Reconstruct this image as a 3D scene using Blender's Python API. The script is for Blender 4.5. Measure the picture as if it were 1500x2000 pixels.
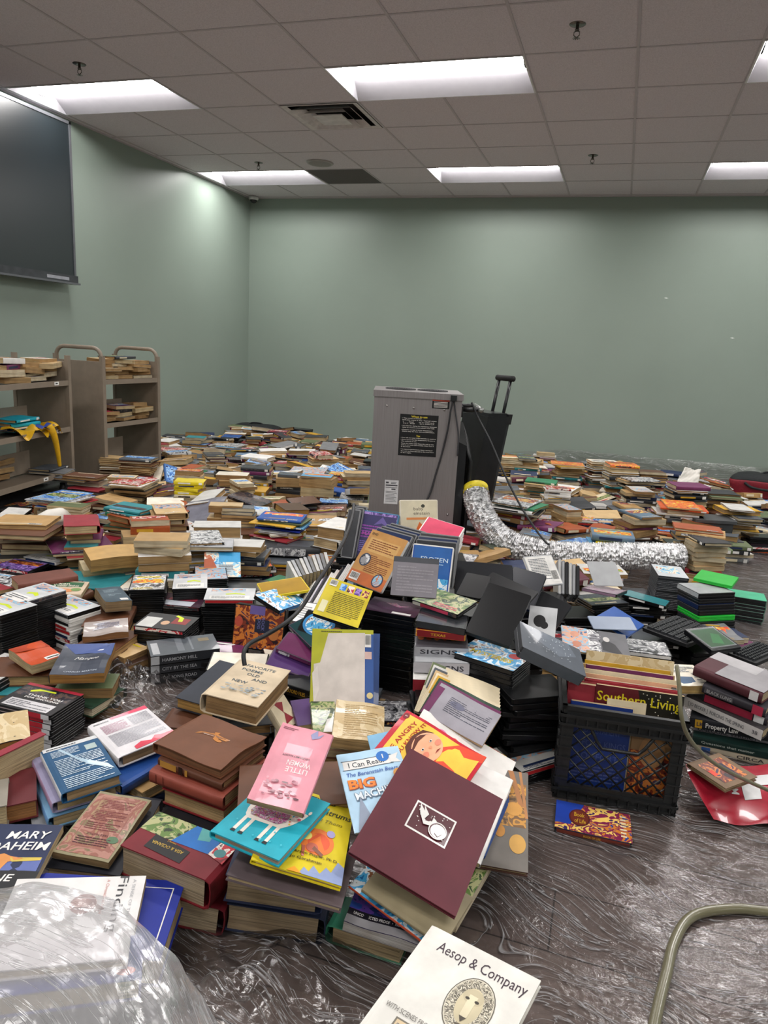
import bpy, bmesh, math, random
import numpy as np
from mathutils import Matrix, Vector
PI = math.pi
for o in list(bpy.data.objects): bpy.data.objects.remove(o)
scn = bpy.context.scene
COL = scn.collection

# ---------------------------------------------------------------- camera
CAM_H = 1.15
FPX, YAW, PIT, ROL = 1404.06, 0.302526, 0.224882, 0.0576999
_cy, _sy = math.cos(YAW), math.sin(YAW)
FWD = np.array([-_sy*math.cos(PIT), _cy*math.cos(PIT), -math.sin(PIT)])
_r = np.array([_cy, _sy, 0.]); _u = np.cross(_r, FWD)
RGT = math.cos(ROL)*_r + math.sin(ROL)*_u
UPV = -math.sin(ROL)*_r + math.cos(ROL)*_u
ORI = np.array([0, 0, CAM_H])
cd = bpy.data.cameras.new('camera'); cam = bpy.data.objects.new('camera', cd); COL.objects.link(cam)
m = Matrix.Identity(4)
for i in range(3):
    m[i][0] = RGT[i]; m[i][1] = UPV[i]; m[i][2] = -FWD[i]; m[i][3] = ORI[i]
cam.matrix_world = m
cd.sensor_fit = 'VERTICAL'; cd.sensor_height = 24; cd.lens = 24*FPX/2000
cd.clip_start = .02
scn.camera = cam

# ---------------------------------------------------------------- world, light, exposure
CEIL = 2.786; WALL_B = 8.224; WALL_L = -4.464; WALL_R = 4.3; WALL_F = -3.4
LAMP = 17.0
w = bpy.data.worlds.new('world'); scn.world = w; w.use_nodes = True
w.node_tree.nodes['Background'].inputs[0].default_value = (.02, .02, .02, 1)
w.node_tree.nodes['Background'].inputs[1].default_value = 0.3
vs = scn.view_settings
vs.view_transform = 'Standard'; vs.look = 'None'; vs.gamma = 1; vs.use_curve_mapping = False
vs.exposure = 0.92

# ---------------------------------------------------------------- pixel helpers: a pixel of the photo on a known plane -> a point in the room
def ray(x, y): return FWD + RGT*(x-750)/FPX - UPV*(y-1000)/FPX
def onz(x, y, z=0.): d = ray(x, y); return ORI + d*(z-CAM_H)/d[2]
def ony(x, y, v): d = ray(x, y); return ORI + d*v/d[1]
def onx(x, y, v): d = ray(x, y); return ORI + d*v/d[0]
def dep(x, y, d): return ORI + ray(x, y)*d
def proj(P):
    P = np.atleast_2d(P) - ORI; z = P@FWD
    return np.stack([750+FPX*(P@RGT)/z, 1000-FPX*(P@UPV)/z], -1)
def rot(yaw, a, b):
    cz, sz, ca, sa, cb, sb = math.cos(yaw), math.sin(yaw), math.cos(a), math.sin(a), math.cos(b), math.sin(b)
    return (np.array([[cz, -sz, 0], [sz, cz, 0], [0, 0, 1]]) @ np.array([[1, 0, 0], [0, ca, -sa], [0, sa, ca]])
            @ np.array([[cb, 0, sb], [0, 1, 0], [-sb, 0, cb]]))
CRN = np.array([[-.5, .5], [.5, .5], [.5, -.5], [-.5, -.5]])
def pose(px, z, size=None, tilt=(0, 0), wt=60., wz=4000., ws=2500., yaw0=None):
    """pose of a rectangle whose corners (top left, top right, bottom right, bottom left) are seen at px,
    centre height near z, sides near size, leaning by about tilt"""
    px = np.array(px, float); ta, tb = math.radians(tilt[0]), math.radians(tilt[1])
    G = np.array([onz(a, b, z) for a, b in px]); c = onz(*px.mean(0), z)
    X = G[1]-G[0]+G[2]-G[3]
    yw = math.atan2(X[1], X[0]) if yaw0 is None else math.radians(yaw0)
    if size is None:
        size = (np.linalg.norm(X)/2, np.linalg.norm(G[0]-G[3]+G[1]-G[2])/2); ws = 1.
    q = np.array([c[0], c[1], z, yw, ta, tb, size[0], size[1]])
    def res(q):
        M = rot(*q[3:6]); P = q[:3] + np.outer(CRN[:, 0]*q[6], M[:, 0]) + np.outer(CRN[:, 1]*q[7], M[:, 1])
        return np.concatenate([(proj(P)-px).ravel(), [wt*(q[4]-ta), wt*(q[5]-tb), wz*(q[2]-z), ws*(q[6]-size[0]), ws*(q[7]-size[1])]])
    lam = 1e-2
    for _ in range(50):
        r0 = res(q); J = np.array([(res(q+np.eye(8)[k]*1e-6)-r0)/1e-6 for k in range(8)]).T
        A = J.T@J; dq = -np.linalg.solve(A+lam*np.diag(np.diag(A)+1e-9), J.T@r0)
        if (res(q+dq)**2).sum() < (r0**2).sum(): q = q+dq; lam *= .3
        else: lam *= 4
        if lam > 1e8: break
    return q, float(np.sqrt((res(q)[:8]**2).mean()))
def mat4(q):
    M = rot(*q[3:6]); T = Matrix.Identity(4)
    for i in range(3):
        for j in range(3): T[i][j] = M[i, j]
        T[i][3] = q[i]
    return T

# ---------------------------------------------------------------- materials
def srgb(h):
    if isinstance(h, str):
        h = h.lstrip('#'); v = [int(h[i:i+2], 16)/255 for i in (0, 2, 4)]
    else: v = list(h)
    return tuple((c/12.92 if c <= .04045 else ((c+.055)/1.055)**2.4) for c in v) + (1.,)
def nm(name):
    m = bpy.data.materials.new(name); m.use_nodes = True; nt = m.node_tree
    return m, nt, nt.nodes['Principled BSDF']
def N(nt, t, **k):
    n = nt.nodes.new(t)
    for a, b in k.items():
        if a.startswith('i_'): n.inputs[a[2:].replace('_', ' ')].default_value = b
        else: setattr(n, a, b)
    return n
def coords(nt, scale=(1, 1, 1), kind='Object'):
    tc = N(nt, 'ShaderNodeTexCoord'); mp = N(nt, 'ShaderNodeMapping'); mp.inputs['Scale'].default_value = scale
    nt.links.new(tc.outputs[kind], mp.inputs[0]); return mp.outputs[0]
def ramp(nt, fac, stops, interp='LINEAR'):
    r = N(nt, 'ShaderNodeValToRGB'); r.color_ramp.interpolation = interp
    els = r.color_ramp.elements
    while len(els) < len(stops): els.new(.5)
    for e, (p, c) in zip(els, stops): e.position = p; e.color = c
    nt.links.new(fac, r.inputs[0]); return r.outputs[0]
_mc = {}
def mat(col, rough=.5, spec=.4, var=.12, metal=0., coat=0., bump=0., scale=18.):
    """plain colour with a little blotchy wear"""
    key = (col, rough, spec, var, metal, coat, bump, scale)
    if key in _mc: return _mc[key]
    m, nt, b = nm('paint_' + str(col).lstrip('#')); c = srgb(col)
    n = N(nt, 'ShaderNodeTexNoise'); n.inputs['Scale'].default_value = scale; n.inputs['Detail'].default_value = 5
    nt.links.new(coords(nt), n.inputs['Vector'])
    lo = tuple(x*(1-var) for x in c[:3])+(1,); hi = tuple(min(1, x*(1+var)+var*.01) for x in c[:3])+(1,)
    nt.links.new(ramp(nt, n.outputs[0], [(.35, lo), (.65, hi)]), b.inputs['Base Color'])
    b.inputs['Roughness'].default_value = rough; b.inputs['Metallic'].default_value = metal
    b.inputs['Specular IOR Level'].default_value = spec; b.inputs['Coat Weight'].default_value = coat
    if bump:
        bp = N(nt, 'ShaderNodeBump'); bp.inputs['Strength'].default_value = bump; bp.inputs['Distance'].default_value = .004
        nt.links.new(n.outputs[0], bp.inputs['Height']); nt.links.new(bp.outputs[0], b.inputs['Normal'])
    _mc[key] = m; return m
def mat_print(name, cols, scale=14., rough=.35, seed=0., dist=1.5):
    """busy printed picture: blobs of a few inks"""
    key = (name,)
    if key in _mc: return _mc[key]
    m, nt, b = nm(name)
    v = coords(nt); mp = N(nt, 'ShaderNodeVectorMath', operation='ADD'); mp.inputs[1].default_value = (seed, seed*1.7, 0)
    nt.links.new(v, mp.inputs[0])
    n = N(nt, 'ShaderNodeTexNoise'); n.inputs['Scale'].default_value = scale; n.inputs['Detail'].default_value = 3.5
    n.inputs['Distortion'].default_value = dist; nt.links.new(mp.outputs[0], n.inputs['Vector'])
    k = len(cols); st = [(.28+.44*i/max(1, k-1), srgb(c)) for i, c in enumerate(cols)]
    nt.links.new(ramp(nt, n.outputs[0], st, 'CONSTANT' if dist > 1 else 'LINEAR'), b.inputs['Base Color'])
    b.inputs['Roughness'].default_value = rough; b.inputs['Coat Weight'].default_value = .25
    _mc[key] = m; return m
def mat_pages(col):
    key = ('pages', col)
    if key in _mc: return _mc[key]
    m, nt, b = nm('paper_'+str(col).lstrip('#')); c = srgb(col)
    n = N(nt, 'ShaderNodeTexNoise'); n.inputs['Scale'].default_value = 1.; n.inputs['Detail'].default_value = 3
    nt.links.new(coords(nt, (7, 7, 520)), n.inputs['Vector'])
    n2 = N(nt, 'ShaderNodeTexNoise'); n2.inputs['Scale'].default_value = 14.; nt.links.new(coords(nt), n2.inputs['Vector'])
    mx = N(nt, 'ShaderNodeMix', data_type='RGBA', blend_type='MULTIPLY'); mx.inputs[0].default_value = .45
    nt.links.new(ramp(nt, n.outputs[0], [(.32, tuple(x*.42 for x in c[:3])+(1,)), (.55, c)]), mx.inputs[6])
    nt.links.new(ramp(nt, n2.outputs[0], [(.35, (.6, .5, .38, 1)), (.6, (1, 1, 1, 1))]), mx.inputs[7])
    nt.links.new(mx.outputs[2], b.inputs['Base Color']); b.inputs['Roughness'].default_value = .85
    bp = N(nt, 'ShaderNodeBump'); bp.inputs['Strength'].default_value = .5; bp.inputs['Distance'].default_value = .001
    nt.links.new(n.outputs[0], bp.inputs['Height']); nt.links.new(bp.outputs[0], b.inputs['Normal'])
    _mc[key] = m; return m
def mat_emit(name, col, s):
    m, nt, b = nm(name); b.inputs['Base Color'].default_value = (.8, .8, .8, 1)
    b.inputs['Emission Color'].default_value = col; b.inputs['Emission Strength'].default_value = s; return m

# ---------------------------------------------------------------- meshes
class MB:
    """collects polygons with materials, then links them as ONE object"""
    def __init__(s): s.v = []; s.f = []; s.mi = []; s.sm = []; s.mats = []
    def mid(s, m):
        if m not in s.mats: s.mats.append(m)
        return s.mats.index(m)
    def add(s, vs, fs, m, smooth=False, T=None):
        k = len(s.v)
        if T is not None: vs = [tuple(T @ Vector(p)) for p in vs]
        s.v += [tuple(p) for p in vs]; s.f += [tuple(i+k for i in f) for f in fs]
        i = s.mid(m); s.mi += [i]*len(fs); s.sm += [smooth]*len(fs)
    def box(s, x0, x1, y0, y1, z0, z1, m, T=None, taper=0):
        t = taper
        vs = [(x0, y0, z0), (x1, y0, z0), (x1, y1, z0), (x0, y1, z0), (x0+t, y0+t, z1), (x1-t, y0+t, z1), (x1-t, y1-t, z1), (x0+t, y1-t, z1)]
        s.add(vs, [(0, 3, 2, 1), (4, 5, 6, 7), (0, 1, 5, 4), (1, 2, 6, 5), (2, 3, 7, 6), (3, 0, 4, 7)], m, False, T)
    def rbox(s, x0, x1, y0, y1, z0, z1, m, r=.004, T=None, seg=3, edge=.001):
        """box with rounded vertical corners and slightly broken top and bottom edges"""
        pts = []
        for cx, cy, a0 in ((x1-r, y1-r, 0), (x0+r, y1-r, 90), (x0+r, y0+r, 180), (x1-r, y0+r, 270)):
            for k in range(seg+1):
                a = math.radians(a0+90*k/seg); pts.append((cx, cy, math.cos(a), math.sin(a)))
        n = len(pts); vs = []
        for z, e in ((z0, edge), (z0+edge, 0), (z1-edge, 0), (z1, edge)):
            vs += [(cx+(r-e)*ca, cy+(r-e)*sa, z) for cx, cy, ca, sa in pts]
        fs = [tuple(range(n-1, -1, -1)), tuple(range(3*n, 4*n))]
        for l in range(3):
            fs += [(l*n+i, l*n+(i+1) % n, (l+1)*n+(i+1) % n, (l+1)*n+i) for i in range(n)]
        s.add(vs, fs, m, False, T)
    def tube(s, pts, r, m, seg=8, closed=False, caps=True, rad=None):
        P = [Vector(p) for p in pts]; n = len(P); vs = []; fs = []; up = None
        for i in range(n):
            a = P[i-1] if (i or closed) else P[i]; b = P[(i+1) % n] if (i < n-1 or closed) else P[i]
            t = (b-a).normalized()
            if up is None:
                up = Vector((0, 0, 1)) if abs(t.z) < .9 else Vector((1, 0, 0))
            x = t.cross(up).normalized(); up = x.cross(t).normalized()
            rr = rad[i] if rad else r
            for k in range(seg):
                A = 2*PI*k/seg; vs.append(tuple(P[i]+x*(rr*math.cos(A))+up*(rr*math.sin(A))))
        L = n if closed else n-1
        for i in range(L):
            for k in range(seg):
                j = (i+1) % n; fs.append((i*seg+k, i*seg+(k+1) % seg, j*seg+(k+1) % seg, j*seg+k))
        if caps and not closed: fs += [tuple(range(seg-1, -1, -1)), tuple(range((n-1)*seg, n*seg))]
        s.add(vs, fs, m, True)
    def lathe(s, prof, m, c=(0, 0, 0), seg=24, T=None, smooth=True):
        vs = []; fs = []
        for r, z in prof:
            for k in range(seg):
                a = 2*PI*k/seg; vs.append((c[0]+r*math.cos(a), c[1]+r*math.sin(a), c[2]+z))
        for i in range(len(prof)-1):
            for k in range(seg): fs.append((i*seg+k, i*seg+(k+1) % seg, (i+1)*seg+(k+1) % seg, (i+1)*seg+k))
        s.add(vs, fs, m, smooth, T)
    def poly(s, pts, m, z=0., T=None):
        s.add([(p[0], p[1], p[2] if len(p) > 2 else z) for p in pts], [tuple(range(len(pts)))], m, False, T)
    def build(s, name, parent=None, loc=None):
        me = bpy.data.meshes.new(name); me.from_pydata(s.v, [], s.f)
        for m in s.mats: me.materials.append(m)
        me.polygons.foreach_set('material_index', s.mi); me.polygons.foreach_set('use_smooth', s.sm); me.update()
        o = bpy.data.objects.new(name, me); COL.objects.link(o)
        if parent: o.parent = parent
        if loc is not None: o.location = loc
        return o
def tag(o, label=None, cat=None, group=None, kind=None):
    if label: o['label'] = label
    if cat: o['category'] = cat
    if group: o['group'] = group
    if kind: o['kind'] = kind
    return o
def thing(name, label, cat, loc=(0, 0, 0), rz=0., group=None, M=None):
    o = bpy.data.objects.new(name, None); COL.objects.link(o); o.empty_display_size = .05
    if M is not None: o.matrix_world = M
    else: o.location = tuple(loc); o.rotation_euler = (0, 0, rz)
    return tag(o, label, cat, group)
def spline(P, n=8):
    """Catmull-Rom through points"""
    P = [np.array(p, float) for p in P]; out = []
    for i in range(len(P)-1):
        a = P[max(i-1, 0)]; b = P[i]; c = P[i+1]; d = P[min(i+2, len(P)-1)]
        for k in range(n):
            t = k/n; out.append(.5*((2*b)+(-a+c)*t+(2*a-5*b+4*c-d)*t*t+(-a+3*b-3*c+d)*t**3))
    out.append(P[-1]); return [tuple(p) for p in out]
_txt = {}
def text_polys(s, bold=0., shear=0.):
    """letters of s as flat polygons, 1 unit high, starting at x=0"""
    key = (s, bold, shear)
    if key in _txt: return _txt[key]
    cu = bpy.data.curves.new('t', 'FONT'); cu.body = s; cu.size = 1; cu.offset = bold; cu.shear = shear; cu.resolution_u = 2
    ob = bpy.data.objects.new('t', cu); COL.objects.link(ob)
    dg = bpy.context.evaluated_depsgraph_get(); me = bpy.data.meshes.new_from_object(ob.evaluated_get(dg))
    V = [tuple(v.co) for v in me.vertices]; Fs = [tuple(p.vertices) for p in me.polygons]
    bpy.data.objects.remove(ob); bpy.data.meshes.remove(me); bpy.data.curves.remove(cu)
    if V:
        x0 = min(v[0] for v in V); x1 = max(v[0] for v in V); y0 = min(v[1] for v in V); y1 = max(v[1] for v in V)
        V = [((v[0]-x0), v[1], 0) for v in V]
    else: x0 = x1 = y0 = 0; y1 = .7
    _txt[key] = (V, Fs, x1-x0, y0, y1); return _txt[key]
def put_text(mb, s, m, x, y, size, T=None, z=0., ang=0., align='C', width=None, bold=.01, shear=0., sy=1.):
    V, Fs, w, y0, y1 = text_polys(s, bold, shear)
    k = size; kx = k if width is None else width/max(w, .01)
    ox = {'C': -w*kx/2, 'L': 0, 'R': -w*kx}[align]; ca, sa = math.cos(math.radians(ang)), math.sin(math.radians(ang))
    P = []
    for v in V:
        a, b = v[0]*kx+ox, (v[1]-.35)*k*sy
        P.append((x+a*ca-b*sa, y+a*sa+b*ca, z))
    mb.add(P, Fs, m, False, T)
# ================================================================ THE ROOM
def wall_mat():
    m, nt, b = nm('green_wall_paint')
    n = N(nt, 'ShaderNodeTexNoise'); n.inputs['Scale'].default_value = 1.2; n.inputs['Detail'].default_value = 4
    nt.links.new(coords(nt), n.inputs['Vector'])
    nt.links.new(ramp(nt, n.outputs[0], [(.3, srgb('#88958b')), (.7, srgb('#8d9a90'))]), b.inputs['Base Color'])
    b.inputs['Roughness'].default_value = .42; b.inputs['Specular IOR Level'].default_value = .35
    n2 = N(nt, 'ShaderNodeTexNoise'); n2.inputs['Scale'].default_value = 260; nt.links.new(coords(nt), n2.inputs['Vector'])
    bp = N(nt, 'ShaderNodeBump'); bp.inputs['Strength'].default_value = .12; bp.inputs['Distance'].default_value = .002
    nt.links.new(n2.outputs[0], bp.inputs['Height']); nt.links.new(bp.outputs[0], b.inputs['Normal']); return m
def tile_mat(c1, c2, name):
    m, nt, b = nm(name)
    n = N(nt, 'ShaderNodeTexNoise'); n.inputs['Scale'].default_value = 160; n.inputs['Detail'].default_value = 6
    nt.links.new(coords(nt), n.inputs['Vector'])
    nt.links.new(ramp(nt, n.outputs[0], [(.35, srgb(c1)), (.6, srgb(c2))]), b.inputs['Base Color'])
    b.inputs['Roughness'].default_value = .95
    bp = N(nt, 'ShaderNodeBump'); bp.inputs['Strength'].default_value = .3; bp.inputs['Distance'].default_value = .002
    nt.links.new(n.outputs[0], bp.inputs['Height']); nt.links.new(bp.outputs[0], b.inputs['Normal']); return m
def floor_mat():
    m, nt, b = nm('taupe_plank_floor')
    br = N(nt, 'ShaderNodeTexBrick'); br.inputs['Scale'].default_value = 1; br.inputs['Brick Width'].default_value = 1.22
    br.inputs['Row Height'].default_value = .18; br.inputs['Mortar Size'].default_value = .002
    br.inputs['Color1'].default_value = srgb('#6d5f5b'); br.inputs['Color2'].default_value = srgb('#766862'); br.inputs['Mortar'].default_value = srgb('#3a322f')
    nt.links.new(coords(nt), br.inputs['Vector'])
    n = N(nt, 'ShaderNodeTexNoise'); n.inputs['Scale'].default_value = 3; n.inputs['Detail'].default_value = 8
    nt.links.new(coords(nt, (1, 14, 1)), n.inputs['Vector'])
    mx = N(nt, 'ShaderNodeMix', data_type='RGBA', blend_type='MULTIPLY'); mx.inputs[0].default_value = .6
    nt.links.new(br.outputs[0], mx.inputs[6]); nt.links.new(ramp(nt, n.outputs[0], [(.3, (.6, .58, .56, 1)), (.7, (1, 1, 1, 1))]), mx.inputs[7])
    nt.links.new(mx.outputs[2], b.inputs['Base Color']); b.inputs['Roughness'].default_value = .4; return m
GREEN = wall_mat(); TILE = tile_mat('#c3bcc0', '#d3ccd0', 'ceiling_tile'); FLOORM = floor_mat()
WHITE = mat('#d8d8d6', .4); BAR = mat('#b5aeb1', .6, var=.03)
def struct(name, mb): return tag(mb.build(name), kind='structure')
b = MB(); b.box(WALL_L, WALL_R, WALL_F, WALL_B, -.1, 0, FLOORM); struct('floor', b)
b = MB(); b.box(WALL_L-.1, WALL_R+.1, WALL_B, WALL_B+.1, -.1, CEIL+.3, GREEN); struct('wall_back', b)
b = MB(); b.box(WALL_L-.1, WALL_L, WALL_F, WALL_B, -.1, CEIL+.3, GREEN); struct('wall_left', b)
b = MB(); b.box(WALL_R, WALL_R+.1, WALL_F, WALL_B, -.1, CEIL+.3, GREEN); struct('wall_right', b)
b = MB(); b.box(WALL_L-.1, WALL_R+.1, WALL_F-.1, WALL_F, -.1, CEIL+.3, GREEN); struct('wall_front', b)
# ceiling grid: 2 ft tiles
TL_ = .6096; GX, GY = -4.39503, 4.49513
def gx(i): return GX+i*TL_
def gy(j): return GY+j*TL_
lights = [(i, j) for j in (-12, -8, -4, 0, 4) for i in (0, 4, 8, 12) if gy(j) > WALL_F]
special = {(2, 4): 'grey', (6, -3): 'grille', (2, 1.): 'x'}
VENT = (3, 1)
skip = set()
for i, j in lights: skip |= {(i, j), (i+1, j)}
tb = MB(); gb = MB(); gt = MB()
I0, I1, J0, J1 = -1, 14, -13, 6
DK = tile_mat('#55504e', '#5e5957', 'dark_tile')
for i in range(I0, I1+1):
    for j in range(J0, J1+1):
        x0, x1, y0, y1 = max(gx(i), WALL_L), min(gx(i+1), WALL_R), max(gy(j), WALL_F), min(gy(j+1), WALL_B)
        if x1-x0 < .01 or y1-y0 < .01 or (i, j) in skip or (i, j) == VENT: continue
        tb.box(x0, x1, y0, y1, CEIL+.006, CEIL+.02, DK if (i, j) in ((2, 4), (6, -3)) else TILE)
struct('ceiling', tb)
for i in range(I0, I1+2):
    x = gx(i)
    if not (WALL_L < x < WALL_R): continue
    segs = []
    for j in range(J0, J1+1):
        if any(i == li+1 and j == lj for li, lj in lights): continue
        y0, y1 = max(gy(j), WALL_F), min(gy(j+1), WALL_B)
        if y1 > y0: gb.box(x-.0075, x+.0075, y0, y1, CEIL+.002, CEIL+.0085, BAR)
for j in range(J0, J1+2):
    y = gy(j)
    if WALL_F < y < WALL_B: gb.box(WALL_L, WALL_R, y-.0075, y+.0075, CEIL+.003, CEIL+.0085, BAR)
tag(gb.build('trim_1'), kind='structure')
b = MB()
b.box(WALL_L, WALL_L+.022, WALL_F, WALL_B, CEIL-.002, CEIL+.006, BAR); b.box(WALL_L, WALL_R, WALL_B-.022, WALL_B, CEIL-.002, CEIL+.006, BAR)
tag(b.build('trim_2'), kind='structure')
# troffers
LENS = mat_emit('lamp_lens', (1., .97, .95, 1), LAMP)
PAN = mat('#a3a1a6', .5, var=.02)
where = {(0, 0): 'white ceiling light panel beside the big screen, left of the air diffuser', (4, 0): 'long white ceiling light panel in the middle, near the top of the photo',
         (8, 0): 'ceiling light panel cut off by the right edge, nearer than the panel below it', (0, 4): 'far ceiling light panel above the room corner, touching the dark grey tile',
         (4, 4): 'far ceiling light panel in the middle, in front of the back wall', (8, 4): 'far ceiling light panel cut off by the right edge, near the back wall'}
LW, LD = 2*TL_, TL_
for i, j in lights:
    lab = where.get((i, j), 'recessed ceiling light panel behind the camera or beyond the frame')
    if gx(i)+LW > WALL_R: continue
    t = thing('ceiling_light', lab, 'ceiling light', (gx(i)+LW/2, gy(j)+LD/2, CEIL), 0, 'recessed ceiling light panels')
    b = MB(); a, c = LW/2-.01, LD/2-.01; o = .012
    A = [(-a, -c, 0), (a, -c, 0), (a, c, 0), (-a, c, 0)]; B = [(-a+.03, -c+.17, .085), (a-.03, -c+.17, .085), (a-.03, c-.17, .085), (-a+.03, c-.17, .085)]
    b.add(A+B, [(0, 1, 5, 4), (1, 2, 6, 5), (2, 3, 7, 6), (3, 0, 4, 7)], PAN)
    b.add([(-a-.01, -c-.01, 0), (a+.01, -c-.01, 0), (a+.01, c+.01, 0), (-a-.01, c+.01, 0)]+A, [(0, 1, 5, 4), (1, 2, 6, 5), (2, 3, 7, 6), (3, 0, 4, 7)], WHITE)
    b.build('housing', t)
    b = MB(); n = 8; vs_ = []; e = c-.17
    for k in range(n+1):
        y = -e+2*e*k/n; z = .085-.035*math.cos(PI*(k/n-.5))
        vs_ += [(-a+.03, y, z), (a-.03, y, z)]
    b.add(vs_, [(2*k, 2*k+1, 2*k+3, 2*k+2) for k in range(n)], LENS, True)
    b.build('lens', t)
# air diffuser
cxv, cyv = gx(VENT[0])+TL_/2, gy(VENT[1])+TL_/2
t = thing('air_diffuser', 'square metal air diffuser with nested vanes set in the ceiling', 'vent', (cxv, cyv, CEIL))
VM = mat('#cbc6c4', .45); VD = mat('#403c3b', .8)
b = MB(); h = TL_/2-.012
b.box(-h, h, -h, h, .12, .13, VD); b.add([(-h, -h, 0), (h, -h, 0), (h, h, 0), (-h, h, 0), (-h, -h, .12), (h, -h, .12), (h, h, .12), (-h, h, .12)], [(0, 1, 5, 4), (1, 2, 6, 5), (2, 3, 7, 6), (3, 0, 4, 7)], VD)
b.build('duct_box', t)
b = MB()
for r0, r1, z0, z1 in ((h, h-.04, 0, .006), (h-.06, h-.12, -.012, .03), (h-.13, h-.17, -.016, .02)):
    A = [(-r0, -r0, z0), (r0, -r0, z0), (r0, r0, z0), (-r0, r0, z0), (-r1, -r1, z1), (r1, -r1, z1), (r1, r1, z1), (-r1, r1, z1)]
    b.add(A, [(0, 1, 5, 4), (1, 2, 6, 5), (2, 3, 7, 6), (3, 0, 4, 7)], VM)
b.build('vane', t)
b = MB(); b.box(-h+.18, h-.18, -h+.18, h-.18, -.02, -.012, VM); b.build('centre_plate', t)
# speaker
p = onz(625, 319, CEIL)
t = thing('ceiling_speaker', 'round white ceiling speaker grille beside the dark grey tile', 'speaker', (p[0], p[1], CEIL+.004))
b = MB(); b.lathe([(.001, -.012), (.06, -.012), (.105, -.009)], mat('#8d8883', .6, bump=.4, scale=300), seg=32); b.build('grille', t)
b = MB(); b.lathe([(.105, -.009), (.115, -.012), (.125, -.006), (.127, .0)], mat('#a09b97', .4), seg=32); b.build('rim', t)
# sprinklers
CH = mat('#6a655f', .25, metal=.9)
for px, py, lab in ((155, 127, 'chrome fire sprinkler head in the ceiling, nearest the big screen'), (1128, 50, 'chrome fire sprinkler head near the top edge, right of the middle light panel'),
                    (1158, 305, 'chrome fire sprinkler head right of the far middle light panel'), (505, 319, 'chrome fire sprinkler head in front of the far left light panel')):
    p = onz(px, py, CEIL)
    t = thing('fire_sprinkler', lab, 'sprinkler', (p[0], p[1], CEIL+.006), 0, 'fire sprinklers in the ceiling')
    b = MB(); b.lathe([(.0, -.004), (.018, -.005), (.04, -.002), (.042, 0)], CH, seg=20); b.build('escutcheon', t)
    b = MB(); b.lathe([(.008, 0), (.008, -.02), (.011, -.022), (.011, -.03), (.005, -.032)], CH, seg=12)
    for sx in (-1, 1): b.tube([(0, 0, -.03), (sx*.014, 0, -.035), (sx*.014, 0, -.05), (0, 0, -.06)], .0025, CH, 6)
    b.build('frame', t)
    b = MB()
    for k in range(10):
        a = 2*PI*k/10; b.add([(0, 0, -.062), (.02*math.cos(a-.2), .02*math.sin(a-.2), -.064), (.02*math.cos(a+.2), .02*math.sin(a+.2), -.064)], [(0, 1, 2)], CH)
    b.lathe([(0.0, -.06), (.01, -.061), (.01, -.063), (0, -.064)], CH, seg=12); b.build('deflector', t)
# dome camera
p = onz(496, 386, CEIL)
t = thing('dome_camera', 'small white dome security camera in the ceiling corner', 'security camera', (p[0]+.02, WALL_B-.11, CEIL))
b = MB(); b.lathe([(.0, 0), (.055, 0), (.058, -.012), (.056, -.03), (.045, -.034), (.04, -.036)], mat('#cfcfcd', .35), seg=24); b.build('housing', t)
b = MB(); b.lathe([(.04, -.034), (.038, -.05), (.028, -.062), (.012, -.07), (0, -.072)], mat('#2a2a2c', .12), seg=24); b.build('dome', t)
# small white nail marks on back wall
for px, py, lab in ((1301, 582, 'tiny white patch mark on the back wall'), (1430, 660, 'tiny white fleck low on the back wall at right')):
    p = ony(px, py, WALL_B); b = MB(); b.add([(-.022, -.002, 0), (.0, -.003, .007), (.024, -.002, -.002), (.003, -.002, -.008)], [(0, 1, 2, 3)], mat('#d5dbd6', .6))
    tag(b.build('wall_scuff', loc=tuple(p)), lab, 'mark')
# ================================================================ EQUIPMENT
BLK = mat('#17181a', .45, var=.2); BLKS = mat('#1c1d20', .28, var=.1); RUB = mat('#141414', .7)
def grid_sheet(mb, nx, ny, fn, m, smooth=True):
    vs_ = [fn(i/nx, j/ny) for j in range(ny+1) for i in range(nx+1)]
    fs = [(j*(nx+1)+i, j*(nx+1)+i+1, (j+1)*(nx+1)+i+1, (j+1)*(nx+1)+i) for j in range(ny) for i in range(nx)]
    mb.add(vs_, fs, m, smooth)
# ---- television / interactive panel on the left wall
TVX = WALL_L+.11
pb = onx(150, 557, TVX); pt = onx(143, 240, TVX)
ty1 = pb[1]; tz0 = pb[2]; tz1 = min(pt[2], CEIL-.05); ty0 = ty1-2.0
t = thing('wall_screen', 'large dark flat screen mounted high on the left green wall', 'screen', (TVX, (ty0+ty1)/2, tz0))
hw = (ty1-ty0)/2; hh = tz1-tz0
GM = mat('#73757a', .3, metal=.6, var=.04)
def scr_mat():
    m, nt, b = nm('dark_screen_glass'); b.inputs['Base Color'].default_value = srgb('#1b2226'); b.inputs['Roughness'].default_value = .3
    b.inputs['Specular IOR Level'].default_value = .9; return m
b = MB(); b.box(-.07, -.012, -hw, hw, .03, hh, GM); b.box(-.012, 0, -hw, hw, hh-.022, hh, GM); b.box(-.012, 0, -hw, -hw+.02, .07, hh, GM); b.box(-.012, 0, hw-.02, hw, .07, hh, GM)
b.build('frame', t)
b = MB(); b.box(-.011, -.006, -hw+.02, hw-.02, .07, hh-.022, scr_mat()); b.build('screen_glass', t)
b = MB(); b.box(-.05, .012, -hw-.003, hw+.006, .012, .07, mat('#4a4c50', .3, metal=.5)); b.box(-.05, .03, -hw-.003, hw+.012, 0, .014, GM)
b.build('speaker_bar', t)
b = MB(); b.box(.012, .0135, hw-.34, hw-.1, .028, .052, mat('#8d9096', .4)); b.build('control_panel', t)
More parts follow.
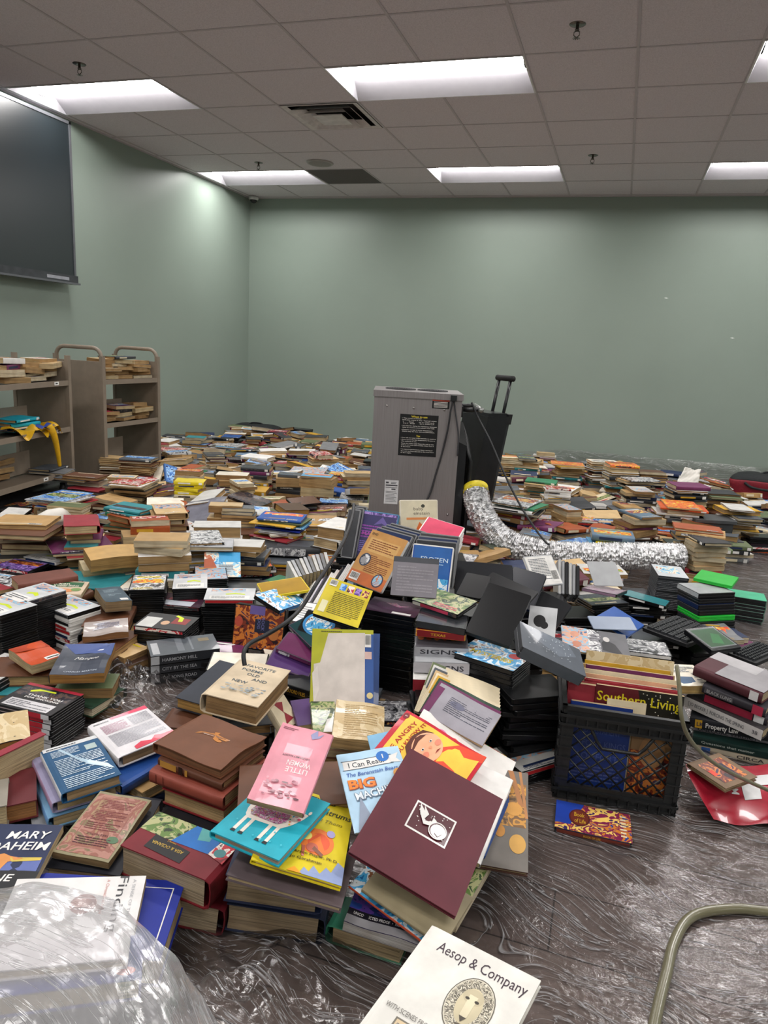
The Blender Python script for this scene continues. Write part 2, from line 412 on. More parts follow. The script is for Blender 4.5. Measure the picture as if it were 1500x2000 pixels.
b = MB(); b.box(-.11, -.07, -.5, .5, .3, .8, BLK); b.build('wall_bracket', t)
# ---- book carts
TAN = mat('#84786a', .45, var=.05); TAND = mat('#6f6457', .5, var=.05)
def cart(A, B, depth, label, handle=True, tagsn=0, ZS=(.19, .49, .805), zt=1.03):
    A = np.array(A); d = (B-A)[:2]; L = float(np.linalg.norm(d)); d /= L
    t = thing('book_cart', label, 'book cart', (A[0], A[1], 0), math.atan2(d[1], d[0]), 'tan steel library carts')
    w = depth   # local: x along the shelves, y towards the wall
    for k, x in enumerate((0, L-.025)):
        b = MB(); b.box(x, x+.025, 0, w, .1, ZS[2]+.13, TAN); b.box(x-.004, x+.029, -.006, .02, .1, ZS[2]+.17, TAN); b.box(x-.004, x+.029, w-.02, w+.006, .1, ZS[2]+.17, TAN)
        b.build('end_panel', t)
        r = .07; z1 = zt
        pts = [(x+.012, 0.012, ZS[2]+.1), (x+.012, .012, z1-r)]+[(x+.012, .012+r-r*math.cos(a), z1-r+r*math.sin(a)) for a in (.4, .8, 1.2, PI/2)]
        pts += [(x+.012, w-.012-r+r*math.sin(a), z1-r+r*math.cos(a)) for a in (0, .4, .8, 1.2, PI/2)]+[(x+.012, w-.012, ZS[2]+.1)]
        if handle: b = MB(); b.tube(pts, .0145, TAN, 8); b.build('handle', t)
    for z in ZS:
        b = MB(); b.box(.025, L-.025, .0, w, z-.02, z-.012, TAND); b.box(.025, L-.025, -.004, .004, z-.03, z+.004, TAN); b.box(.025, L-.025, w-.004, w+.004, z-.03, z+.004, TAN)
        b.build('shelf', t)
    b = MB()
    for z in ZS[:2]: b.box(.03, L-.2, w/2-.002, w/2+.004, z, z+.15, TAN)
    b.build('divider', t)
    for k in range(tagsn):
        b = MB(); zz = ZS[2-k % 3]; xx = L-.2 if k < 2 else .62*L
        b.box(xx, xx+.05, -.0065, -.004, zz-.022, zz+.0, mat('#e8e8e4', .5)); b.box(xx+.012, xx+.036, -.0072, -.0066, zz-.014, zz-.007, BLK); b.build('shelf_label', t)
    for x in (.05, L-.05):
        for y in (.05, w-.05):
            b = MB(); b.box(x-.015, x+.015, y-.02, y+.02, .055, .1, BLKS)
            T = Matrix.Translation((x, y, .045)) @ Matrix.Rotation(PI/2, 4, 'X')
            b.lathe([(0, -.014), (.04, -.014), (.045, -.008), (.045, .008), (.04, .014), (0, .014)], RUB, seg=16, T=T); b.build('caster', t)
    return t, d, L
cA = dep(137, 742, 4.93); cA0 = dep(0, 746, 4.2)
dd_ = 0
dd = (cA0-cA)[:2]; dd /= np.linalg.norm(dd)
c1A = np.array([cA[0]+dd[0]*.98, cA[1]+dd[1]*.98, 0])
CART1 = cart(c1A, np.array([cA[0], cA[1], 0]), .4, 'tan steel book cart cut off by the left edge, yellow bag hanging from it', handle=False, tagsn=3)
c2A = dep(200, 742, 5.15); c2B = dep(311, 742, 5.78)
CART2 = cart(np.array([c2A[0], c2A[1], 0]), np.array([c2B[0], c2B[1], 0]), .42, 'tan steel book cart with rounded handles standing behind the nearer cart')
# ---- dehumidifier
DD = 3.9
fa = dep(732, 761, DD); fb = dep(904, 771, DD)
dx = (fb-fa)[:2]; W = float(np.linalg.norm(dx)); dx /= W
ZT = float((fa[2]+fb[2])/2); Dp = .40
STEEL = None
def steel():
    m, nt, b = nm('brushed_steel')
    n = N(nt, 'ShaderNodeTexNoise'); n.inputs['Scale'].default_value = 1; n.inputs['Detail'].default_value = 4
    nt.links.new(coords(nt, (260, 260, 3)), n.inputs['Vector'])
    nt.links.new(ramp(nt, n.outputs[0], [(.3, srgb('#857f80')), (.7, srgb('#928d8d'))]), b.inputs['Base Color'])
    b.inputs['Metallic'].default_value = .45; b.inputs['Roughness'].default_value = .4; return m
STEEL = steel()
DH = thing('dehumidifier', 'tall stainless steel dehumidifier cabinet with black instruction sticker standing among the books', 'dehumidifier', (fa[0], fa[1], 0), math.atan2(dx[1], dx[0]))
b = MB(); b.box(0, W, 0, Dp, .04, ZT-.03, STEEL); b.box(.02, W-.02, .02, Dp-.02, 0.005, .04, BLK); b.build('cabinet', DH)
b = MB(); b.box(-.006, W+.006, -.006, Dp+.006, ZT-.034, ZT, STEEL); b.build('lid', DH)
b = MB()
for cx in (.3, .68):
    for k in range(6):
        b.lathe([(.012+k*.014, 0), (.012+k*.014, .004), (.017+k*.014, .004), (.017+k*.014, 0)], BLK, c=(W*cx, Dp*.5, ZT+.001), seg=24)
b.build('vent_grille', DH)
def dpx(x, y):  # pixel on the cabinet's front -> local x, z
    n = np.array([-dx[1], dx[0], 0]); d = ray(x, y); s = ((fa-ORI)@n)/(d@n); P = ORI+d*s
    return float((P-fa)[:2]@dx), float(P[2])
def sticker(name, x0, y0, x1, y1, m, lines, label=None):
    a = dpx(x0, y0); c = dpx(x1, y1); b = MB(); X0, X1, Z0, Z1 = a[0], c[0], c[1], a[1]
    b.box(X0, X1, -.0015, -.0002, Z0, Z1, m); w, h = X1-X0, Z1-Z0
    R_ = Matrix(((1, 0, 0, X0), (0, 0, -1, -.002), (0, 1, 0, Z0), (0, 0, 0, 1)))
    for s, fx, fy, sz, mm, al, ww in lines:
        if s is None: b.add([(X0+fx*w, -.002, Z0+fy*h), (X0+(fx+ww)*w, -.002, Z0+fy*h), (X0+(fx+ww)*w, -.002, Z0+(fy+sz)*h), (X0+fx*w, -.002, Z0+(fy+sz)*h)], [(0, 1, 2, 3)], mm)
        else: put_text(b, s, mm, fx*w, fy*h, sz*h, T=R_, align=al, width=(ww*w if ww else None), bold=.02)
    o = b.build(name, DH)
    if label: o['label'] = label
YL = mat('#d8c33a', .5); LT = mat('#cfcac4', .6)
tx = [('When to use', .5, .95, .065, YL, 'C', .42), ('Tips', .5, .49, .055, YL, 'C', None)]
rr = random.Random(4)
rows = [('• The room is humid', .05, .905, .5), ('and you want it dry. Typical rates:', .06, .865, .9), ('1        Small        up to 2,000 sq ft', .08, .82, .82), ('2 to 3   Large        up to 4,000 sq ft', .08, .785, .82),
        ('• It is ideal for drying the crawlspace, basement', .05, .725, .92), ('water on concrete, wood, plaster, room walls', .07, .685, .84), ('• If used in storage to lower temperature,', .05, .63, .82), ('there may be less dehumidification.', .07, .59, .85),
        ('• You will see water from humidity to continue', .05, .435, .92), ('• If you cannot find the temperature, be sure to', .05, .39, .9), ('the exhaust is on.', .07, .35, .4), ('Keep the intake clear from the wall to the', .07, .3, .85), ('unit as air must flow freely; clean 2 to 3', .07, .26, .85), ('is the best.', .07, .22, .25),
        ('• To improve performance, keep a strong air', .05, .155, .86), ('flow and run from this unit to the room door', .07, .11, .87), ('in the night.', .07, .07, .28)]
for s, fx, fy, ww in rows: tx.append((s, fx, fy, .03, LT, 'L', ww))
sticker('instruction_sticker', 782, 808, 851, 893, mat('#121214', .45), tx, 'black instruction sticker with yellow headings')
RD = mat('#b5452e', .5)
sticker('warning_sticker', 845, 777, 877, 799, mat('#121214', .45), [(None, 0, .72, .28, RD, 0, 1.), ('WARNING', .5, .84, .2, mat('#2a1512'), 'C', .7)]+[(None, .1, .1+.12*k, .05, LT, 0, .8) for k in range(5)], 'small black and red warning sticker')
G5 = mat('#4b4b50')
sticker('rating_label', 752, 937, 776, 985, mat('#c9c8ca', .5), [(None, .08, .86, .07, G5, 0, .2), (None, .45, .9, .02, G5, 0, .4), (None, .45, .85, .02, G5, 0, .35), (None, .08, .76, .05, G5, 0, .85), (None, .08, .68, .02, G5, 0, .85), (None, .5, .6, .05, G5, 0, .3)]
        + [(None, .1, .1+.06*k, .015, G5, 0, .8-.08*(k % 3)) for k in range(8)], 'white rating label')
b = MB()
for px, py in ((756, 792), (808, 797), (868, 801), (874, 1005), (896, 778)):
    x, z = dpx(px, py); T = Matrix.Translation((x, -.001, z)) @ Matrix.Rotation(PI/2, 4, 'X'); b.lathe([(0, .004), (.004, .003), (.006, 0)], mat('#9a9694', .3, metal=.8), seg=10, T=T)
b.build('screw', DH)
# ribbed black side housing
b = MB(); z0, z1 = .06, ZT*.72
prof = [(0, z0), (0, z1), (Dp*.75, z1+.1), (Dp+.0, z1+.08), (Dp, z0)]
for k, (x0, x1, m_) in enumerate(((W, W+.045, BLKS),)):
    vs_ = [(x0, p[0], p[1]) for p in prof]+[(x1, p[0]+.01, p[1]-.02) for p in prof]; n = len(prof)
    b.add(vs_, [tuple(range(n)), tuple(range(2*n-1, n-1, -1))]+[(i, n+i, n+(i+1) % n, (i+1) % n) for i in range(n)], m_)
for k in range(5):
    y = .035+k*.075; zt_ = z1-.03+min(y/(Dp*.75), 1)*.1
    b.tube([(W+.03, y, z0+.02), (W+.075, y, z0+.08), (W+.078, y, zt_-.09), (W+.04, y, zt_)], .011, BLK, 6)
b.build('ribbed_side_housing', DH)
b = MB(); hz = ZT-.085
b.box(W, W+.012, .03, Dp-.05, hz-.04, hz+.02, BLK); b.tube([(W+.01, .05, hz), (W+.11, .05, hz+.005)], .012, BLK, 8); b.tube([(W+.01, Dp-.06, hz), (W+.11, Dp-.06, hz+.005)], .012, BLK, 8)
b.build('handle_bracket', DH)
b = MB(); b.tube([(W+.11, .02, hz+.005), (W+.11, Dp-.03, hz+.005)], .015, mat('#8f918f', .3, metal=.7), 10); b.build('side_handle', DH)
b = MB(); b.box(W+.0, W+.0015, .1, .34, ZT-.2, ZT-.045, mat('#a9a7a6', .4)); put_text(b, 'LGR 7000', mat('#55304a'), .12, 0, .06, T=Matrix(((0, 0, 1, W+.002), (1, 0, 0, .1), (0, 1, 0, ZT-.08), (0, 0, 0, 1)))) if False else None
b.box(W+.0015, W+.002, .12, .3, ZT-.075, ZT-.055, mat('#3c3a3e')); b.box(W+.0015, W+.002, .12, .17, ZT-.19, ZT-.13, mat('#a8323e')); b.build('control_plate', DH)
for y in (.05, Dp-.06):
    b = MB(); T = Matrix.Translation((W-.01, y, .06)) @ Matrix.Rotation(PI/2, 4, 'Y'); b.lathe([(0, -.02), (.05, -.02), (.06, -.01), (.06, .01), (.05, .02), (0, .02)], RUB, seg=18, T=T); b.build('wheel', DH)
# cord on the cabinet
b = MB(); P = []
for x, y in ((886, 777), (880, 800), (874, 840), (862, 890), (850, 930), (842, 958), (833, 977), (822, 992)):
    lx, lz = dpx(x, y); P.append((lx, -.012-.01*math.sin(lz*9), lz))
b.tube(spline(P, 6), .0052, mat('#2b2b2e', .5), 8)
P = [(dpx(x, y)[0], -.01, dpx(x, y)[1]) for x, y in ((886, 777), (890, 810), (895, 850), (893, 890))]; b.tube(spline(P, 5), .004, mat('#3a3a3e', .5), 8)
b.build('power_cord', DH)
b = MB(); x, z = dpx(886, 776); b.rbox(x-.016, x+.016, -.03, 0, z-.02, z+.012, BLK); b.build('cord_clip', DH)
# ---- rolling case with telescopic handle behind it
RCd = 4.6
p0 = dep(958, 812, RCd); base = onz(958, 812, p0[2])
rc = thing('rolling_equipment_case', 'upright black rolling case with telescopic handle behind the dehumidifier', 'rolling case', (p0[0]-.10, p0[1], 0), math.atan2(dx[1], dx[0])+.5)
ln = .12; zc_ = p0[2]
def lean(x, y, z): return (x+ln*(z/zc_), y, z)
b = MB()
def lbox(b, x0, x1, y0, y1, z0, z1, m): 
    vs_ = [lean(x, y, z) for z in (z0, z1) for x, y in ((x0, y0), (x1, y0), (x1, y1), (x0, y1))]
    b.add(vs_, [(0, 3, 2, 1), (4, 5, 6, 7), (0, 1, 5, 4), (1, 2, 6, 5), (2, 3, 7, 6), (3, 0, 4, 7)], m)
lbox(b, -.11, .05, -.13, .15, .06, zc_, BLKS); lbox(b, -.10, .04, -.12, .14, zc_, zc_+.02, BLKS); b.build('case_body', rc)
b = MB()
for y in (-.1, .12): lbox(b, .05, .075, y-.02, y+.02, .05, zc_-.01, mat('#3d3f42', .35, metal=.5)); lbox(b, .05, .08, y-.03, y+.03, zc_-.05, zc_+.015, BLK)
for z in (.2, .42, .6): lbox(b, .05, .07, -.1, .12, z, z+.04, mat('#55585a', .4, metal=.4))
b.build('frame', rc)
b = MB(); gzt = dep(975, 742, RCd)[2]
for y in (-.05, .07): b.tube([lean(.065, y, zc_-.1), lean(.065, y, gzt)], .011, BLKS, 8)
b.build('telescopic_handle', rc)
b = MB(); b.tube([lean(.065, -.075, gzt+.01), lean(.065, .095, gzt+.01)], .019, RUB, 10); b.build('grip', rc)
for y in (-.12, .14):
    b = MB(); T = Matrix.Translation((.06, y, .05)) @ Matrix.Rotation(PI/2, 4, 'X'); b.lathe([(0, -.014), (.045, -.014), (.05, 0), (.045, .014), (0, .014)], RUB, seg=16, T=T); b.build('wheel', rc)
# ---- foil duct
def foil():
    m, nt, b = nm('crinkled_foil'); v = coords(nt)
    vo = N(nt, 'ShaderNodeTexVoronoi', feature='F1'); vo.inputs['Scale'].default_value = 48; nt.links.new(v, vo.inputs['Vector'])
    n = N(nt, 'ShaderNodeTexNoise'); n.inputs['Scale'].default_value = 40; n.inputs['Detail'].default_value = 5; nt.links.new(v, n.inputs['Vector'])
    ad = N(nt, 'ShaderNodeMath', operation='ADD'); nt.links.new(vo.outputs[0], ad.inputs[0]); nt.links.new(n.outputs[0], ad.inputs[1])
    bp = N(nt, 'ShaderNodeBump'); bp.inputs['Strength'].default_value = 1.; bp.inputs['Distance'].default_value = .012
    nt.links.new(ad.outputs[0], bp.inputs['Height']); nt.links.new(bp.outputs[0], b.inputs['Normal'])
    b.inputs['Base Color'].default_value = srgb('#eeeeef'); b.inputs['Metallic'].default_value = .9; b.inputs['Roughness'].default_value = .34; return m
ctrl = [(929, 962, 4.05), (933, 985, 4.0), (945, 1012, 3.95), (968, 1044, 3.9), (1005, 1066, 3.86), (1060, 1080, 3.84), (1120, 1084, 3.82), (1190, 1086, 3.8), (1260, 1086, 3.8), (1330, 1088, 3.82)]
C_ = spline([dep(*c) for c in ctrl], 46)
b = MB(); rr = random.Random(2); seg = 40; vs_ = []; fs_ = []
P = [Vector(p) for p in C_]; up = None; n = len(P)
for i in range(n):
    tdir = (P[min(i+1, n-1)]-P[max(i-1, 0)]).normalized(); up = up or Vector((0, 1, 0)); x = tdir.cross(up).normalized(); up = x.cross(tdir).normalized()
    for k in range(seg):
        A = 2*PI*k/seg; r0 = .068+.005*math.sin(i*1.9)+.005*(rr.random()-.5)*2
        vs_.append(tuple(P[i]+x*(r0*math.cos(A))+up*(r0*math.sin(A))))
for i in range(n-1):
    for k in range(seg): fs_.append((i*seg+k, i*seg+(k+1) % seg, (i+1)*seg+(k+1) % seg, (i+1)*seg+k))
b.add(vs_, fs_, foil(), False); du = thing('foil_duct', 'crinkled silver flexible duct curving down from the dehumidifier and across the floor', 'duct'); b.build('duct_hose', du)
b = MB(); Yt = mat('#d9c52a', .5); q0 = Vector(C_[0]); q1 = Vector(C_[3]); dr = (q0-q1).normalized()
b.tube([tuple(q0-dr*.01), tuple(q0+dr*.03)], .074, Yt, 28); b.build('collar', du)['label'] = 'yellow tape collar'
# ---- loose black cables
def cable(pts, r, label, m=None, name='power_cable'):
    b = MB(); b.tube(spline([dep(*p) for p in pts], 8), r, m or mat('#202124', .45), 8); return tag(b.build(name), label, 'cable')
cable([(921, 786, 3.95), (935, 818, 3.95), (958, 862, 3.9), (985, 925, 3.85), (1015, 985, 3.8), (1045, 1032, 3.7), (1065, 1058, 3.62), (1073, 1064, 3.6)], .0055, 'thin black cable running from the steel cabinet handle down to the foil duct')
cable([(691, 985, 2.6), (688, 1010, 2.5), (672, 1055, 2.35), (648, 1095, 2.25), (618, 1140, 2.15), (590, 1185, 2.1), (560, 1215, 2.0), (520, 1240, 1.98), (487, 1258, 1.96), (476, 1276, 1.93), (478, 1300, 1.92)], .0062, 'thick black cable snaking down over the video cases in the middle')
# ================================================================ BOOKS, CASES: builders
PAL = dict(maroon='#5a2334', crimson='#8e2631', red='#b3272b', brick='#7d3a2b', rust='#9c4a22', orange='#c9521f', brown='#5e3a25', choc='#38241b', leather='#6b4029',
    tan='#b08d5c', sand='#c4a678', cream='#d9cbac', ivory='#e4dccb', white='#dedcd8', pale='#c5c4c0', grey='#77787a', slate='#4c5157', char='#2d2f33', black='#16171a',
    navy='#1d2b4e', blue='#24509a', royal='#15309c', sky='#6aa7cf', teal='#2a7f86', aqua='#0f9fb4', dkteal='#173f42', green='#2f7a55', dkgreen='#24402f', moss='#5f6b4a', lime='#7fae2c', kelly='#1fae35',
    yellow='#d8c21e', gold='#c79a2a', mustard='#a8821f', purple='#4d2f66', plum='#6a2a55', violet='#7c6bb0', pink='#dc97a4', rose='#c9405f', peach='#d9a483', olive='#6d6a35', mauve='#8d7286', bluegrey='#5d7488', silver='#a9abae')
PRN = dict(fox=['#2a1620', '#7a2e1c', '#d07a32', '#3c2a50', '#e0c09a'], sea=['#2f80b8', '#8cc6e2', '#e8e2d2', '#c46a3a', '#4c93c0'], kids=['#58b0d8', '#e8c43c', '#d8622c', '#7ab04a', '#f0e8d8'],
    mono=['#26262a', '#8b8b8f', '#d8d8d8', '#55565c', '#bcbcc0'], forest=['#26351f', '#5d7a3a', '#a8a878', '#334a2c', '#c8c4a0'], red=['#7a1520', '#c22a35', '#e8d8d0', '#40101c', '#d86a50'],
    purp=['#2a1c4a', '#5a3a8a', '#9a7ac0', '#20305c', '#c8a0d0'], dark=['#101116', '#2c2c38', '#5a4a44', '#1c2430', '#8a8078'], fest=['#1b3a8a', '#c8792a', '#7a1f48', '#e8c060', '#38205a', '#d85a30'],
    wood=['#5e4a38', '#8a6a48', '#c8924a', '#7a5c40', '#d8b070'], warm=['#f0c83c', '#e88a2c', '#e0503c', '#f4dc6a', '#7a3a30'], people=['#3f6f9a', '#d8a890', '#8cb8d0', '#c0785c', '#e8e4e0'],
    lion=['#8e8674', '#c9c2ae', '#5f5a4e', '#ddd6c4', '#a39a84'], glit=['#3a3438', '#c8c0c0', '#6a6068', '#d05aa0', '#201c20', '#e8d060', '#807880'], aged=['#9c8060', '#8f5a4c', '#a8786a', '#7a6a4c', '#b09a74'],
    page=['#c9b48a', '#d4c29c', '#bfa679', '#cbb68c', '#ddcda8'], stars=['#1a2a5e', '#5a3a8c', '#2a4a9a', '#8a60b0'], blueart=['#1c4a9a', '#3a7ac8', '#9cc4e8', '#16306a', '#e0ecf4'], ice=['#1a6aa8', '#48a8dc', '#e4eef2', '#8a5a3a', '#2a88c0'])
def CM(c, gloss=.42):
    if not isinstance(c, str): return c
    if c.startswith('p:'):
        k = c[2:]; return mat_print('print_'+k, PRN[k], {'lion': 130, 'glit': 150, 'page': 9, 'aged': 22}.get(k, 26), .35, seed=len(k)*3.1+ord(k[0]))
    return mat(PAL.get(c, c), gloss, var=.1, coat=.15 if gloss < .5 else 0)
PAGES = ['#bda982', '#b08f60', '#cbbda0', '#977549', '#c4b69a', '#a5865a']
PLA = {}
def plastic(c): return mat('#0c0d0f' if c == 'black' else PAL.get(c, c), .3, .4, .06)
def cover_profile(w, t, th, hard, nx):
    """outer then inner outline (x, z) of an open shell whose back is the spine at x=-w/2"""
    j = .006 if hard else .001; out = []
    for i in range(nx+1): out.append((w/2-(w-j)*i/nx, 0.))
    bul = min(.18*t, .008) if hard else .0008
    n = 5
    for k in range(1, n): a = PI*k/n; out.append((-w/2+j-bul*math.sin(a)-(j if hard else j), t*(1-math.cos(a))/2 if hard else t*k/n))
    for i in range(nx+1): out.append((-w/2+j+(w-j)*i/nx, t))
    m_ = len(out); inn = []
    for i, (x, z) in enumerate(out):
        if i <= nx: inn.append((max(x, -w/2+j+th), th))
        elif i >= m_-nx-1: inn.append((max(x, -w/2+j+th), t-th))
        else: inn.append((x+th, min(max(z, th), t-th)))
    return out, inn
def make_geo(mc, mp, w, h, t, hard, cover, page, nx=1, ny=1, F=None, spine=None, T=None, back=None):
    """canonical book, spine at -x, bottom at z=0. F maps a local point to a local point (turn + warp)"""
    F = F or (lambda p: p); th = .0026 if hard else .0007
    out, inn = cover_profile(w, t, th, hard, nx); n = len(out); vs_ = []
    for j in range(ny+1):
        y = -h/2+h*j/ny; vs_ += [F((x, y, z)) for x, z in out]+[F((x, y, z)) for x, z in inn]
    S = 2*n; fo = []; fi = []; fsp = []
    for j in range(ny):
        for i in range(n-1):
            q = (j*S+i, (j+1)*S+i, (j+1)*S+i+1, j*S+i+1)
            (fsp if nx <= i < n-nx-2 else fo).append(q)
            fi.append((j*S+n+i, j*S+n+i+1, (j+1)*S+n+i+1, (j+1)*S+n+i))
        fo += [(j*S, j*S+n, (j+1)*S+n, (j+1)*S), (j*S+n-1, (j+1)*S+n-1, (j+1)*S+2*n-1, j*S+2*n-1)]
    for e in (0, ny):
        for i in range(n-1): fo.append((e*S+i, e*S+i+1, e*S+n+i+1, e*S+n+i))
    k = len(mc.v)
    mc.add(vs_, fo+fi, cover, False, T)
    i = mc.mid(spine or cover); mc.f += [tuple(a+k for a in f) for f in fsp]; mc.mi += [i]*len(fsp); mc.sm += [hard]*len(fsp)
    e = .0035 if hard else -.0001; x0 = -w/2+(.006 if hard else .001)+th; x1 = w/2-e; y1 = h/2-e; z0 = th; z1 = t-th
    mx = max(nx, 1); vs_ = []; fs = []; nz = 1
    idx = {}
    def V(x, y, z):
        kk = (round(x, 6), round(y, 6), round(z, 6))
        if kk not in idx: idx[kk] = len(vs_); vs_.append(F((x-(.0018 if (hard and x > x1-1e-6 and z0 < z < z1) else 0), y, z)))
        return idx[kk]
    X = [x0+(x1-x0)*i/mx for i in range(mx+1)]; Y = [-y1+2*y1*j/ny for j in range(ny+1)]; Z = [z0, (z0+z1)/2, z1]
    for a in range(mx):
        for c in range(2):
            fs.append((V(X[a], Y[0], Z[c]), V(X[a+1], Y[0], Z[c]), V(X[a+1], Y[0], Z[c+1]), V(X[a], Y[0], Z[c+1])))
            fs.append((V(X[a], Y[-1], Z[c+1]), V(X[a+1], Y[-1], Z[c+1]), V(X[a+1], Y[-1], Z[c]), V(X[a], Y[-1], Z[c])))
    for b_ in range(ny):
        for c in range(2):
            fs.append((V(x1, Y[b_], Z[c]), V(x1, Y[b_+1], Z[c]), V(x1, Y[b_+1], Z[c+1]), V(x1, Y[b_], Z[c+1])))
    if F is not None and nx > 1:
        for a in range(mx):
            for b_ in range(ny): fs.append((V(X[a], Y[b_], z1), V(X[a+1], Y[b_], z1), V(X[a+1], Y[b_+1], z1), V(X[a], Y[b_+1], z1)))
    mp.add(vs_, fs, page, False, T)
def turner(side, W_, H_, t, warp):
    """canonical -> quad frame. side: where the spine is. returns (w, h) canonical and F"""
    if side == 'L': w, h, R_ = W_, H_, (1, 0, 0, 1)
    elif side == 'R': w, h, R_ = W_, H_, (-1, 0, 0, -1)
    elif side == 'T': w, h, R_ = H_, W_, (0, 1, -1, 0)
    else: w, h, R_ = H_, W_, (0, -1, 1, 0)
    def F(p):
        x, y = R_[0]*p[0]+R_[1]*p[1], R_[2]*p[0]+R_[3]*p[1]
        return wp((x, y, p[2]))
    A, sw, cu, ph, fx = warp.get('wave', 0), warp.get('swell', 0), warp.get('curl', 0), warp.get('ph', 0), warp.get('arch', 0)
    ox, oy = {'L': (1, 0), 'R': (-1, 0), 'T': (0, -1), 'B': (0, 1)}[side]
    def wp(p):
        x, y, z = p; u, v, k = x/W_, y/H_, z/max(t, 1e-4); s = (u*ox+v*oy)+.5
        dz = k*(A*(math.sin(6.5*v+ph)*.6+math.sin(7*u+1.7*ph)*.4)*(.3+s)+sw*t*s*s)
        dz += cu*max(0, s)**2.2*(.6+.4*math.sin(3*v+ph))+fx*(1-4*u*u)
        return (x, y, z+dz)
    return w, h, F, wp
def art_into(mb, art, W_, H_, z, wp):
    dz = 0.0005
    for a in art:
        k = a[0]; zz = z+dz; dz += .00012
        if k == 'r':
            _, u0, v0, u1, v1, c = a; n = 6
            P = [wp(((u0+(u1-u0)*i/n)*W_, (v0+(v1-v0)*j/n)*H_, z)) for j in range(n+1) for i in range(n+1)]
            P = [(p[0], p[1], p[2]+zz-z) for p in P]
            mb.add(P, [(j*(n+1)+i, j*(n+1)+i+1, (j+1)*(n+1)+i+1, (j+1)*(n+1)+i) for j in range(n) for i in range(n)], CM(c))
        elif k in 'ep':
            if k == 'e':
                _, u, v, ru, rv, c = a; pts = [(u+ru*math.cos(2*PI*i/28), v+rv*math.sin(2*PI*i/28)) for i in range(28)]
            else: pts, c = a[1], a[2]
            P = [wp((p[0]*W_, p[1]*H_, z)) for p in pts]; mb.add([(p[0], p[1], p[2]+zz-z) for p in P], [tuple(range(len(P)))], CM(c))
        elif k == 't':
            _, s, u, v, size, c = a[:6]; o = a[6] if len(a) > 6 else {}
            T_ = MB(); put_text(T_, s, CM(c), 0, 0, size*H_, ang=0, align=o.get('al', 'C'), width=o['w']*(H_ if abs(o.get('ang', 0)) in (90, 270) else W_) if 'w' in o else None, bold=o.get('b', .012), shear=o.get('sh', 0), sy=o.get('sy', 1))
            ca, sa = math.cos(math.radians(o.get('ang', 0))), math.sin(math.radians(o.get('ang', 0)))
            bend = o.get('bend', 0)
            P = []
            for x, y, _z in T_.v:
                y += bend*x*x; X = u*W_+x*ca-y*sa; Y = v*H_+x*sa+y*ca; p = wp((X, Y, z)); P.append((p[0], p[1], p[2]+zz-z+.0001))
            mb.add(P, T_.f, CM(c))
        elif k == 'l':   # lines of small print: u0, v0, u1, v1, n, colour
            _, u0, v0, u1, v1, n, c = a; r_ = random.Random(int(abs(u0*97+v0*31)*100)+n)
            for i in range(n):
                v = v1+(v0-v1)*(i+.5)/n; hh_ = abs(v1-v0)/n*.22; e = u1 if r_.random() < .75 else u0+(u1-u0)*r_.uniform(.3, .9); x = u0
                while x < e-.01:
                    x2 = min(e, x+(u1-u0)*r_.uniform(.06, .16)); P = [wp((q[0]*W_, q[1]*H_, z)) for q in ((x, v-hh_), (x2, v-hh_), (x2, v+hh_), (x, v+hh_))]
                    mb.add([(p[0], p[1], p[2]+zz-z+.0001) for p in P], [(0, 1, 2, 3)], CM(c)); x = x2+(u1-u0)*.012
        elif k == 'b':   # barcode
            _, u0, v0, u1, v1 = a
            art_into(mb, [('r', u0, v0, u1, v1, 'white')], W_, H_, z+dz, wp); n = 22; r_ = random.Random(3)
            for i in range(n):
                x = u0+(u1-u0)*(.06+.88*i/n); x2 = x+(u1-u0)*.88/n*r_.choice((.35, .6)); P = [wp((q[0]*W_, q[1]*H_, z)) for q in ((x, v0+(v1-v0)*.2), (x2, v0+(v1-v0)*.2), (x2, v1-(v1-v0)*.08), (x, v1-(v1-v0)*.08))]
                mb.add([(p[0], p[1], p[2]+zz-z+.001) for p in P], [(0, 1, 2, 3)], CM('black')); dz += .00002
def spine_art(mb, items, side, W_, H_, t, wp, off):
    """items on the spine: ('r', a0, a1, colour) stretch along the spine 0..1 ; ('t', text, a, size/t, colour)"""
    L = H_ if side in 'LR' else W_
    base = {'L': ((-W_/2-off, H_/2), (0, -1)), 'R': ((W_/2+off, -H_/2), (0, 1)), 'B': ((-W_/2, -H_/2-off), (1, 0)), 'T': ((W_/2, H_/2+off), (-1, 0))}[side]
    nx_, ny_ = {'L': (-1, 0), 'R': (1, 0), 'B': (0, -1), 'T': (0, 1)}[side]
    k = 0
    for it in items:
        k += 1; e = .0004*k
        def pt(a, b): x = base[0][0]+base[1][0]*a*L+nx_*e; y = base[0][1]+base[1][1]*a*L+ny_*e; return wp((x, y, b*t))
        if it[0] == 'r':
            lo, hi = (it[4], it[5]) if len(it) > 4 else (.14, .86)
            mb.add([pt(it[1], lo), pt(it[2], lo), pt(it[2], hi), pt(it[1], hi)], [(0, 1, 2, 3)], CM(it[3]))
        else:
            V_, F_, wd, y0, y1 = text_polys(it[1], .012, 0); s = it[3]*t; wx = s if len(it) < 6 else it[5]*L/max(wd, .01)
            P = [pt(it[2]+v[0]*wx/L, .5+(v[1]-.35)*s/t) for v in V_]; mb.add(P, F_, CM(it[4]))
NBOOK = [0]; NCASE = [0]; ITEMS = []
def Mq(q, t): return mat4(q) @ Matrix.Translation((0, 0, -t))
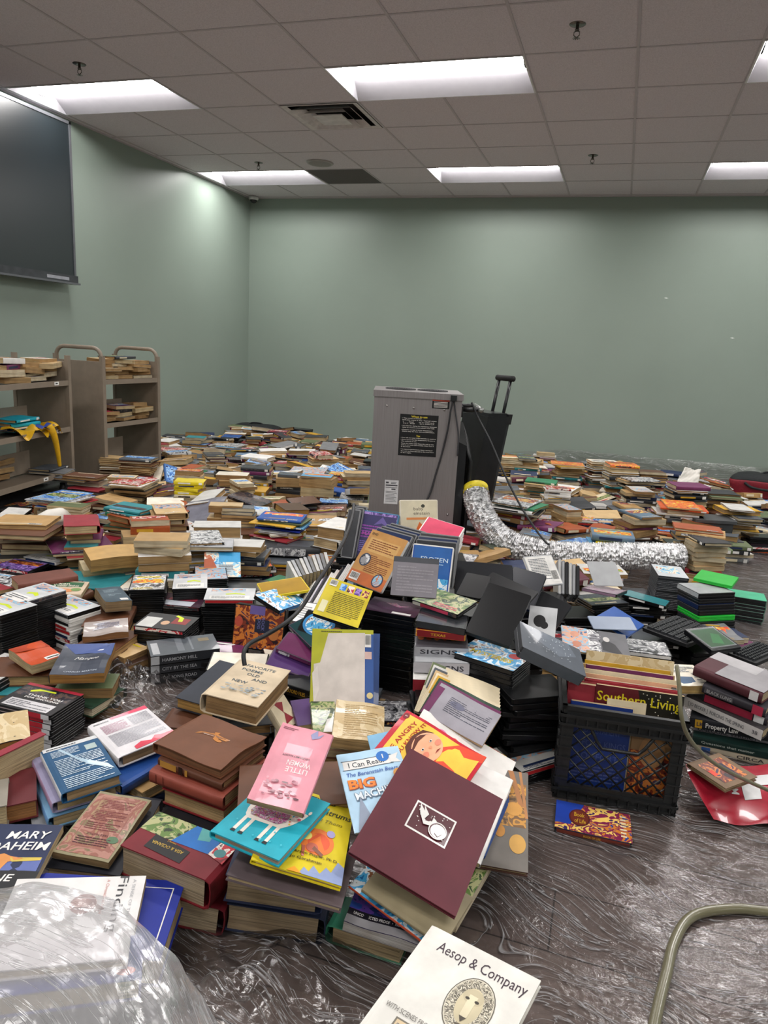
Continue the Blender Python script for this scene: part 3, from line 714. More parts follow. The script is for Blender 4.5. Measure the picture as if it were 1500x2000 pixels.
def item(kind, M, W_, H_, t, cover, name, label, cat, side='L', page=0, art=(), sp=(), warp=None, spcol=None, detail=1, group=None, seed=0, plast='black', decor=None):
    """one book or case with its parts. M places its bottom centre; W_ x H_ as read off the cover"""
    warp = dict(warp or {}); warp.setdefault('ph', seed*1.3)
    root = thing(name, label, cat, group=group, M=M)
    w, h, F, wp = turner(side, W_, H_, t, warp)
    nx, ny = {0: (1, 1), 1: (3, 3), 2: (8, 8)}[detail]
    if kind in 'HPMO':
        hard = kind == 'H'
        mc, mp = MB(), MB()
        pg = mat_pages(PAGES[page % len(PAGES)] if isinstance(page, int) else page)
        make_geo(mc, mp, w, h, t, hard, CM(cover, .55 if hard else .38), pg, nx, ny, F, CM(spcol) if spcol else None)
        if art: art_into(mc, art, W_, H_, t, wp)
        if sp: spine_art(mc, sp, side, W_, H_, t, wp, min(.18*t, .008)+.0004 if hard else .0012)
        mc.build('cover', root); mp.build('pages', root); NBOOK[0] += 1
    else:   # D: video case
        mc = MB(); pl = plastic(plast); k0 = len(mc.v)
        mc.rbox(-w/2, w/2, -h/2, h/2, 0, t*.47, pl, r=.006); mc.rbox(-w/2, w/2, -h/2, h/2, t*.53, t, pl, r=.006); mc.rbox(-w/2+.0015, w/2-.0015, -h/2+.0015, h/2-.0015, t*.46, t*.54, pl, r=.005, edge=0)
        mc.v[k0:] = [F(p) for p in mc.v[k0:]]; mc.build('case', root)
        if cover:
            ms = MB(); a = .0045
            P = [F(p) for p in ((-w/2+.003, -h/2+a, t), (w/2-a, -h/2+a, t), (w/2-a, h/2-a, t), (-w/2+.003, h/2-a, t))]; P = [(p[0], p[1], p[2]+.0004) for p in P]
            ms.add(P, [(0, 1, 2, 3)], CM(cover, .22))
            P = [F(p) for p in ((-w/2-.0006, -h/2+a, .0012), (-w/2-.0006, -h/2+a, t-.0012), (-w/2-.0006, h/2-a, t-.0012), (-w/2-.0006, h/2-a, .0012))]
            ms.add(P, [(0, 1, 2, 3)], CM(spcol or cover, .22))
            if art: art_into(ms, art, W_, H_, t, wp)
            if sp: spine_art(ms, sp, side, W_, H_, t, wp, .0008)
            ms.build('printed_insert', root)
        NCASE[0] += 1
    ITEMS.append((root.matrix_world.translation.x if False else M.translation.x, M.translation.y, max(W_, H_)/2, name))
    return root
fill = MB()
def into_heap(K, T, Wq, Hq, th, c_, side, F=None, last=False, pg=None, art=(), sp=(), warp=None):
    w, h, F, wp = turner(side, Wq, Hq, th, warp or dict(ph=0))
    sub = MB()
    if K == 'D':
        sub.rbox(-w/2, w/2, -h/2, h/2, 0, th, plastic('black'), r=.006, seg=1); sub.v = [F(v) for v in sub.v]
        if last: sub.add([F(q) for q in ((-w/2+.003, -h/2+.005, th+.0005), (w/2-.005, -h/2+.005, th+.0005), (w/2-.005, h/2-.005, th+.0005), (-w/2+.003, h/2-.005, th+.0005))], [(0, 1, 2, 3)], CM(c_, .25))
    else:
        n = 3 if last else 1
        make_geo(sub, sub, w, h, th, K in 'HKB', CM(c_, .5), mat_pages(pg or PAGES[0]), n, n, F)
    if art: art_into(sub, art, Wq, Hq, th, wp)
    if sp: spine_art(sub, sp, side, Wq, Hq, th, wp, min(.18*th, .008)+.0004 if K != 'D' else .0006)
    k0 = len(fill.v); fill.v += [tuple(T @ Vector(v)) for v in sub.v]; fill.f += [tuple(i+k0 for i in f_) for f_ in sub.f]
    ids = [fill.mid(m_) for m_ in sub.mats]; fill.mi += [ids[i] for i in sub.mi]; fill.sm += sub.sm
SMAX = {}
def Q(label, quad, z, size, t, cover, kind='H', tilt=(0, 0), name=None, cat=None, **kw):
    """item posed from the four corners of its cover seen in the photo"""
    opt = {k: kw.pop(k) for k in ('wt', 'wz', 'ws', 'yaw0') if k in kw}
    opt['ws'] = 350.; opt['wt'] = min(opt.get('wt', 60.), 150.)
    q, e = pose(quad, z, size, tilt, **opt)
    if e > 7: print('FIT %.1f px' % e, label, [round(x, 3) for x in q])
    name = name or {'H': 'hardback_book', 'P': 'paperback_book', 'M': 'magazine', 'D': 'video_case'}[kind]
    cat = cat or {'H': 'book', 'P': 'book', 'M': 'magazine', 'D': 'video case'}[kind]
    r = item(kind, Mq(q, t), q[6], q[7], t, cover, name, label, cat, **kw)
    SMAX[label] = (q, e); return r
DIM = {'H': (.155, .232), 'P': (.108, .175), 'T': (.14, .212), 'D': (.136, .19), 'M': (.21, .275), 'K': (.215, .27), 'V': (.13, .205), 'B': (.2, .26)}
ORD = ['top', 'second', 'third', 'fourth', 'fifth', 'sixth', 'seventh', 'eighth', 'ninth', 'tenth', 'eleventh', 'twelfth', 'thirteenth', 'fourteenth', 'fifteenth', 'sixteenth', 'seventeenth', 'eighteenth', 'nineteenth', 'twentieth', 'twenty-first', 'twenty-second']
CWORD = dict(choc='dark brown', char='charcoal', dkteal='dark teal', dkgreen='dark green', kelly='bright green', royal='royal blue', sky='sky blue', bluegrey='blue-grey', pale='pale grey')
PWORD = dict(fox='orange and brown picture', sea='seaside picture', kids='bright cartoonish', mono='black and white photo', forest='green leafy picture', red='red and white picture', purp='purple picture', dark='dark picture', fest='many-coloured picture', wood='brown photo', warm='yellow and red picture', people='portrait photo', aged='stained old', page='bare-paged', stars='starry blue', blueart='blue picture', ice='icy blue picture', lion='engraved', glit='glittery')
TWORD = {'H': 'hardback', 'P': 'paperback', 'T': 'large paperback', 'D': 'video case', 'M': 'magazine', 'K': 'thin picture book', 'V': 'boxed cassette case', 'B': 'big hardback'}
rs = random.Random(77)
import re
FOOT = []   # taken footprints: x, y, r
def rand_art(r, kind, cover):
    a = []; c2 = r.choice(['white', 'cream', 'gold', 'black', 'red', 'sky', 'yellow', 'navy'])
    if kind == 'D' or r.random() < .6:
        if r.random() < .6: v = r.uniform(-.3, .1); a.append(('r', -.44, v, .44, v+r.uniform(.25, .4), 'p:'+r.choice(['fox', 'kids', 'mono', 'people', 'forest', 'red', 'dark', 'fest', 'warm', 'blueart'])))
        v = r.choice((.3, -.38)); a.append(('r', -.36, v, r.uniform(.1, .36), v+.07, c2))
        if r.random() < .5: a.append(('l', -.38, -.46, .3, -.34, 3, c2))
        if r.random() < .3: a.append(('b', .16, -.46, .4, -.34))
    return a
def stack(place, cx, cy, yaw, spec, z0=0., tiltj=0., detail=0, jit=.012, yj=8, top=None, full=None, at=None):
    """pile of things whose topmost cover's centre is seen at pixel (cx, cy). spec, top to bottom: kind colour thickness(mm) spine-side [xN]"""
    its = []; hid = bool(re.match(r'(base|hidden base|dark case base|tray stack|dark pile left|dark case pile b)', place))
    for tok in spec.split():
        mt = re.match(r'([HPTDMKVB])([a-z:]+)(\d+)([lrtbp]?)(?:x(\d+))?$', tok)
        K, c, th, sd, n = mt.groups()
        for _ in range(int(n or 1)): its.append((K, c, int(th)/1000, {'p': 'T'}.get(sd, sd.upper()) or None))
    nv = len(its)
    if z0 == 0 and at is None and not hid and cy < 1062 and its[0][0] != 'D' and cx != 40:
        goal = (.15 if cy < 885 else .2 if 'duct' in place else .27 if cx > 980 else .235)*rs.uniform(.85, 1.1); pool = [i for i in its[1:] if i[0] in 'HPT'] or [('T', 'tan', .03, 'T'), ('H', 'sand', .028, 'T')]
        while sum(i[2] for i in its) < goal: e_ = rs.choice(pool); its.append((e_[0], rs.choice([e_[1], e_[1], 'char', 'slate', 'white', 'navy', 'crimson', 'brown', 'teal']), e_[2], rs.choice('TTB')))
    H_ = sum(i[2] for i in its)+.001*len(its); c = onz(cx, cy, z0+H_) if at is None else at; z = z0+H_; base_yaw = math.degrees(YAW)+yaw
    FOOT.append((c[0], c[1], .12)); n = nv; ndup = {}
    for K, cc, th, sd in its: ndup[(K, cc)] = ndup.get((K, cc), 0)+1
    for i, (K, cc, th, sd) in enumerate(its):
        w, h = DIM[K]; s = rs.uniform(.94, 1.06) if K not in 'D' else 1; w *= s; h *= s
        sd = sd or rs.choice('BTLR' if K not in 'DV' else 'BT')
        Wq, Hq = (w, h) if sd in 'LR' else (h, w)
        z -= th
        jx, jy = (rs.gauss(0, jit), rs.gauss(0, jit)) if i else (0, 0)
        yw = math.radians(base_yaw+(rs.gauss(0, yj) if i else 0)); ta, tb = math.radians(rs.gauss(0, tiltj)), math.radians(rs.gauss(0, tiltj))
        q = [c[0]+jx, c[1]+jy, z+th, yw, ta, tb, Wq, Hq]
        z -= .001
        isD = K == 'D'; pc = cc if not isD or cc.startswith('p:') or cc not in ('black', 'grey', 'silver', 'kelly', 'red', 'royal', 'blue') else cc
        art = rand_art(rs, K, cc) if (i == 0 and top is None) else (top if i == 0 else ())
        lib = rs.random() < .45
        sp = []
        if K == 'D':
            sp = [('r', .03, .97, rs.choice(['black', 'char', 'white', 'red', 'navy', 'p:dark', 'p:red', 'white', 'p:fest']))] if cc != 'black' or rs.random() < .5 else []
            if rs.random() < .35: sp.append(('r', .05, .2, 'white'))
        else:
            if rs.random() < .8: sp.append(('r', rs.uniform(.1, .2), rs.uniform(.5, .75), rs.choice(['cream', 'gold', 'white', 'black', 'navy', 'sand', 'p:mono', 'p:dark']), .3, .7))
            if lib: sp.append(('r', .84, .95, 'white'))
        if hid or i >= nv or (K == 'D' and i > 9 and z > 0):
            into_heap(K, Mq(q, th), Wq, Hq, th, cc, sd, pg=rs.choice(PAGES), sp=[('r', .12, rs.uniform(.4, .7), rs.choice(['cream', 'gold', 'white', 'black']), .3, .7), ('r', .85, .94, 'white')] if sd == 'B' and K != 'D' else ()); continue
        cw = CWORD.get(cc, cc) if not cc.startswith('p:') else PWORD[cc[2:]]
        many = ndup[(K, cc)] > 1
        tw = TWORD[K]
        if many and K in 'DV':
            nth = '' ; label = '%s %s in the %s' % (cw, tw, place); grp = 'matching video cases in the %s' % place
            if i == 0: label = '%s %s topping the %s' % (cw, tw, place); grp = None
        else:
            pos = 'topmost on' if i == 0 else ('lowest seen in' if i == n-1 else ORD[min(i, 21)]+' down in'); grp = None
            label = '%s %s, %s the %s' % (cw, tw, pos, place)
        kind = 'D' if K in 'DV' else ('H' if K in 'HKB' else ('M' if K == 'M' else 'P'))
        while len(label.split()) > 16: label = label.rsplit(' ', 1)[0]
        nmz = {'H': 'hardback_book', 'P': 'paperback_book', 'M': 'magazine', 'D': 'video_case'}[kind]
        plast = cc if (isD and cc in ('kelly', 'red', 'royal', 'blue', 'silver', 'white', 'grey')) else 'black'
        cov = cc
        if kind == 'D': cov = None if (cc == 'black' and i) or cc == 'kelly' or (cc in ('grey', 'silver', 'red', 'royal', 'blue') and K == 'D') else cc
        wv = {} if kind == 'D' else dict(wave=rs.uniform(0, .004), swell=rs.uniform(0, .12) if i == 0 else 0)
        item(kind, Mq(q, th), Wq, Hq, th, cov, nmz, label, {'H': 'book', 'P': 'book', 'M': 'magazine', 'D': 'video case'}[kind], side=sd, page=rs.randrange(6), art=art if cov or kind != 'D' else (), sp=sp if cov or kind != 'D' else (), warp=wv if i == 0 else {},
             detail=max(detail, 1 if i == 0 else 0), group=grp or ('books in the %s' % place if K not in 'DV' else 'cases in the %s' % place), seed=i, plast=plast)
    return c
# ================================================================ FOREGROUND, posed one by one
B_, Wt = 'black', 'white'
def low(a):
    k = a[0]; f = lambda v: v*.72-.13
    if k == 'p': return ('p', [(u-.03, f(v)) for u, v in a[1]], a[2])
    if k == 'e': return ('e', a[1]-.03, f(a[2]))+a[3:]
    return ('r', a[1]-.03, f(a[2]), a[3]-.03, f(a[4]), a[5])
# --- right of centre: the maroon book and what lies round it
Q('large plain maroon hardback with a white stamped bell picture, leaning on the front pile', [(802, 1460), (981, 1563), (888, 1790), (685, 1664)], .23, (.245, .298), .010, '#561b27', tilt=(14, 12), detail=1, page='#cdbfa2',
  art=[('r', -.2, -.12, .2, .12, Wt), ('r', -.185, -.106, .185, .106, '#4e1722')] + [('e', rs.uniform(-.17, .17), rs.uniform(-.09, .09), .005, .004, Wt) for _ in range(26)]
  + [('p', [(-.16, .1), (-.1, .06), (-.12, .1), (-.05, .05), (-.07, .0), (.0, .01), (.0, .045), (.04, .03), (.03, -.02), (-.06, -.04), (-.1, .0), (-.13, .03)], Wt), ('p', [(-.05, .03), (-.02, .035), (-.02, .0), (-.06, -.01)], '#4e1722'),
     ('e', .08, -.035, .085, .066, Wt), ('e', .08, -.035, .076, .058, '#4e1722'), ('e', .085, -.038, .07, .053, Wt), ('p', [(.06, -.06), (.1, -.075), (.13, -.04), (.126, -.05), (.1, -.085), (.065, -.07)], '#3a1420'), ('p', [(.03, -.02), (.036, .0), (.06, .015), (.034, -.004)], '#3a1420')])
Q('soft red and yellow reader with a painted child face, half under the maroon book', [(700, 1508), (797, 1373), (947, 1478), (858, 1618)], .212, (.152, .229), .004, '#c2182f', kind='P', detail=2, side='L', warp=dict(wave=.004), wz=8000,
  art=[('r', -.36, -.46, .46, .44, '#efc447'), ('r', -.5, .44, .5, .5, '#c2182f'), ('t', "YOU'RE ANGRY", .02, .36, .075, '#a82418', dict(w=.78, b=.02, bend=-1.4)), ('t', 'AND YOU KNOW IT!', .06, .27, .06, '#a82418', dict(w=.82, b=.02, bend=-1.4)),
       ('t', 'SCHOLASTIC READER', -.44, .0, .035, 'cream', dict(ang=90, w=.5)), ('e', .42, .46, .045, .035, '#7a1020'), ('t', '2', .42, .46, .035, Wt),
       ('p', [(.5, -.5), (-.2, -.5), (-.2, -.25), (.04, -.08), (.3, -.06), (.46, -.2)], '#dd4a30'), ('e', .2, .06, .2, .16, '#f0b08a'), ('p', [(-.02, .05), (-.05, .16), (.05, .25), (.22, .26), (.36, .21), (.41, .09), (.33, .15), (.2, .17), (.05, .15)], '#5a2c1e'),
       ('e', .14, .08, .024, .011, Wt), ('e', .14, .08, .011, .009, B_), ('e', .29, .07, .024, .011, Wt), ('e', .29, .07, .011, .009, B_), ('e', .1, .02, .05, .03, '#e88a70'), ('e', .33, .0, .045, .03, '#e88a70'), ('p', [(.18, -.05), (.24, -.04), (.29, -.06), (.24, -.058)], '#8a3020'), ('e', .22, .03, .02, .014, '#e29a74')])
Q('white picture book with blue lettering, sticking out behind the angry-child reader', [(822, 1372), (1010, 1490), (962, 1612), (770, 1486)], .19, (.215, .18), .006, '#dedbd6', kind='P', detail=1, side='T', sp=[('r', .1, .4, 'p:kids')],
  art=[('p', [(-.2, .28), (-.1, .32), (.0, .28), (.03, .2), (-.05, .14), (-.18, .18)], 'p:warm'), ('e', -.24, .27, .06, .07, '#d77aa8'), ('t', 'RTY', .1, .2, .16, 'blue', dict(w=.14)), ('t', 'LY', .28, .02, .12, 'blue'), ('t', 'AMY KURZMAN', .44, -.14, .07, 'grey', dict(ang=68, w=.42)),
       ('e', .3, -.1, .035, .05, '#d8a868'), ('p', [(.25, -.16), (.35, -.14), (.37, -.34), (.26, -.36)], '#dca63c'), ('r', .262, -.235, .362, -.2, '#b8402c'), ('r', .262, -.3, .362, -.27, '#b8402c'), ('p', [(.26, -.36), (.37, -.34), (.38, -.48), (.25, -.48)], '#3a6aa8')])
Q('thin white paperback edge with blue spine, below the white picture book', [(850, 1440), (1003, 1528), (935, 1690), (775, 1600)], .17, (.21, .25), .012, '#e2e0dc', kind='P', detail=1, side='R', spcol='blue')
Q('dark framed blue-edged picture book, peeking out right of the maroon book', [(860, 1450), (1012, 1536), (945, 1672), (790, 1590)], .155, (.2, .235), .009, '#1b3f7c', kind='H', detail=1, side='L', art=[('r', -.46, -.46, .46, .46, 'white'), ('r', -.44, -.44, .44, .44, 'p:mono')])
Q('large brown picture book with dried flowers on its cover, under the maroon book', [(905, 1490), (1029, 1508), (1029, 1706), (880, 1680)], .135, (.2, .27), .012, '#4a3026', kind='H', detail=1, side='L', tilt=(2, 3), art=[('r', -.5, -.5, .5, .5, '#6d6862'), ('r', .0, -.1, .47, .36, 'p:wood'), ('p', [(.2, .5), (.28, .5), (.44, .12), (.38, .1)], '#a8744a'), ('p', [(.36, .5), (.4, .5), (.5, .0), (.46, .0)], '#b07c50'), ('e', .3, .08, .12, .07, '#c8924a'), ('e', .36, -.26, .11, .09, '#c89a50'), ('e', .14, .2, .08, .05, '#8a5a3a'), ('e', .12, -.16, .07, .06, '#b8803c')])
Q('faded green illustrated book, lowest under the maroon book', [(820, 1560), (990, 1640), (890, 1800), (720, 1700)], .10, (.215, .27), .03, 'p:forest', kind='P', detail=1, page='#cdbfa2')
Q('pale blue reader about big machines, left of the maroon book', [(655, 1477), (782, 1452), (822, 1600), (697, 1632)], .238, (.152, .225), .003, '#a9cbe2', kind='P', tilt=(4, 6), detail=2, warp=dict(wave=.003), wz=8000,
  art=[('r', -.44, .26, .3, .38, Wt), ('t', 'I Can Read!', -.08, .32, .1, '#303840', dict(w=.56, ang=0)), ('r', -.46, .255, .34, .262, '#303840'), ('r', -.46, .378, .34, .385, '#303840'), ('p', [(.3, .36), (.46, .4), (.4, .32), (.46, .26), (.3, .27)], Wt), ('e', .2, .37, .1, .075, '#1468b8'), ('t', '1', .2, .37, .09, Wt),
       ('t', 'The Berenstain Bears', -.02, .19, .07, '#2c58a0', dict(w=.8, sh=.2)), ('t', 'BIG', -.22, .06, .16, '#8a3a08', dict(w=.42, b=.06)), ('t', 'BIG', -.225, .065, .155, '#ee7a14', dict(w=.40, b=.03)), ('t', 'MACHINES', .02, -.07, .13, '#50667c', dict(w=.78, b=.06, ang=6)), ('t', 'MACHINES', .015, -.065, .125, '#dfe8ee', dict(w=.76, b=.01, ang=6)),
       ('p', [(-.44, -.5), (-.3, -.1), (-.16, -.5)], '#8894a8'), ('p', [(-.38, -.5), (-.3, -.2), (-.22, -.5)], '#a9cbe2'), ('p', [(-.1, -.5), (-.16, -.3), (.1, -.24), (.4, -.3), (.5, -.5)], '#7c98a8'), ('e', -.06, -.36, .06, .05, '#e8a83c'), ('e', .12, -.32, .06, .05, '#e0983c'), ('e', .3, -.38, .06, .05, '#e8a83c'), ('p', [(-.14, -.5), (-.1, -.42), (.0, -.42), (.02, -.5)], '#c8402c'), ('e', .36, .1, .08, .07, '#d89a4a')])
Q('blue reader lying under the big-machines one, only its edge showing', [(728, 1440), (800, 1410), (850, 1540), (745, 1570)], .2, (.15, .2), .003, '#7fb4d6', kind='P', detail=0)
Q('plum and navy paperback stamped uncorrected proof, on the green book at the front', [(700, 1700), (838, 1752), (818, 1848), (682, 1790)], .085, (.14, .212), .022, '#241a4a', kind='P', tilt=(4, 2), detail=2, side='T', warp=dict(curl=0, wave=.004), wt=200, page='#a9a6a3',
  art=[('r', -.5, -.22, .5, .5, 'p:stars'), ('r', -.5, -.34, .5, -.22, '#15131c'), ('t', 'UNCORRECTED PROOF  •  NOT FOR SALE', .02, -.28, .055, Wt, dict(w=.88, sy=1.3)), ('p', [(-.44, .02), (.2, -.1), (.24, .3), (.28, -.12), (.5, -.3), (.5, -.26), (.3, -.06), (.24, .5), (.16, -.06), (-.44, .06)], '#a03038'), ('r', -.5, -.5, .5, -.34, '#8e8d90')])
Q('green hardback lying at the very front with a yellow-lined edge', [(672, 1752), (808, 1795), (784, 1848), (645, 1805)], .045, (.165, .125), .04, '#3c8a6c', kind='H', detail=1, side='L', wt=200, wz=9000, page='#a89472')
Q('worn blue and orange picture book, fanned between the proof copy and the maroon book', [(722, 1680), (900, 1765), (835, 1862), (705, 1712)], .115, (.215, .19), .008, 'p:ice', kind='H', tilt=(8, 10), detail=2, side='B', warp=dict(wave=.008), spcol='#c8502c', wt=120)
Q('faded paper-edged picture book, fanned directly beneath the maroon book', [(760, 1670), (925, 1745), (860, 1855), (725, 1720)], .14, (.22, .2), .01, '#8f8468', kind='H', tilt=(10, 10), detail=1, side='B', wt=120)
Q('white book on fables with a lion drawing, nearest book at the bottom edge', [(860, 1786), (1050, 1936), (905, 2210), (640, 2085)], .17, (.205, .255), .014, '#dcdad3', kind='H', tilt=(6, -2), detail=1, wt=300, wz=3000,
  art=[('t', 'Aesop & Company', .05, .39, .105, '#3c2c38', dict(w=.8, b=.0)), ('e', .12, .13, .19, .19, '#5f5b50'), ('e', .12, .13, .182, .183, '#cfc9b8'), ('e', .12, .13, .175, .176, 'p:lion'), ('e', .12, .13, .1, .12, '#c4b99a'), ('e', .12, .19, .085, .05, '#b8ad90'), ('p', [(.085, .2), (.155, .2), (.15, .06), (.12, .04), (.09, .06)], '#d6ccae'), ('e', .08, .17, .018, .009, '#3a342c'), ('e', .16, .17, .018, .009, '#3a342c'), ('p', [(.09, .055), (.15, .055), (.12, .02)], '#4a4238'), ('p', [(.08, .0), (.12, .01), (.16, .0), (.12, -.012)], '#5a5044'),
       ('t', 'WITH SCENES FROM HIS LEGENDARY LIFE', -.02, -.1, .045, '#6a6460', dict(w=.82, b=.0)), ('r', -.3, -.5, .34, -.14, '#6e685c'), ('r', -.285, -.5, .325, -.15, '#cdb793'), ('r', -.27, -.44, .3, -.17, 'p:lion'), ('p', [(-.1, -.2), (.02, -.21), (.06, -.3), (-.02, -.38), (-.12, -.32)], '#c49a70')])
# --- middle front
Q('pink paperback lying with its title upside down', [(553, 1410), (652, 1434), (594, 1590), (481, 1560)], .30, (.108, .196), .014, '#d68d9b', kind='P', tilt=(10, 8), detail=2, side='R', warp=dict(wave=.003), wz=8000, page='#a58a68',
  art=[('t', 'LITTLE', .1, -.06, .085, '#e8d8d8', dict(ang=180, w=.4)), ('t', 'WOMEN', .1, .02, .085, '#e8d8d8', dict(ang=180, w=.44)), ('t', 'LOUISA MAY ALCOTT', .0, .1, .03, '#3c2a34', dict(ang=180, w=.5)), ('l', -.44, .42, -.16, .46, 2, '#7c3c4c'), ('p', [(.1, .42), (.2, .5), (.24, .42), (.34, .47), (.28, .4), (.16, .36)], '#8f8fb4')]
  + [('e', rs.uniform(-.34, .3), rs.uniform(-.4, -.2), rs.uniform(.02, .06), rs.uniform(.008, .02), rs.choice(['#a45f70', '#5c3440', '#e0a3ae', '#8c4c5c'])) for _ in range(30)])
Q('turquoise book with a sequin-bodied llama on its cover', [(519, 1520), (647, 1572), (543, 1680), (415, 1623)], .235, (.15, .205), .016, '#1b9fb2', kind='H', tilt=(2, -2), detail=1, side='L', spcol='#b03468', page='#a5907c', wz=8000,
  art=[low(a_) for a_ in [('p', [(-.34, .16), (-.36, .34), (-.3, .42), (.22, .42), (.26, .3), (.3, .42), (.34, .47), (.42, .46), (.4, .34), (.32, .14), (.24, .02), (-.22, -.02), (-.3, .04)], '#dfd8cc')]
  + [('r', x, -.32, x+.05, .04, '#dfd8cc') for x in (-.28, -.17, .08, .19)] + [('p', [(x-.01, -.36), (x+.06, -.36), (x+.05, -.31), (x, -.31)], B_) for x in (-.28, -.17, .08, .19)]
  + [('p', [(-.28, .14), (-.24, .06), (.16, .06), (.24, .16), (.22, .34), (-.26, .34)], 'p:glit'), ('e', .37, .4, .012, .01, B_), ('e', .3, .36, .03, .02, '#d86a90'), ('e', .36, .3, .025, .018, '#c84a6a'), ('e', .42, .5, .02, .03, '#dfd8cc')] + [('e', .22+.02*k, .34-.05*k, .012, .01, ('#c8402c', '#e8c03c', '#3a8a5a')[k % 3]) for k in range(5)]
  + [('e', rs.uniform(-.4, .45), rs.uniform(-.45, -.05), .012, .01, '#40b8c8') for _ in range(8)]])
Q('bright yellow picture book about a tantrum, half under the turquoise llama book', [(545, 1525), (690, 1578), (664, 1731), (495, 1680)], .20, (.205, .255), .010, '#d9c41f', kind='H', tilt=(0, 6), detail=2, warp=dict(wave=.003), side='L', wz=8000, spcol='#7a2c24',
  art=[('e', .14, -.1, .2, .15, '#f0803c'), ('e', .16, -.1, .13, .1, '#e8603c'), ('t', "Tilly's", .1, .42, .1, '#33381c', dict(sh=.3, w=.36)), ('t', 'Tantrums', .26, .28, .1, '#33381c', dict(sh=.3, w=.46)), ('t', 'Tamed Them', .14, .16, .05, '#8c8020', dict(sh=.3, w=.5)),
       ('e', .0, -.06, .07, .05, '#f4e27a'), ('e', -.08, -.12, .06, .05, '#5c4a3c'), ('e', .1, -.18, .07, .05, '#c86a58'), ('p', [(-.02, -.18), (.0, -.3), (.03, -.3), (.02, -.18)], '#c86a58'), ('p', [(.1, -.2), (.22, -.26), (.24, -.23), (.12, -.16)], '#8a5a4a'), ('e', .28, .02, .05, .04, '#a8a0d0'), ('t', 'Patterson Pieper, Ph.D.', .12, -.26, .042, '#4a3a10', dict(w=.6)), ('t', 'Jo Gershman', .06, -.33, .042, '#4a3a10', dict(w=.36)),
       ('p', [(.02, -.5), (.06, -.42), (.12, -.46), (.16, -.38), (.24, -.45), (.3, -.36), (.36, -.4), (.42, -.26), (.5, -.3), (.5, -.5)], '#8c9cc4'), ('p', [(-.12, -.5), (-.04, -.44), (.05, -.5)], '#e89c1c')])
Q('open-covered grey book lying askew under the yellow picture book', [(480, 1625), (700, 1660), (660, 1790), (460, 1690)], .165, (.23, .2), .012, '#5b4f52', kind='H', tilt=(-4, 4), detail=2, warp=dict(curl=.0), side='T', wt=150)
Q('thick navy hardback with stamped page edges, under the yellow picture book', [(470, 1612), (645, 1640), (624, 1742), (455, 1700)], .14, (.235, .18), .06, '#232c48', kind='H', detail=1, side='R', wt=400, wz=9000, page='#8b7a60')
Q('thick navy hardback lying on the floor beneath its twin', [(475, 1650), (650, 1690), (626, 1798), (458, 1762)], .07, (.235, .18), .062, '#20283f', kind='H', detail=1, side='R', wt=400, wz=9000, page='#8b7a60')
# --- the big atlas-like pair
Q('thick red geography book on Asia and Oceania, with a stamped page edge', [(315, 1577), (453, 1655), (417, 1719), (237, 1653)], .15, (.235, .18), .068, '#6e1620', kind='H', tilt=(0, 0), detail=1, side='R', wt=200, wz=9000, page='#9b8a70', warp=dict(ph=1.),
  art=[('p', [(-.5, .5), (-.02, .5), (-.12, -.02), (-.5, .0)], 'p:forest'), ('p', [(-.02, .5), (.3, .5), (.34, .0), (-.12, -.02)], '#1466b0'), ('p', [(.04, .5), (.2, .5), (.22, .26), (.1, .2)], '#4f9a98'), ('p', [(-.3, .0), (.14, -.1), (.14, -.4), (-.3, -.34)], '#141316'), ('t', 'ASIA & OCEANIA', -.09, -.18, .1, '#b89a3c', dict(ang=180, w=.36)), ('t', 'Volume 2', -.09, -.06, .04, 'gold', dict(ang=180, w=.1)),
       ('p', [(.34, .5), (.5, .5), (.5, -.1), (.3, .0)], 'p:red'), ('e', .4, .1, .06, .1, '#4a8a8c')])
r_ = Q('thick dark red volume lying beneath the Asia and Oceania book', [(330, 1640), (460, 1700), (436, 1780), (300, 1740)], .075, (.235, .18), .065, '#5a101a', kind='H', detail=1, side='R', wt=300, wz=9000, page='#9b8a70')
Q('faded green and rose old schoolbook with framed text, on a dark book', [(197, 1548), (293, 1563), (213, 1685), (100, 1660)], .13, (.13, .205), .016, '#8c8465', kind='P', tilt=(6, 2), detail=2, side='L', wz=7000, wt=150, page='#7a6444', warp=dict(wave=.003),
  art=[('r', -.46, -.46, .46, .46, 'p:aged'), ('r', -.36, -.36, .36, .42, '#8f5a50'), ('r', -.345, -.352, .345, .412, 'p:aged'), ('l', -.3, .24, .3, .38, 6, '#6b2c30'), ('l', -.3, .04, .3, .2, 7, '#6b2c30'), ('l', -.3, -.1, .3, .02, 4, '#6b2c30'), ('t', 'TAKE NOTICE', .02, -.16, .04, '#4a1c24', dict(ang=180, w=.4)), ('l', -.3, -.33, .3, -.2, 4, '#4a1c24'), ('e', .32, -.2, .1, .05, '#4c6a4c')])
Q('dark-covered book supporting the faded green schoolbook', [(190, 1545), (315, 1560), (235, 1715), (90, 1690)], .105, (.15, .225), .03, '#22232a', kind='H', tilt=(4, 0), detail=1, side='T', wt=200)
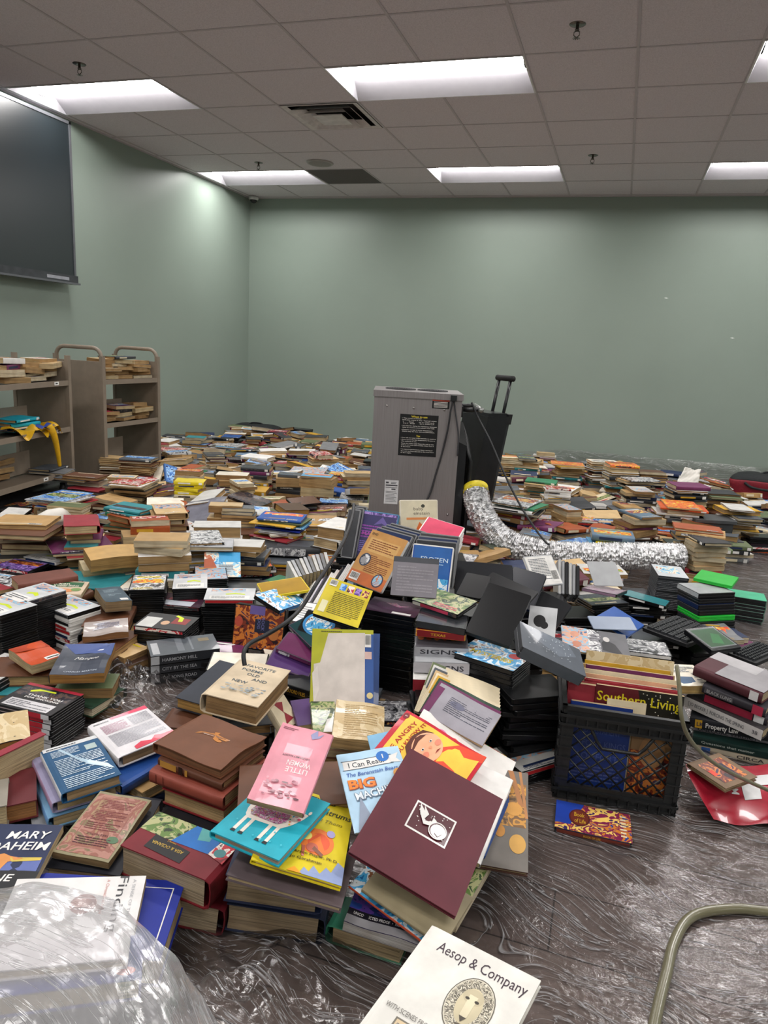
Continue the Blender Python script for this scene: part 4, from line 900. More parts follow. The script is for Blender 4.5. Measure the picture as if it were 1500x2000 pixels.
Q('navy paperback mystery with big white author lettering, at the left edge', [(-25, 1610), (123, 1617), (52, 1745), (-110, 1738)], .14, (.16, .235), .018, '#1c2748', kind='P', tilt=(4, 0), detail=1, side='L', wz=7000, wt=200, warp=dict(wave=.002),
  art=[('t', 'MARY', .13, .32, .17, Wt, dict(w=.56, sh=.15)), ('t', 'DAHEIM', .08, .15, .17, Wt, dict(w=.78, sh=.15)), ('p', [(-.5, .02), (.46, -.02), (.46, -.2), (-.5, -.2)], '#5866a0'), ('p', [(-.3, .05), (-.2, .0), (-.05, .04), (.05, -.0), (.22, -.03), (.05, -.08), (.0, -.2), (-.3, -.2), (-.4, -.1)], '#d08a48'), ('p', [(.05, -.02), (.45, -.01), (.45, -.05), (.1, -.08)], '#c8b04c'), ('r', -.5, -.5, .5, -.2, '#16171c'), ('t', 'ALPINE', -.08, -.3, .14, Wt, dict(w=.62, sh=.15)), ('t', 'FURY', -.16, -.44, .12, Wt, dict(w=.3, sh=.15))])
Q('glossy white book about finding, rust leaf shape on its cover, partly under clear plastic', [(33, 1717), (285, 1711), (256, 1850), (-30, 1862)], .135, (.235, .165), .02, '#d9d7d5', kind='P', tilt=(4, 2), detail=1, side='L', wz=7000, wt=200,
  art=[('t', 'Finding', .335, .1, .15, '#3a3a3e', dict(ang=-90, w=.8, b=0)), ('t', 'A SENSE OF THE WORLD', .42, .02, .05, '#a8a8ac', dict(ang=-90, w=.85, b=0)), ('t', 'A Chronicle of Home', .215, .2, .05, '#c88880', dict(ang=-90, w=.5, b=0)), ('e', .07, .1, .1, .14, '#8a4638'), ('e', .05, .12, .07, .07, '#a86050'), ('p', [(.17, .1), (.24, .02), (.17, -.02)], '#6c4030')])
Q('thick royal blue hardback with a white ruled border, under the white book', [(85, 1697), (358, 1730), (318, 1872), (-10, 1860)], .115, (.255, .2), .055, '#14278a', kind='H', tilt=(0, 0), detail=1, side='L', wz=8000, wt=400, page='#b59f7a',
  art=[('r', -.46, .38, .44, .39, Wt), ('r', -.46, -.42, .44, -.41, Wt), ('r', .432, -.42, .44, .39, Wt), ('t', 'Country', .12, .1, .14, Wt, dict(ang=-90, w=.4, b=0))])
Q('white hardback seen hazily through the clear plastic bag', [(-60, 1838), (248, 1822), (255, 1872), (-60, 1905)], .2, (.26, .075), .02, '#ddd8d8', kind='H', detail=0, side='L', wt=300)
Q('blue hardback with a red dot, hazy inside the clear plastic bag', [(-60, 1850), (285, 1838), (272, 1905), (-60, 1960)], .17, (.27, .14), .04, '#27348f', kind='H', detail=0, side='L', wt=300, art=[('e', .4, -.3, .06, .09, '#d8323c')])
# --- leather stack, poems
Q('cream anthology of favourite poems, top of the pile right of the plastic wrap', [(472, 1282), (563, 1313), (505, 1386), (399, 1350)], .235, (.165, .235), .055, '#c9b79b', kind='H', tilt=(0, 2), detail=2, side='L', wz=8000, wt=150, page='#8f7048',
  art=[('t', 'FAVORITE', .0, .37, .085, '#47555c', dict(w=.56)), ('t', 'POEMS', -.1, .26, .085, '#47555c', dict(w=.4)), ('t', 'OLD', -.02, .16, .085, '#47555c', dict(w=.24)), ('t', 'AND', .16, .06, .085, '#47555c', dict(w=.28)), ('t', 'NEW', -.14, -.05, .085, '#47555c', dict(w=.28))]
  + [('e', rs.uniform(.05, .4), rs.uniform(-.24, -.13), rs.uniform(.01, .04), rs.uniform(.004, .012), '#8796a0') for _ in range(18)] + [('e', rs.uniform(-.3, .36), rs.uniform(-.34, -.16), rs.uniform(.01, .05), rs.uniform(.004, .014), '#98a2a6') for _ in range(34)])
Q('navy-covered book with tan pages, showing left of the poetry anthology', [(435, 1293), (492, 1300), (420, 1392), (343, 1356)], .19, (.15, .22), .035, '#262b36', kind='H', tilt=(-3, 0), detail=1, side='R', wz=8000, page='#b08a4c')
Q('small worn brown book low behind the leather album', [(336, 1380), (400, 1392), (380, 1428), (322, 1414)], .14, (.12, .12), .03, '#58331f', kind='H', detail=1, side='L', wt=300)
Q('brown leather album with a gilt ornament, its pages swollen', [(394, 1393), (519, 1440), (430, 1500), (307, 1450)], .215, (.22, .2), .026, '#694029', kind='H', tilt=(0, 0), detail=2, side='L', wz=8000, wt=150, page='#70492c', warp=dict(wave=.006, ph=2),
  art=[('p', [(-.24, -.02), (-.14, .05), (.0, .05), (.18, .05), (.2, .12), (.1, .12), (-.02, .14), (-.2, .06)], '#b8742a'), ('p', [(-.2, .0), (-.13, .03), (.14, .06), (.17, .1), (-.04, .1), (-.17, .05)], '#7a4a24'), ('p', [(-.06, .16), (.0, .2), (.02, .0), (.06, -.02), (.08, .04), (.0, .08)], '#b8742a'), ('e', .1, .0, .05, .03, '#b8742a')])
Q('thin brown book with gilt spine panels, second in the leather pile', [(400, 1420), (512, 1468), (436, 1528), (314, 1480)], .187, (.21, .185), .02, '#5a3524', kind='H', detail=1, side='B', wz=9000, wt=400, page='#8a6a44', sp=[('r', .04, .3, '#b08038', .1, .9), ('r', .34, .4, '#2a1810', .0, 1.), ('r', .44, .48, '#b08038', .1, .9)], warp=dict(wave=.003))
Q('brick red book with an embossed spine, third in the leather pile', [(385, 1440), (520, 1478), (436, 1560), (298, 1500)], .163, (.23, .17), .034, '#8a4234', kind='H', detail=1, side='B', wz=9000, wt=400, page='#a98c64', sp=[('r', .1, .11, '#5a241c', .1, .9), ('r', .2, .21, '#5a241c', .1, .9), ('e', 0, 0, 0)][:2])
Q('dark crimson book, bottom of the leather pile', [(395, 1475), (516, 1510), (432, 1585), (325, 1538)], .125, (.19, .17), .04, '#7a1c22', kind='H', detail=1, side='T', wz=9000, wt=400, page='#ab9065')
Q('large black-bound book lying flat beneath the leather pile', [(380, 1510), (520, 1535), (440, 1640), (318, 1590)], .08, (.2, .2), .035, '#1d1d22', kind='H', detail=0, side='L', wt=500, wz=9000)
# --- left: blue and white library books
Q('blue library book lying face down with white small print', [(82, 1465), (187, 1440), (236, 1512), (124, 1547)], .145, (.15, .215), .028, '#1f4e74', kind='H', tilt=(0, -3), detail=1, side='L', wz=8000, wt=200, spcol='#c8c8cc', page='#a48a66',
  art=[('r', -.5, .42, .5, .5, '#c9cbcc'), ('l', -.44, .43, .1, .48, 1, '#33363c'), ('r', .2, .22, .4, .34, '#9fb0ae'), ('l', -.4, .24, .1, .38, 5, '#b9c8d4'), ('l', -.4, -.2, .42, .18, 11, '#b9c8d4'), ('l', -.4, -.46, .42, -.24, 6, '#b9c8d4'), ('p', [(-.26, .4), (.1, -.1), (.46, -.34), (.4, -.2), (.0, .1), (-.2, .4)], '#9fb8c8')])
Q('lilac and rose hardback, second under the blue library book', [(66, 1480), (180, 1455), (230, 1530), (105, 1566)], .113, (.155, .22), .028, '#8f8aa8', kind='H', detail=1, side='L', wz=9000, wt=400, spcol='#9d7f9c')
Q('pale blue hardback, third under the blue library book', [(60, 1500), (175, 1475), (222, 1560), (98, 1596)], .08, (.155, .225), .03, '#6e9cc0', kind='H', detail=1, side='L', wz=9000, wt=400, spcol='#5f87b4')
Q('large thin board book lying on the floor below the blue library books', [(55, 1490), (215, 1480), (260, 1590), (64, 1618)], .045, (.24, .25), .006, '#8b8d90', kind='H', detail=0, side='L', wz=9000, wt=500)
Q('white hardback face down with pink headings, beside the plastic wrap', [(175, 1415), (288, 1378), (333, 1424), (240, 1490)], .155, (.175, .2), .03, '#d6d3d6', kind='H', tilt=(0, 0), detail=1, side='L', wz=8000, wt=200, spcol='#c5c3c4', page='#8b7252', sp=[('r', .3, .7, '#4a4a50', .3, .7)],
  art=[('p', [(-.15, .44), (.5, .4), (.5, .5), (-.15, .49)], '#d23a5c'), ('l', -.46, .4, -.2, .46, 1, '#2a2a30'), ('l', -.4, .1, .02, .34, 8, '#a06a80'), ('l', .08, .1, .44, .36, 8, '#8c8c94'), ('l', -.4, -.28, .44, .06, 12, '#9c9ca4'), ('p', [(-.2, -.48), (.5, -.44), (.5, -.36), (.3, -.36), (.2, -.32), (.1, -.4), (-.05, -.34), (-.2, -.4)], '#cf2c48')])
# --- crimson spine at the left edge etc.
Q('large red cloth book standing on its long edge at the left border', [(-60, 1478), (77, 1425), (80, 1445), (-60, 1515)], .17, (.27, .05), .2, '#8a2433', kind='H', detail=1, side='T', wt=300)
Q('maroon cloth book lying flat at the left border, tan pages showing', [(-50, 1520), (68, 1497), (65, 1555), (-60, 1600)], .1, (.2, .14), .045, '#5a1a20', kind='H', detail=1, side='T', wt=400, page='#9a6a3c')
Q('bundle of loose yellowed pages in a dark cover at the left border', [(-60, 1400), (50, 1392), (55, 1438), (-60, 1470)], .17, (.2, .12), .05, '#2c2b2c', kind='H', tilt=(8, 0), detail=2, side='T', wt=300, page='#b8904c', art=[('r', -.48, -.5, .5, .5, 'p:page')], warp=dict(wave=.006))
Q('pale paper-wrapped book end at the left border above the mystery', [(-40, 1515), (14, 1528), (12, 1560), (-50, 1600)], .12, (.1, .1), .06, '#8a8478', kind='H', detail=0, side='T', wt=400)
# --- red video case pile and neighbours
def dpile(place, quad, n, ztop, cover, art, sp, plast='black', side='B', spc=None, z0=0., lab='', names=None, sz=(.136, .19), spn='white', seed=0):
    """pile of video cases under a posed top one"""
    sz_ = sz if side in 'LR' else (sz[1], sz[0])
    q, e = pose(quad, ztop, sz_, (0, 0), wt=900, wz=20000, ws=9000)
    if e > 9: print('PILE FIT %.1f' % e, place)
    r_ = random.Random(seed+n)
    FOOT.append((q[0], q[1], .12)); q = q.copy(); q[4] = q[5] = 0; th = .0148; zt = z0+n*th
    q[0], q[1] = onz(np.mean([a[0] for a in quad]), np.mean([a[1] for a in quad]), zt)[:2]
    for i in range(n):
        p = q.copy(); p[2] = zt-i*th
        if i: p[0] += r_.gauss(0, .0022); p[1] += r_.gauss(0, .0022); p[3] += r_.gauss(0, .012)
        if i > 10: into_heap('D', Mq(p, th-.0003), sz_[0], sz_[1], th-.0003, 'black', side, sp=sp); continue
        item('D', Mq(p, th-.0003), sz_[0], sz_[1], th-.0003, cover if i == 0 else (spn and spc or cover), 'video_case', (lab or 'black video case') + (' on top of the %s' % place) if i == 0 else 'plain video case inside the %s' % place, 'video case',
             side=side, art=art if i == 0 else (), sp=sp, spcol=spc, group=None if i == 0 else 'matching cases in the %s' % place, plast=plast, seed=i)
    return q
redsp = [('r', .02, .6, '#171719', 0, 1), ('r', .6, .84, '#b01c2c', 0, 1), ('r', .84, .98, '#c8c8cc', 0, 1), ('r', .06, .5, '#9a8c8c', .4, .62)]
TY = [('r', -.5, -.5, .5, .5, '#1c1a1d'), ('r', -.5, .4, .5, .5, '#a02436'), ('p', [(-.46, .34), (.46, .36), (.46, .0), (-.46, -.02)], 'p:dark'), ('p', [(-.3, .22), (-.2, .32), (.1, .33), (.12, .28), (-.12, .27), (-.28, .16)], '#c8d820'), ('t', 'THANK YOU', .06, .06, .1, Wt, dict(w=.62, b=.03)), ('t', 'FOR SMOKING', .06, -.04, .08, Wt, dict(w=.6, b=.03)), ('r', -.4, -.46, .4, -.16, '#c4c2c4'), ('l', -.36, -.42, .36, -.2, 4, '#55565c')]
dpile('red-spined pile near the left edge', [(57, 1338), (157, 1357), (97, 1392), (0, 1370)], 8, .12, 'char', [(a[0],)+tuple(a[1:]) for a in TY], redsp, side='B', lab='comedy case with yellow stroke', spc='#17171a')
dpile('red-spined pile beside the orange paperback', [(-45, 1290), (10, 1287), (42, 1306), (-10, 1330)], 7, .105, 'pale', [('r', -.4, -.3, .4, .3, 'p:mono')], redsp, side='B', lab='grey and white video case', spc='#a8a8ac', seed=1)
Q('orange paperback with a white barcode label, left of the dark signature novel', [(17, 1272), (84, 1250), (113, 1276), (70, 1303)], .15, (.14, .175), .03, '#c0481c', kind='P', tilt=(0, 0), detail=2, side='R', wz=8000, wt=300, warp=dict(wave=.004), art=[('r', .0, -.46, .44, -.3, Wt), ('l', .04, -.44, .4, -.33, 1, B_), ('p', [(-.5, .5), (.5, .5), (.5, .1), (-.5, .2)], '#a83a18')])
Q('dark blue-grey novel with white handwriting title and a bent cover', [(128, 1258), (221, 1259), (203, 1318), (97, 1316)], .17, (.175, .2), .03, '#343a48', kind='P', tilt=(2, 0), detail=2, side='L', wz=8000, wt=250, page='#9a6f34', warp=dict(wave=.008, ph=3),
  art=[('p', [(-.5, .5), (.5, .5), (.5, .1), (.1, .24), (-.2, .18)], '#3a4e86'), ('p', [(-.3, .5), (-.1, .3), (.2, .42), (.3, .5)], '#1c1e24'), ('t', 'Masque', .06, .02, .17, Wt, dict(sh=.5, w=.46, b=0)), ('t', 'CHARLES MARTIN', .04, -.42, .05, '#a8b0bc', dict(w=.6)), ('r', .1, .3, .42, .33, '#d8d8e0')])
stack('swollen brown pile under the handwriting-title novel', 172, 1330, 8, 'Psage32p Hdkgreen30p Tchar35p'.replace('sage', 'moss'), jit=.02, yj=14)
Q('warped buff paperback with grey text cover, above the handwriting-title novel', [(180, 1222), (240, 1200), (247, 1226), (160, 1253)], .15, (.2, .13), .022, '#a79c98', kind='P', detail=2, side='T', wt=300, warp=dict(wave=.006), page='#8a5f38', art=[('p', [(-.3, .3), (.3, .4), (.3, .0), (-.3, -.1)], '#c8c6cc'), ('l', -.2, -.05, .3, .3, 5, '#6c6a80')])
stack('torn brown paperbacks beside the library cases', 233, 1262, -30, 'Psand20p Tchoc30p Tmoss32p', jit=.02)
Q('blue-grey swollen paperback with a white barcode, above the dark cases', [(183, 1152), (240, 1134), (240, 1168), (222, 1188)], .17, (.15, .19), .04, '#42535f', kind='P', tilt=(-4, 6), detail=2, side='R', wt=200, warp=dict(wave=.004), page='#8f7858', art=[('r', .1, -.44, .4, -.3, Wt), ('l', -.3, .1, .3, .3, 3, '#8fa0a8'), ('l', -.2, -.1, .3, .0, 2, '#8fa0a8')])
Q('cookbook with a green banner about chicken, lying on the left', [(76, 1131), (171, 1140), (157, 1166), (62, 1154)], .13, (.215, .16), .018, '#c8b49c', kind='P', detail=1, side='B', wt=300, wz=8000, art=[('r', -.36, .05, .42, .42, '#1f5a38'), ('t', 'Chicken', -.1, .29, .22, '#e8e0d0', dict(w=.5)), ('t', '& other dishes', .1, .14, .16, '#e8e0d0', dict(w=.5)), ('e', -.28, -.2, .16, .16, '#a8583c'), ('e', .1, -.24, .2, .14, '#c8804c'), ('e', .34, -.16, .1, .12, '#6c8a4c'), ('e', -.1, -.36, .12, .08, '#d8a070')])
Q('long brown leather-bound album lying behind the chicken cookbook', [(28, 1122), (130, 1108), (148, 1128), (35, 1142)], .155, (.27, .1), .04, '#6b3c30', kind='H', detail=1, side='B', wt=300)
# ================================================================ MIDDLE GROUND, posed
DV = (.136, .19); DT = .0145
def U(label, quad, z, tilt, cover, size=DV, t=DT, kind='D', **kw): return Q(label, quad, z, size, t, cover, kind=kind, tilt=tilt, ws=900, wz=kw.pop('wz', 1500), wt=kw.pop('wt', 60), **kw)
U('tall yellow video case back with four small pictures, leaning in the middle', [(642, 1127), (727, 1160), (700, 1230), (613, 1190)], .36, (32, 6), 'mustard', detail=1,
  art=[('r', -.5, -.5, .5, .5, '#c7b41c')]+[('r', -.2+.17*k, .26, -.06+.17*k, .44, p) for k, p in enumerate(('p:blueart', 'p:red', 'p:purp', 'p:fest'))]+[('l', -.26, -.38, .42, .2, 13, '#6a5f14'), ('r', -.44, .3, -.3, .46, 'silver'), ('r', -.44, -.4, -.3, -.1, '#d8d2a8'), ('b', -.44, .3, -.28, .46)])
U('orange video case back with round insets, leaning against the dark cases', [(725, 1027), (799, 1062), (743, 1160), (677, 1128)], .42, (50, 0), 'tan', size=(.15, .21), plast='white', detail=1,
  art=[('r', -.5, -.5, .5, .5, '#b88648'), ('r', -.5, -.5, .5, -.28, '#b8602c'), ('r', -.42, .1, .4, .36, '#c49a5c'), ('l', -.36, .14, .34, .34, 5, '#7a3c1c'), ('l', -.2, -.26, .4, .06, 10, '#7a3c1c'), ('e', -.28, -.06, .14, .12, '#2a3850'), ('e', .28, -.34, .14, .12, '#2a3850'), ('e', -.28, -.06, .11, .1, 'p:mono'), ('e', .28, -.34, .11, .1, 'p:people'), ('b', -.44, -.46, -.2, -.32), ('t', 'DVD', -.36, .43, .06, '#3a2a1c')])
for k in range(4):
    U('dark case leaning close behind the orange video case, %s of four' % ('nearest', 'second', 'third', 'farthest')[k], [(735+9*k, 1020-3*k), (808+8*k, 1055-3*k), (760+9*k, 1150-3*k), (690+9*k, 1118-3*k)], .425+.004*k, (52, 0), 'char' if k % 2 else 'navy', size=(.145, .2), wt=200, plast='grey', group='dark cases leaning behind the orange one')
U('blue and purple fantasy video case standing behind the orange one', [(705, 996), (781, 1010), (762, 1092), (686, 1082)], .45, (66, 0), 'p:purp', size=(.15, .2), plast='#2a6f96', detail=1, art=[('r', -.46, -.5, .46, .42, '#2a2458'), ('p', [(-.1, .2), (.1, .4), (.34, .16), (.1, .26)], '#5a4a8c'), ('l', -.4, -.1, .3, .2, 5, '#8a3a9c'), ('l', -.4, -.4, .3, -.15, 6, '#7a6ab8'), ('t', 'MAGIC', -.1, -.0, .1, '#b04aa8', dict(w=.5))])
for k in range(3): U('slim dark case edge standing left of the purple fantasy case, %s of three' % ('nearest', 'middle', 'farthest')[k], [(682+7*k, 1000-4*k), (706+6*k, 992-4*k), (690+5*k, 1085), (662+5*k, 1092)], .45, (66, 0), 'char', size=(.05, .2), wt=100, t=.012, plast='grey', group='case edges left of the fantasy case')
U('cream video case with an orange creature, standing against the steel cabinet', [(780, 982), (854, 976), (858, 1062), (783, 1058)], .50, (78, 0), 'cream', size=(.15, .19), plast='ivory', detail=1, wt=40,
  art=[('r', -.48, -.48, .48, .48, '#d3c9ae'), ('t', 'baby', -.02, .3, .1, '#5a5048', dict(w=.26, b=0)), ('t', 'einstein', .06, .2, .1, '#5a5048', dict(w=.42, b=0)), ('e', .1, .36, .05, .04, '#3a3a30'), ('r', -.34, .05, .36, .1, '#d8884c'), ('p', [(-.44, -.46), (-.3, -.14), (-.1, -.2), (.0, .0), (.14, -.12), (.3, -.04), (.26, -.3), (.36, -.46)], '#d8662c'), ('e', -.06, -.36, .12, .08, '#c04c1c'), ('e', .0, -.34, .02, .02, B_)])
U('blue snow-princess video case with white frame, standing in the middle', [(806, 1062), (888, 1075), (874, 1156), (798, 1152)], .42, (68, 0), 'blue', size=(.15, .19), plast='white', detail=1, wt=40,
  art=[('r', -.44, -.48, .44, .46, 'p:ice'), ('r', -.44, -.2, .44, .46, '#1458a0'), ('t', 'FROZEN', .06, .2, .13, '#cfe0ec', dict(w=.66, b=.0)), ('l', -.1, .08, .3, .12, 1, '#9cc4e8')])
for k in range(3): U('pale-edged video case directly behind the snow-princess one, %s of three' % ('nearest', 'middle', 'farthest')[k], [(813+5*k, 1052-7*k), (893+3*k, 1066-7*k), (884, 1146-4*k), (806, 1142)], .425+.006*k, (68, 0), ('char', 'navy', 'black')[k], size=(.15, .19), wt=200, plast='grey', group='cases behind the snow-princess one')
for k, (c_, lab) in enumerate((('rose', 'red'), ('lime', 'green'), ('white', 'white'), ('teal', 'white and teal'))):
    U('%s-spined white case in the slanting row right of the cream case' % lab, [(838-3*k, 1012+10*k), (903-1*k, 1034+11*k), (885, 1060+8*k), (822, 1040+8*k)], .51-.02*k, (20, 10), c_, size=(.19, .136), wt=200, wz=6000, side='T', plast='white', sp=[('r', .06, .94, c_)], detail=0, spcol=c_)
U('cloudy grey clear case in front of the snow-princess video case', [(772, 1094), (858, 1095), (848, 1162), (764, 1160)], .47, (62, 0), 'grey', size=(.16, .17), plast='#4a4c52', wt=60, detail=1, art=[('r', -.5, -.5, .5, .36, '#77737a'), ('r', -.5, .36, .5, .5, '#3c3e44'), ('l', -.4, -.4, .4, .28, 9, '#8a868c')])
for k in range(9):
    c_ = ['white', 'silver', 'royal', 'p:fest', 'white', 'plum', 'violet', 'mustard', 'pale'][k]
    U('%s upright case leaning left of the yellow one, %s from the right' % (CWORD.get(c_, c_) if c_[1] != ':' else 'printed', ORD[k] if k else 'first'), [(690-11*k, 1083+6*k), (708-11*k, 1100+6*k), (650-9*k, 1190+4*k), (632-9*k, 1172+4*k)], .31-.012*k, (30, -55), c_, size=(.10, .19), wt=150, wz=5000, t=.011, plast=('white' if k % 3 else 'black'), group='leaning cases left of the yellow one')
U('bright yellow magazine with a torn white sheet, standing in the middle', [(612, 1233), (727, 1235), (729, 1376), (606, 1370)], .22, (62, 0), '#a8a81e', size=(.2, .27), t=.006, kind='P', wt=40, detail=1, cat='magazine', name='magazine', spcol='blue',
  art=[('r', .36, -.5, .5, .44, '#1f4a8c'), ('p', [(-.24, .44), (.36, .46), (.36, -.5), (-.44, -.5), (-.46, .02), (-.36, .04)], '#c9c0b8'), ('p', [(-.44, -.5), (-.48, -.1), (-.4, .0), (-.36, -.3)], '#d5cdc4'), ('l', -.36, .45, -.02, .48, 1, '#4c4c18'), ('b', .36, .26, .46, .44), ('r', .36, .1, .47, .2, '#c8a8a0'), ('e', .44, -.38, .05, .04, '#d0c088')])
U('blue folder edge standing directly behind the torn yellow magazine', [(628, 1240), (738, 1243), (740, 1380), (622, 1372)], .185, (62, 0), 'blue', size=(.2, .27), t=.004, kind='P', wt=120, detail=0, cat='magazine', name='magazine')
U('kids adventure video case, blue with yellow letters, above the movie box', [(500, 1150), (556, 1152), (590, 1176), (548, 1198)], .24, (10, -6), 'blue', size=(.2, .13), detail=1, side='B', sp=[('r', .03, .97, '#2a78b8')], art=[('r', -.5, -.5, .5, .5, 'p:ice'), ('t', 'TOY', .12, .0, .4, 'yellow', dict(w=.42, b=.03))])
U('tall golden comic case fanned above the movie box', [(505, 1145), (590, 1122), (598, 1150), (520, 1168)], .255, (8, 4), 'mustard', size=(.2, .13), t=.01, detail=0, plast='yellow')
U('round-labelled icy film disc cover standing above the torn magazine', [(600, 1190), (680, 1215), (668, 1262), (582, 1236)], .25, (38, 0), 'black', size=(.19, .136), detail=1, art=[('e', -.12, .05, .34, .44, '#2a88c8'), ('e', -.12, .05, .28, .36, 'p:ice'), ('t', 'ICE AGE', -.08, .2, .2, Wt, dict(w=.3, b=.03)), ('e', .3, -.1, .14, .2, '#a8683c')])
U('white labelled case leaning above the round disc cover', [(590, 1172), (618, 1182), (600, 1222), (574, 1210)], .25, (30, 0), 'white', size=(.08, .11), t=.01, detail=0, art=[('l', -.3, -.3, .3, .3, 6, 'grey')])
U('dark animated-movie box standing upright, crowded with faces, mid left', [(462, 1182), (560, 1190), (548, 1275), (452, 1262)], .15, (78, 0), 'p:fox', size=(.2, .17), t=.03, wt=60, detail=1, art=[('r', -.2, .3, .1, .5, '#6a5a9c'), ('r', -.08, -.1, .2, .2, '#1a2038'), ('e', .3, -.1, .1, .14, '#b87038'), ('e', -.4, .1, .08, .12, '#b84a38'), ('e', -.1, -.36, .12, .1, '#8a4a2c'), ('t', 'ROCK', .08, .1, .1, '#6a6aa0', dict(ang=-90, w=.3)), ('t', 'DOG', -.0, .1, .1, '#6a6aa0', dict(ang=-90, w=.22))])
for k, (c_, tx_) in enumerate((('purple', 'mauve'), ('plum', 'plum'), ('dkteal', 'grey-green'))):
    U('%s case slanting left of the torn yellow magazine' % tx_, [(540+26*k, 1262-30*k), (612+6*k, 1292-26*k), (600+8*k, 1325-30*k), (527+24*k, 1292-30*k)], .17+.03*k, (14, 12), c_, size=(.19, .136), wt=150, wz=6000, detail=0, side='B', sp=[('r', .05, .9, c_), ('r', .1, .4, 'p:mono')], plast='#4c3a4c')
for k, (s_, c_) in enumerate((('THE ROCKFORD FILES', 'gold'), ('ROCKFORD FILES', 'gold'))):
    U('%s black box set with yellow spine lettering, by the torn magazine' % ('upper', 'lower')[k], [(560, 1308+30*k), (622, 1332+30*k), (606, 1352+30*k), (545, 1326+30*k)], .15-.045*k, (0, 0), 'black', size=(.17, .12), t=.034, wt=300, wz=9000, detail=0, side='B', sp=[('t', s_, .08, .5, c_, .8)], name='video_case')
U('purple paperback wedged between the poetry book and the torn magazine', [(572, 1372), (602, 1368), (622, 1405), (580, 1418)], .13, (18, 0), 'purple', size=(.08, .14), t=.02, kind='P', detail=0)
U('gold and red swirled paperback curling right of the poetry anthology', [(533, 1380), (560, 1350), (575, 1400), (545, 1432)], .14, (30, 20), 'cream', size=(.09, .16), t=.02, kind='P', detail=1, art=[('p', [(-.3, .4), (.2, .3), (.0, .0), (.3, -.3), (-.2, -.4), (.0, -.05)], 'crimson')])
U('green leafy-covered torn book left of the bare page block', [(604, 1372), (655, 1370), (655, 1432), (618, 1426)], .14, (8, 0), 'p:forest', size=(.1, .15), t=.03, kind='P', detail=1, art=[('p', [(-.1, -.5), (.1, -.1), (.5, .0), (.5, -.5)], 'white')])
U('coverless book block with tan wavy pages, above the angry-child reader', [(657, 1367), (749, 1381), (749, 1452), (651, 1432)], .17, (8, 4), 'p:page', size=(.15, .19), t=.035, kind='P', detail=2, page='#c2a26e', side='L', spcol='#8a6a44', warp=dict(wave=.007, ph=.5), wt=150, art=[('l', -.3, -.42, .36, .4, 16, '#a98f62')])
U('pink-edged thin book under the coverless page block', [(640, 1400), (745, 1412), (740, 1470), (640, 1450)], .12, (6, 2), 'rose', size=(.17, .17), t=.012, kind='P', detail=0)
# fan of thin picture books right of the torn magazine
fan = ['moss', 'pale', 'slate', 'sand', 'cream', 'gold', 'dkgreen', 'plum', 'mauve']
for k, c_ in enumerate(fan):
    U('%s-edged thin book in the slanted fan of warped picture books, %s from the back' % (CWORD.get(c_, c_), ORD[k] if k else 'first'), [(852+1.1*k, 1284+7.1*k), (968+.2*k, 1357+6*k), (957-1.4*k, 1438+1.8*k), (805+3*k, 1390-1.1*k)], .215+.004*k, (24, 14), 'cream' if k < 6 else c_, size=(.2, .2), t=.009, kind='P', wt=200, wz=8000, detail=2, warp=dict(wave=.004, ph=k*.3), spcol=c_, side='L',
      group='fan of warped picture books', page='#b9a078', art=[('r', -.5, .0, -.3, .5, c_), ('r', -.2, -.3, .4, .3, '#8e8a92')] if k < 8 else [('r', -.5, -.5, .5, .5, '#9a979f'), ('l', -.25, -.2, .42, .3, 9, '#50505c'), ('e', -.1, .12, .12, .1, '#6c6c80'), ('r', -.5, -.5, -.4, .4, 'plum')])
# video boxes SIGNS etc.
U('silver science-fiction box set with a row of faces, right of the purple case', [(818, 1238), (908, 1232), (912, 1258), (808, 1262)], .30, (10, 0), 'grey', size=(.19, .136), t=.03, detail=1, side='B', wt=200, plast='grey', sp=[('r', .0, 1., '#a8a8ae', 0, 1), ('t', 'SIGNS', .1, .7, '#2c2c34', .7)], art=[('r', -.5, -.5, .5, .5, '#4c4a50')]+[('e', -.38+.15*k, .0, .06, .14, ('#a8603c', '#8c4a34', '#c87848', '#8c4a34', '#b06a44', '#8a4c38')[k]) for k in range(6)])
U('second silver science-fiction box set below the one with faces', [(815, 1268), (910, 1262), (914, 1290), (806, 1296)], .262, (0, 0), 'silver', size=(.19, .136), t=.032, detail=0, side='B', wt=300, plast='grey', sp=[('r', .0, 1., '#b8b6bc', 0, 1), ('t', 'SIGNS', .4, .7, '#2c2c34', .5)])
U('white and crimson boxed case below the silver box sets', [(815, 1300), (910, 1295), (914, 1322), (804, 1330)], .226, (0, 0), 'white', size=(.19, .136), t=.036, detail=0, side='B', wt=300, plast='white', sp=[('r', .0, .5, 'crimson', 0, 1), ('r', .5, 1., 'pale', 0, 1)])
for k in range(11): U('dark case in the pile under the silver box sets', [(815, 1300+9*k), (910, 1295+9*k), (914, 1322+9*k), (804, 1330+9*k)], .19-.016*k, (0, 0), 'black', size=(.19, .136), t=.0145, detail=0, side='B', wt=900, wz=20000, group='dark cases under the silver box sets')
U('red and amber boxed film lying above the silver box sets', [(822, 1208), (908, 1214), (906, 1236), (816, 1228)], .335, (4, 4), 'crimson', size=(.19, .13), t=.022, detail=0, side='B', plast='#c8862c', sp=[('r', .04, .96, '#7a1620', .15, .85), ('t', 'TEXAS', .3, .5, 'gold', .3)])
U('thick dark case lying open-edged above the red and amber film', [(822, 1188), (915, 1205), (905, 1228), (818, 1212)], .355, (2, 2), 'char', size=(.19, .136), t=.02, detail=0, side='B')
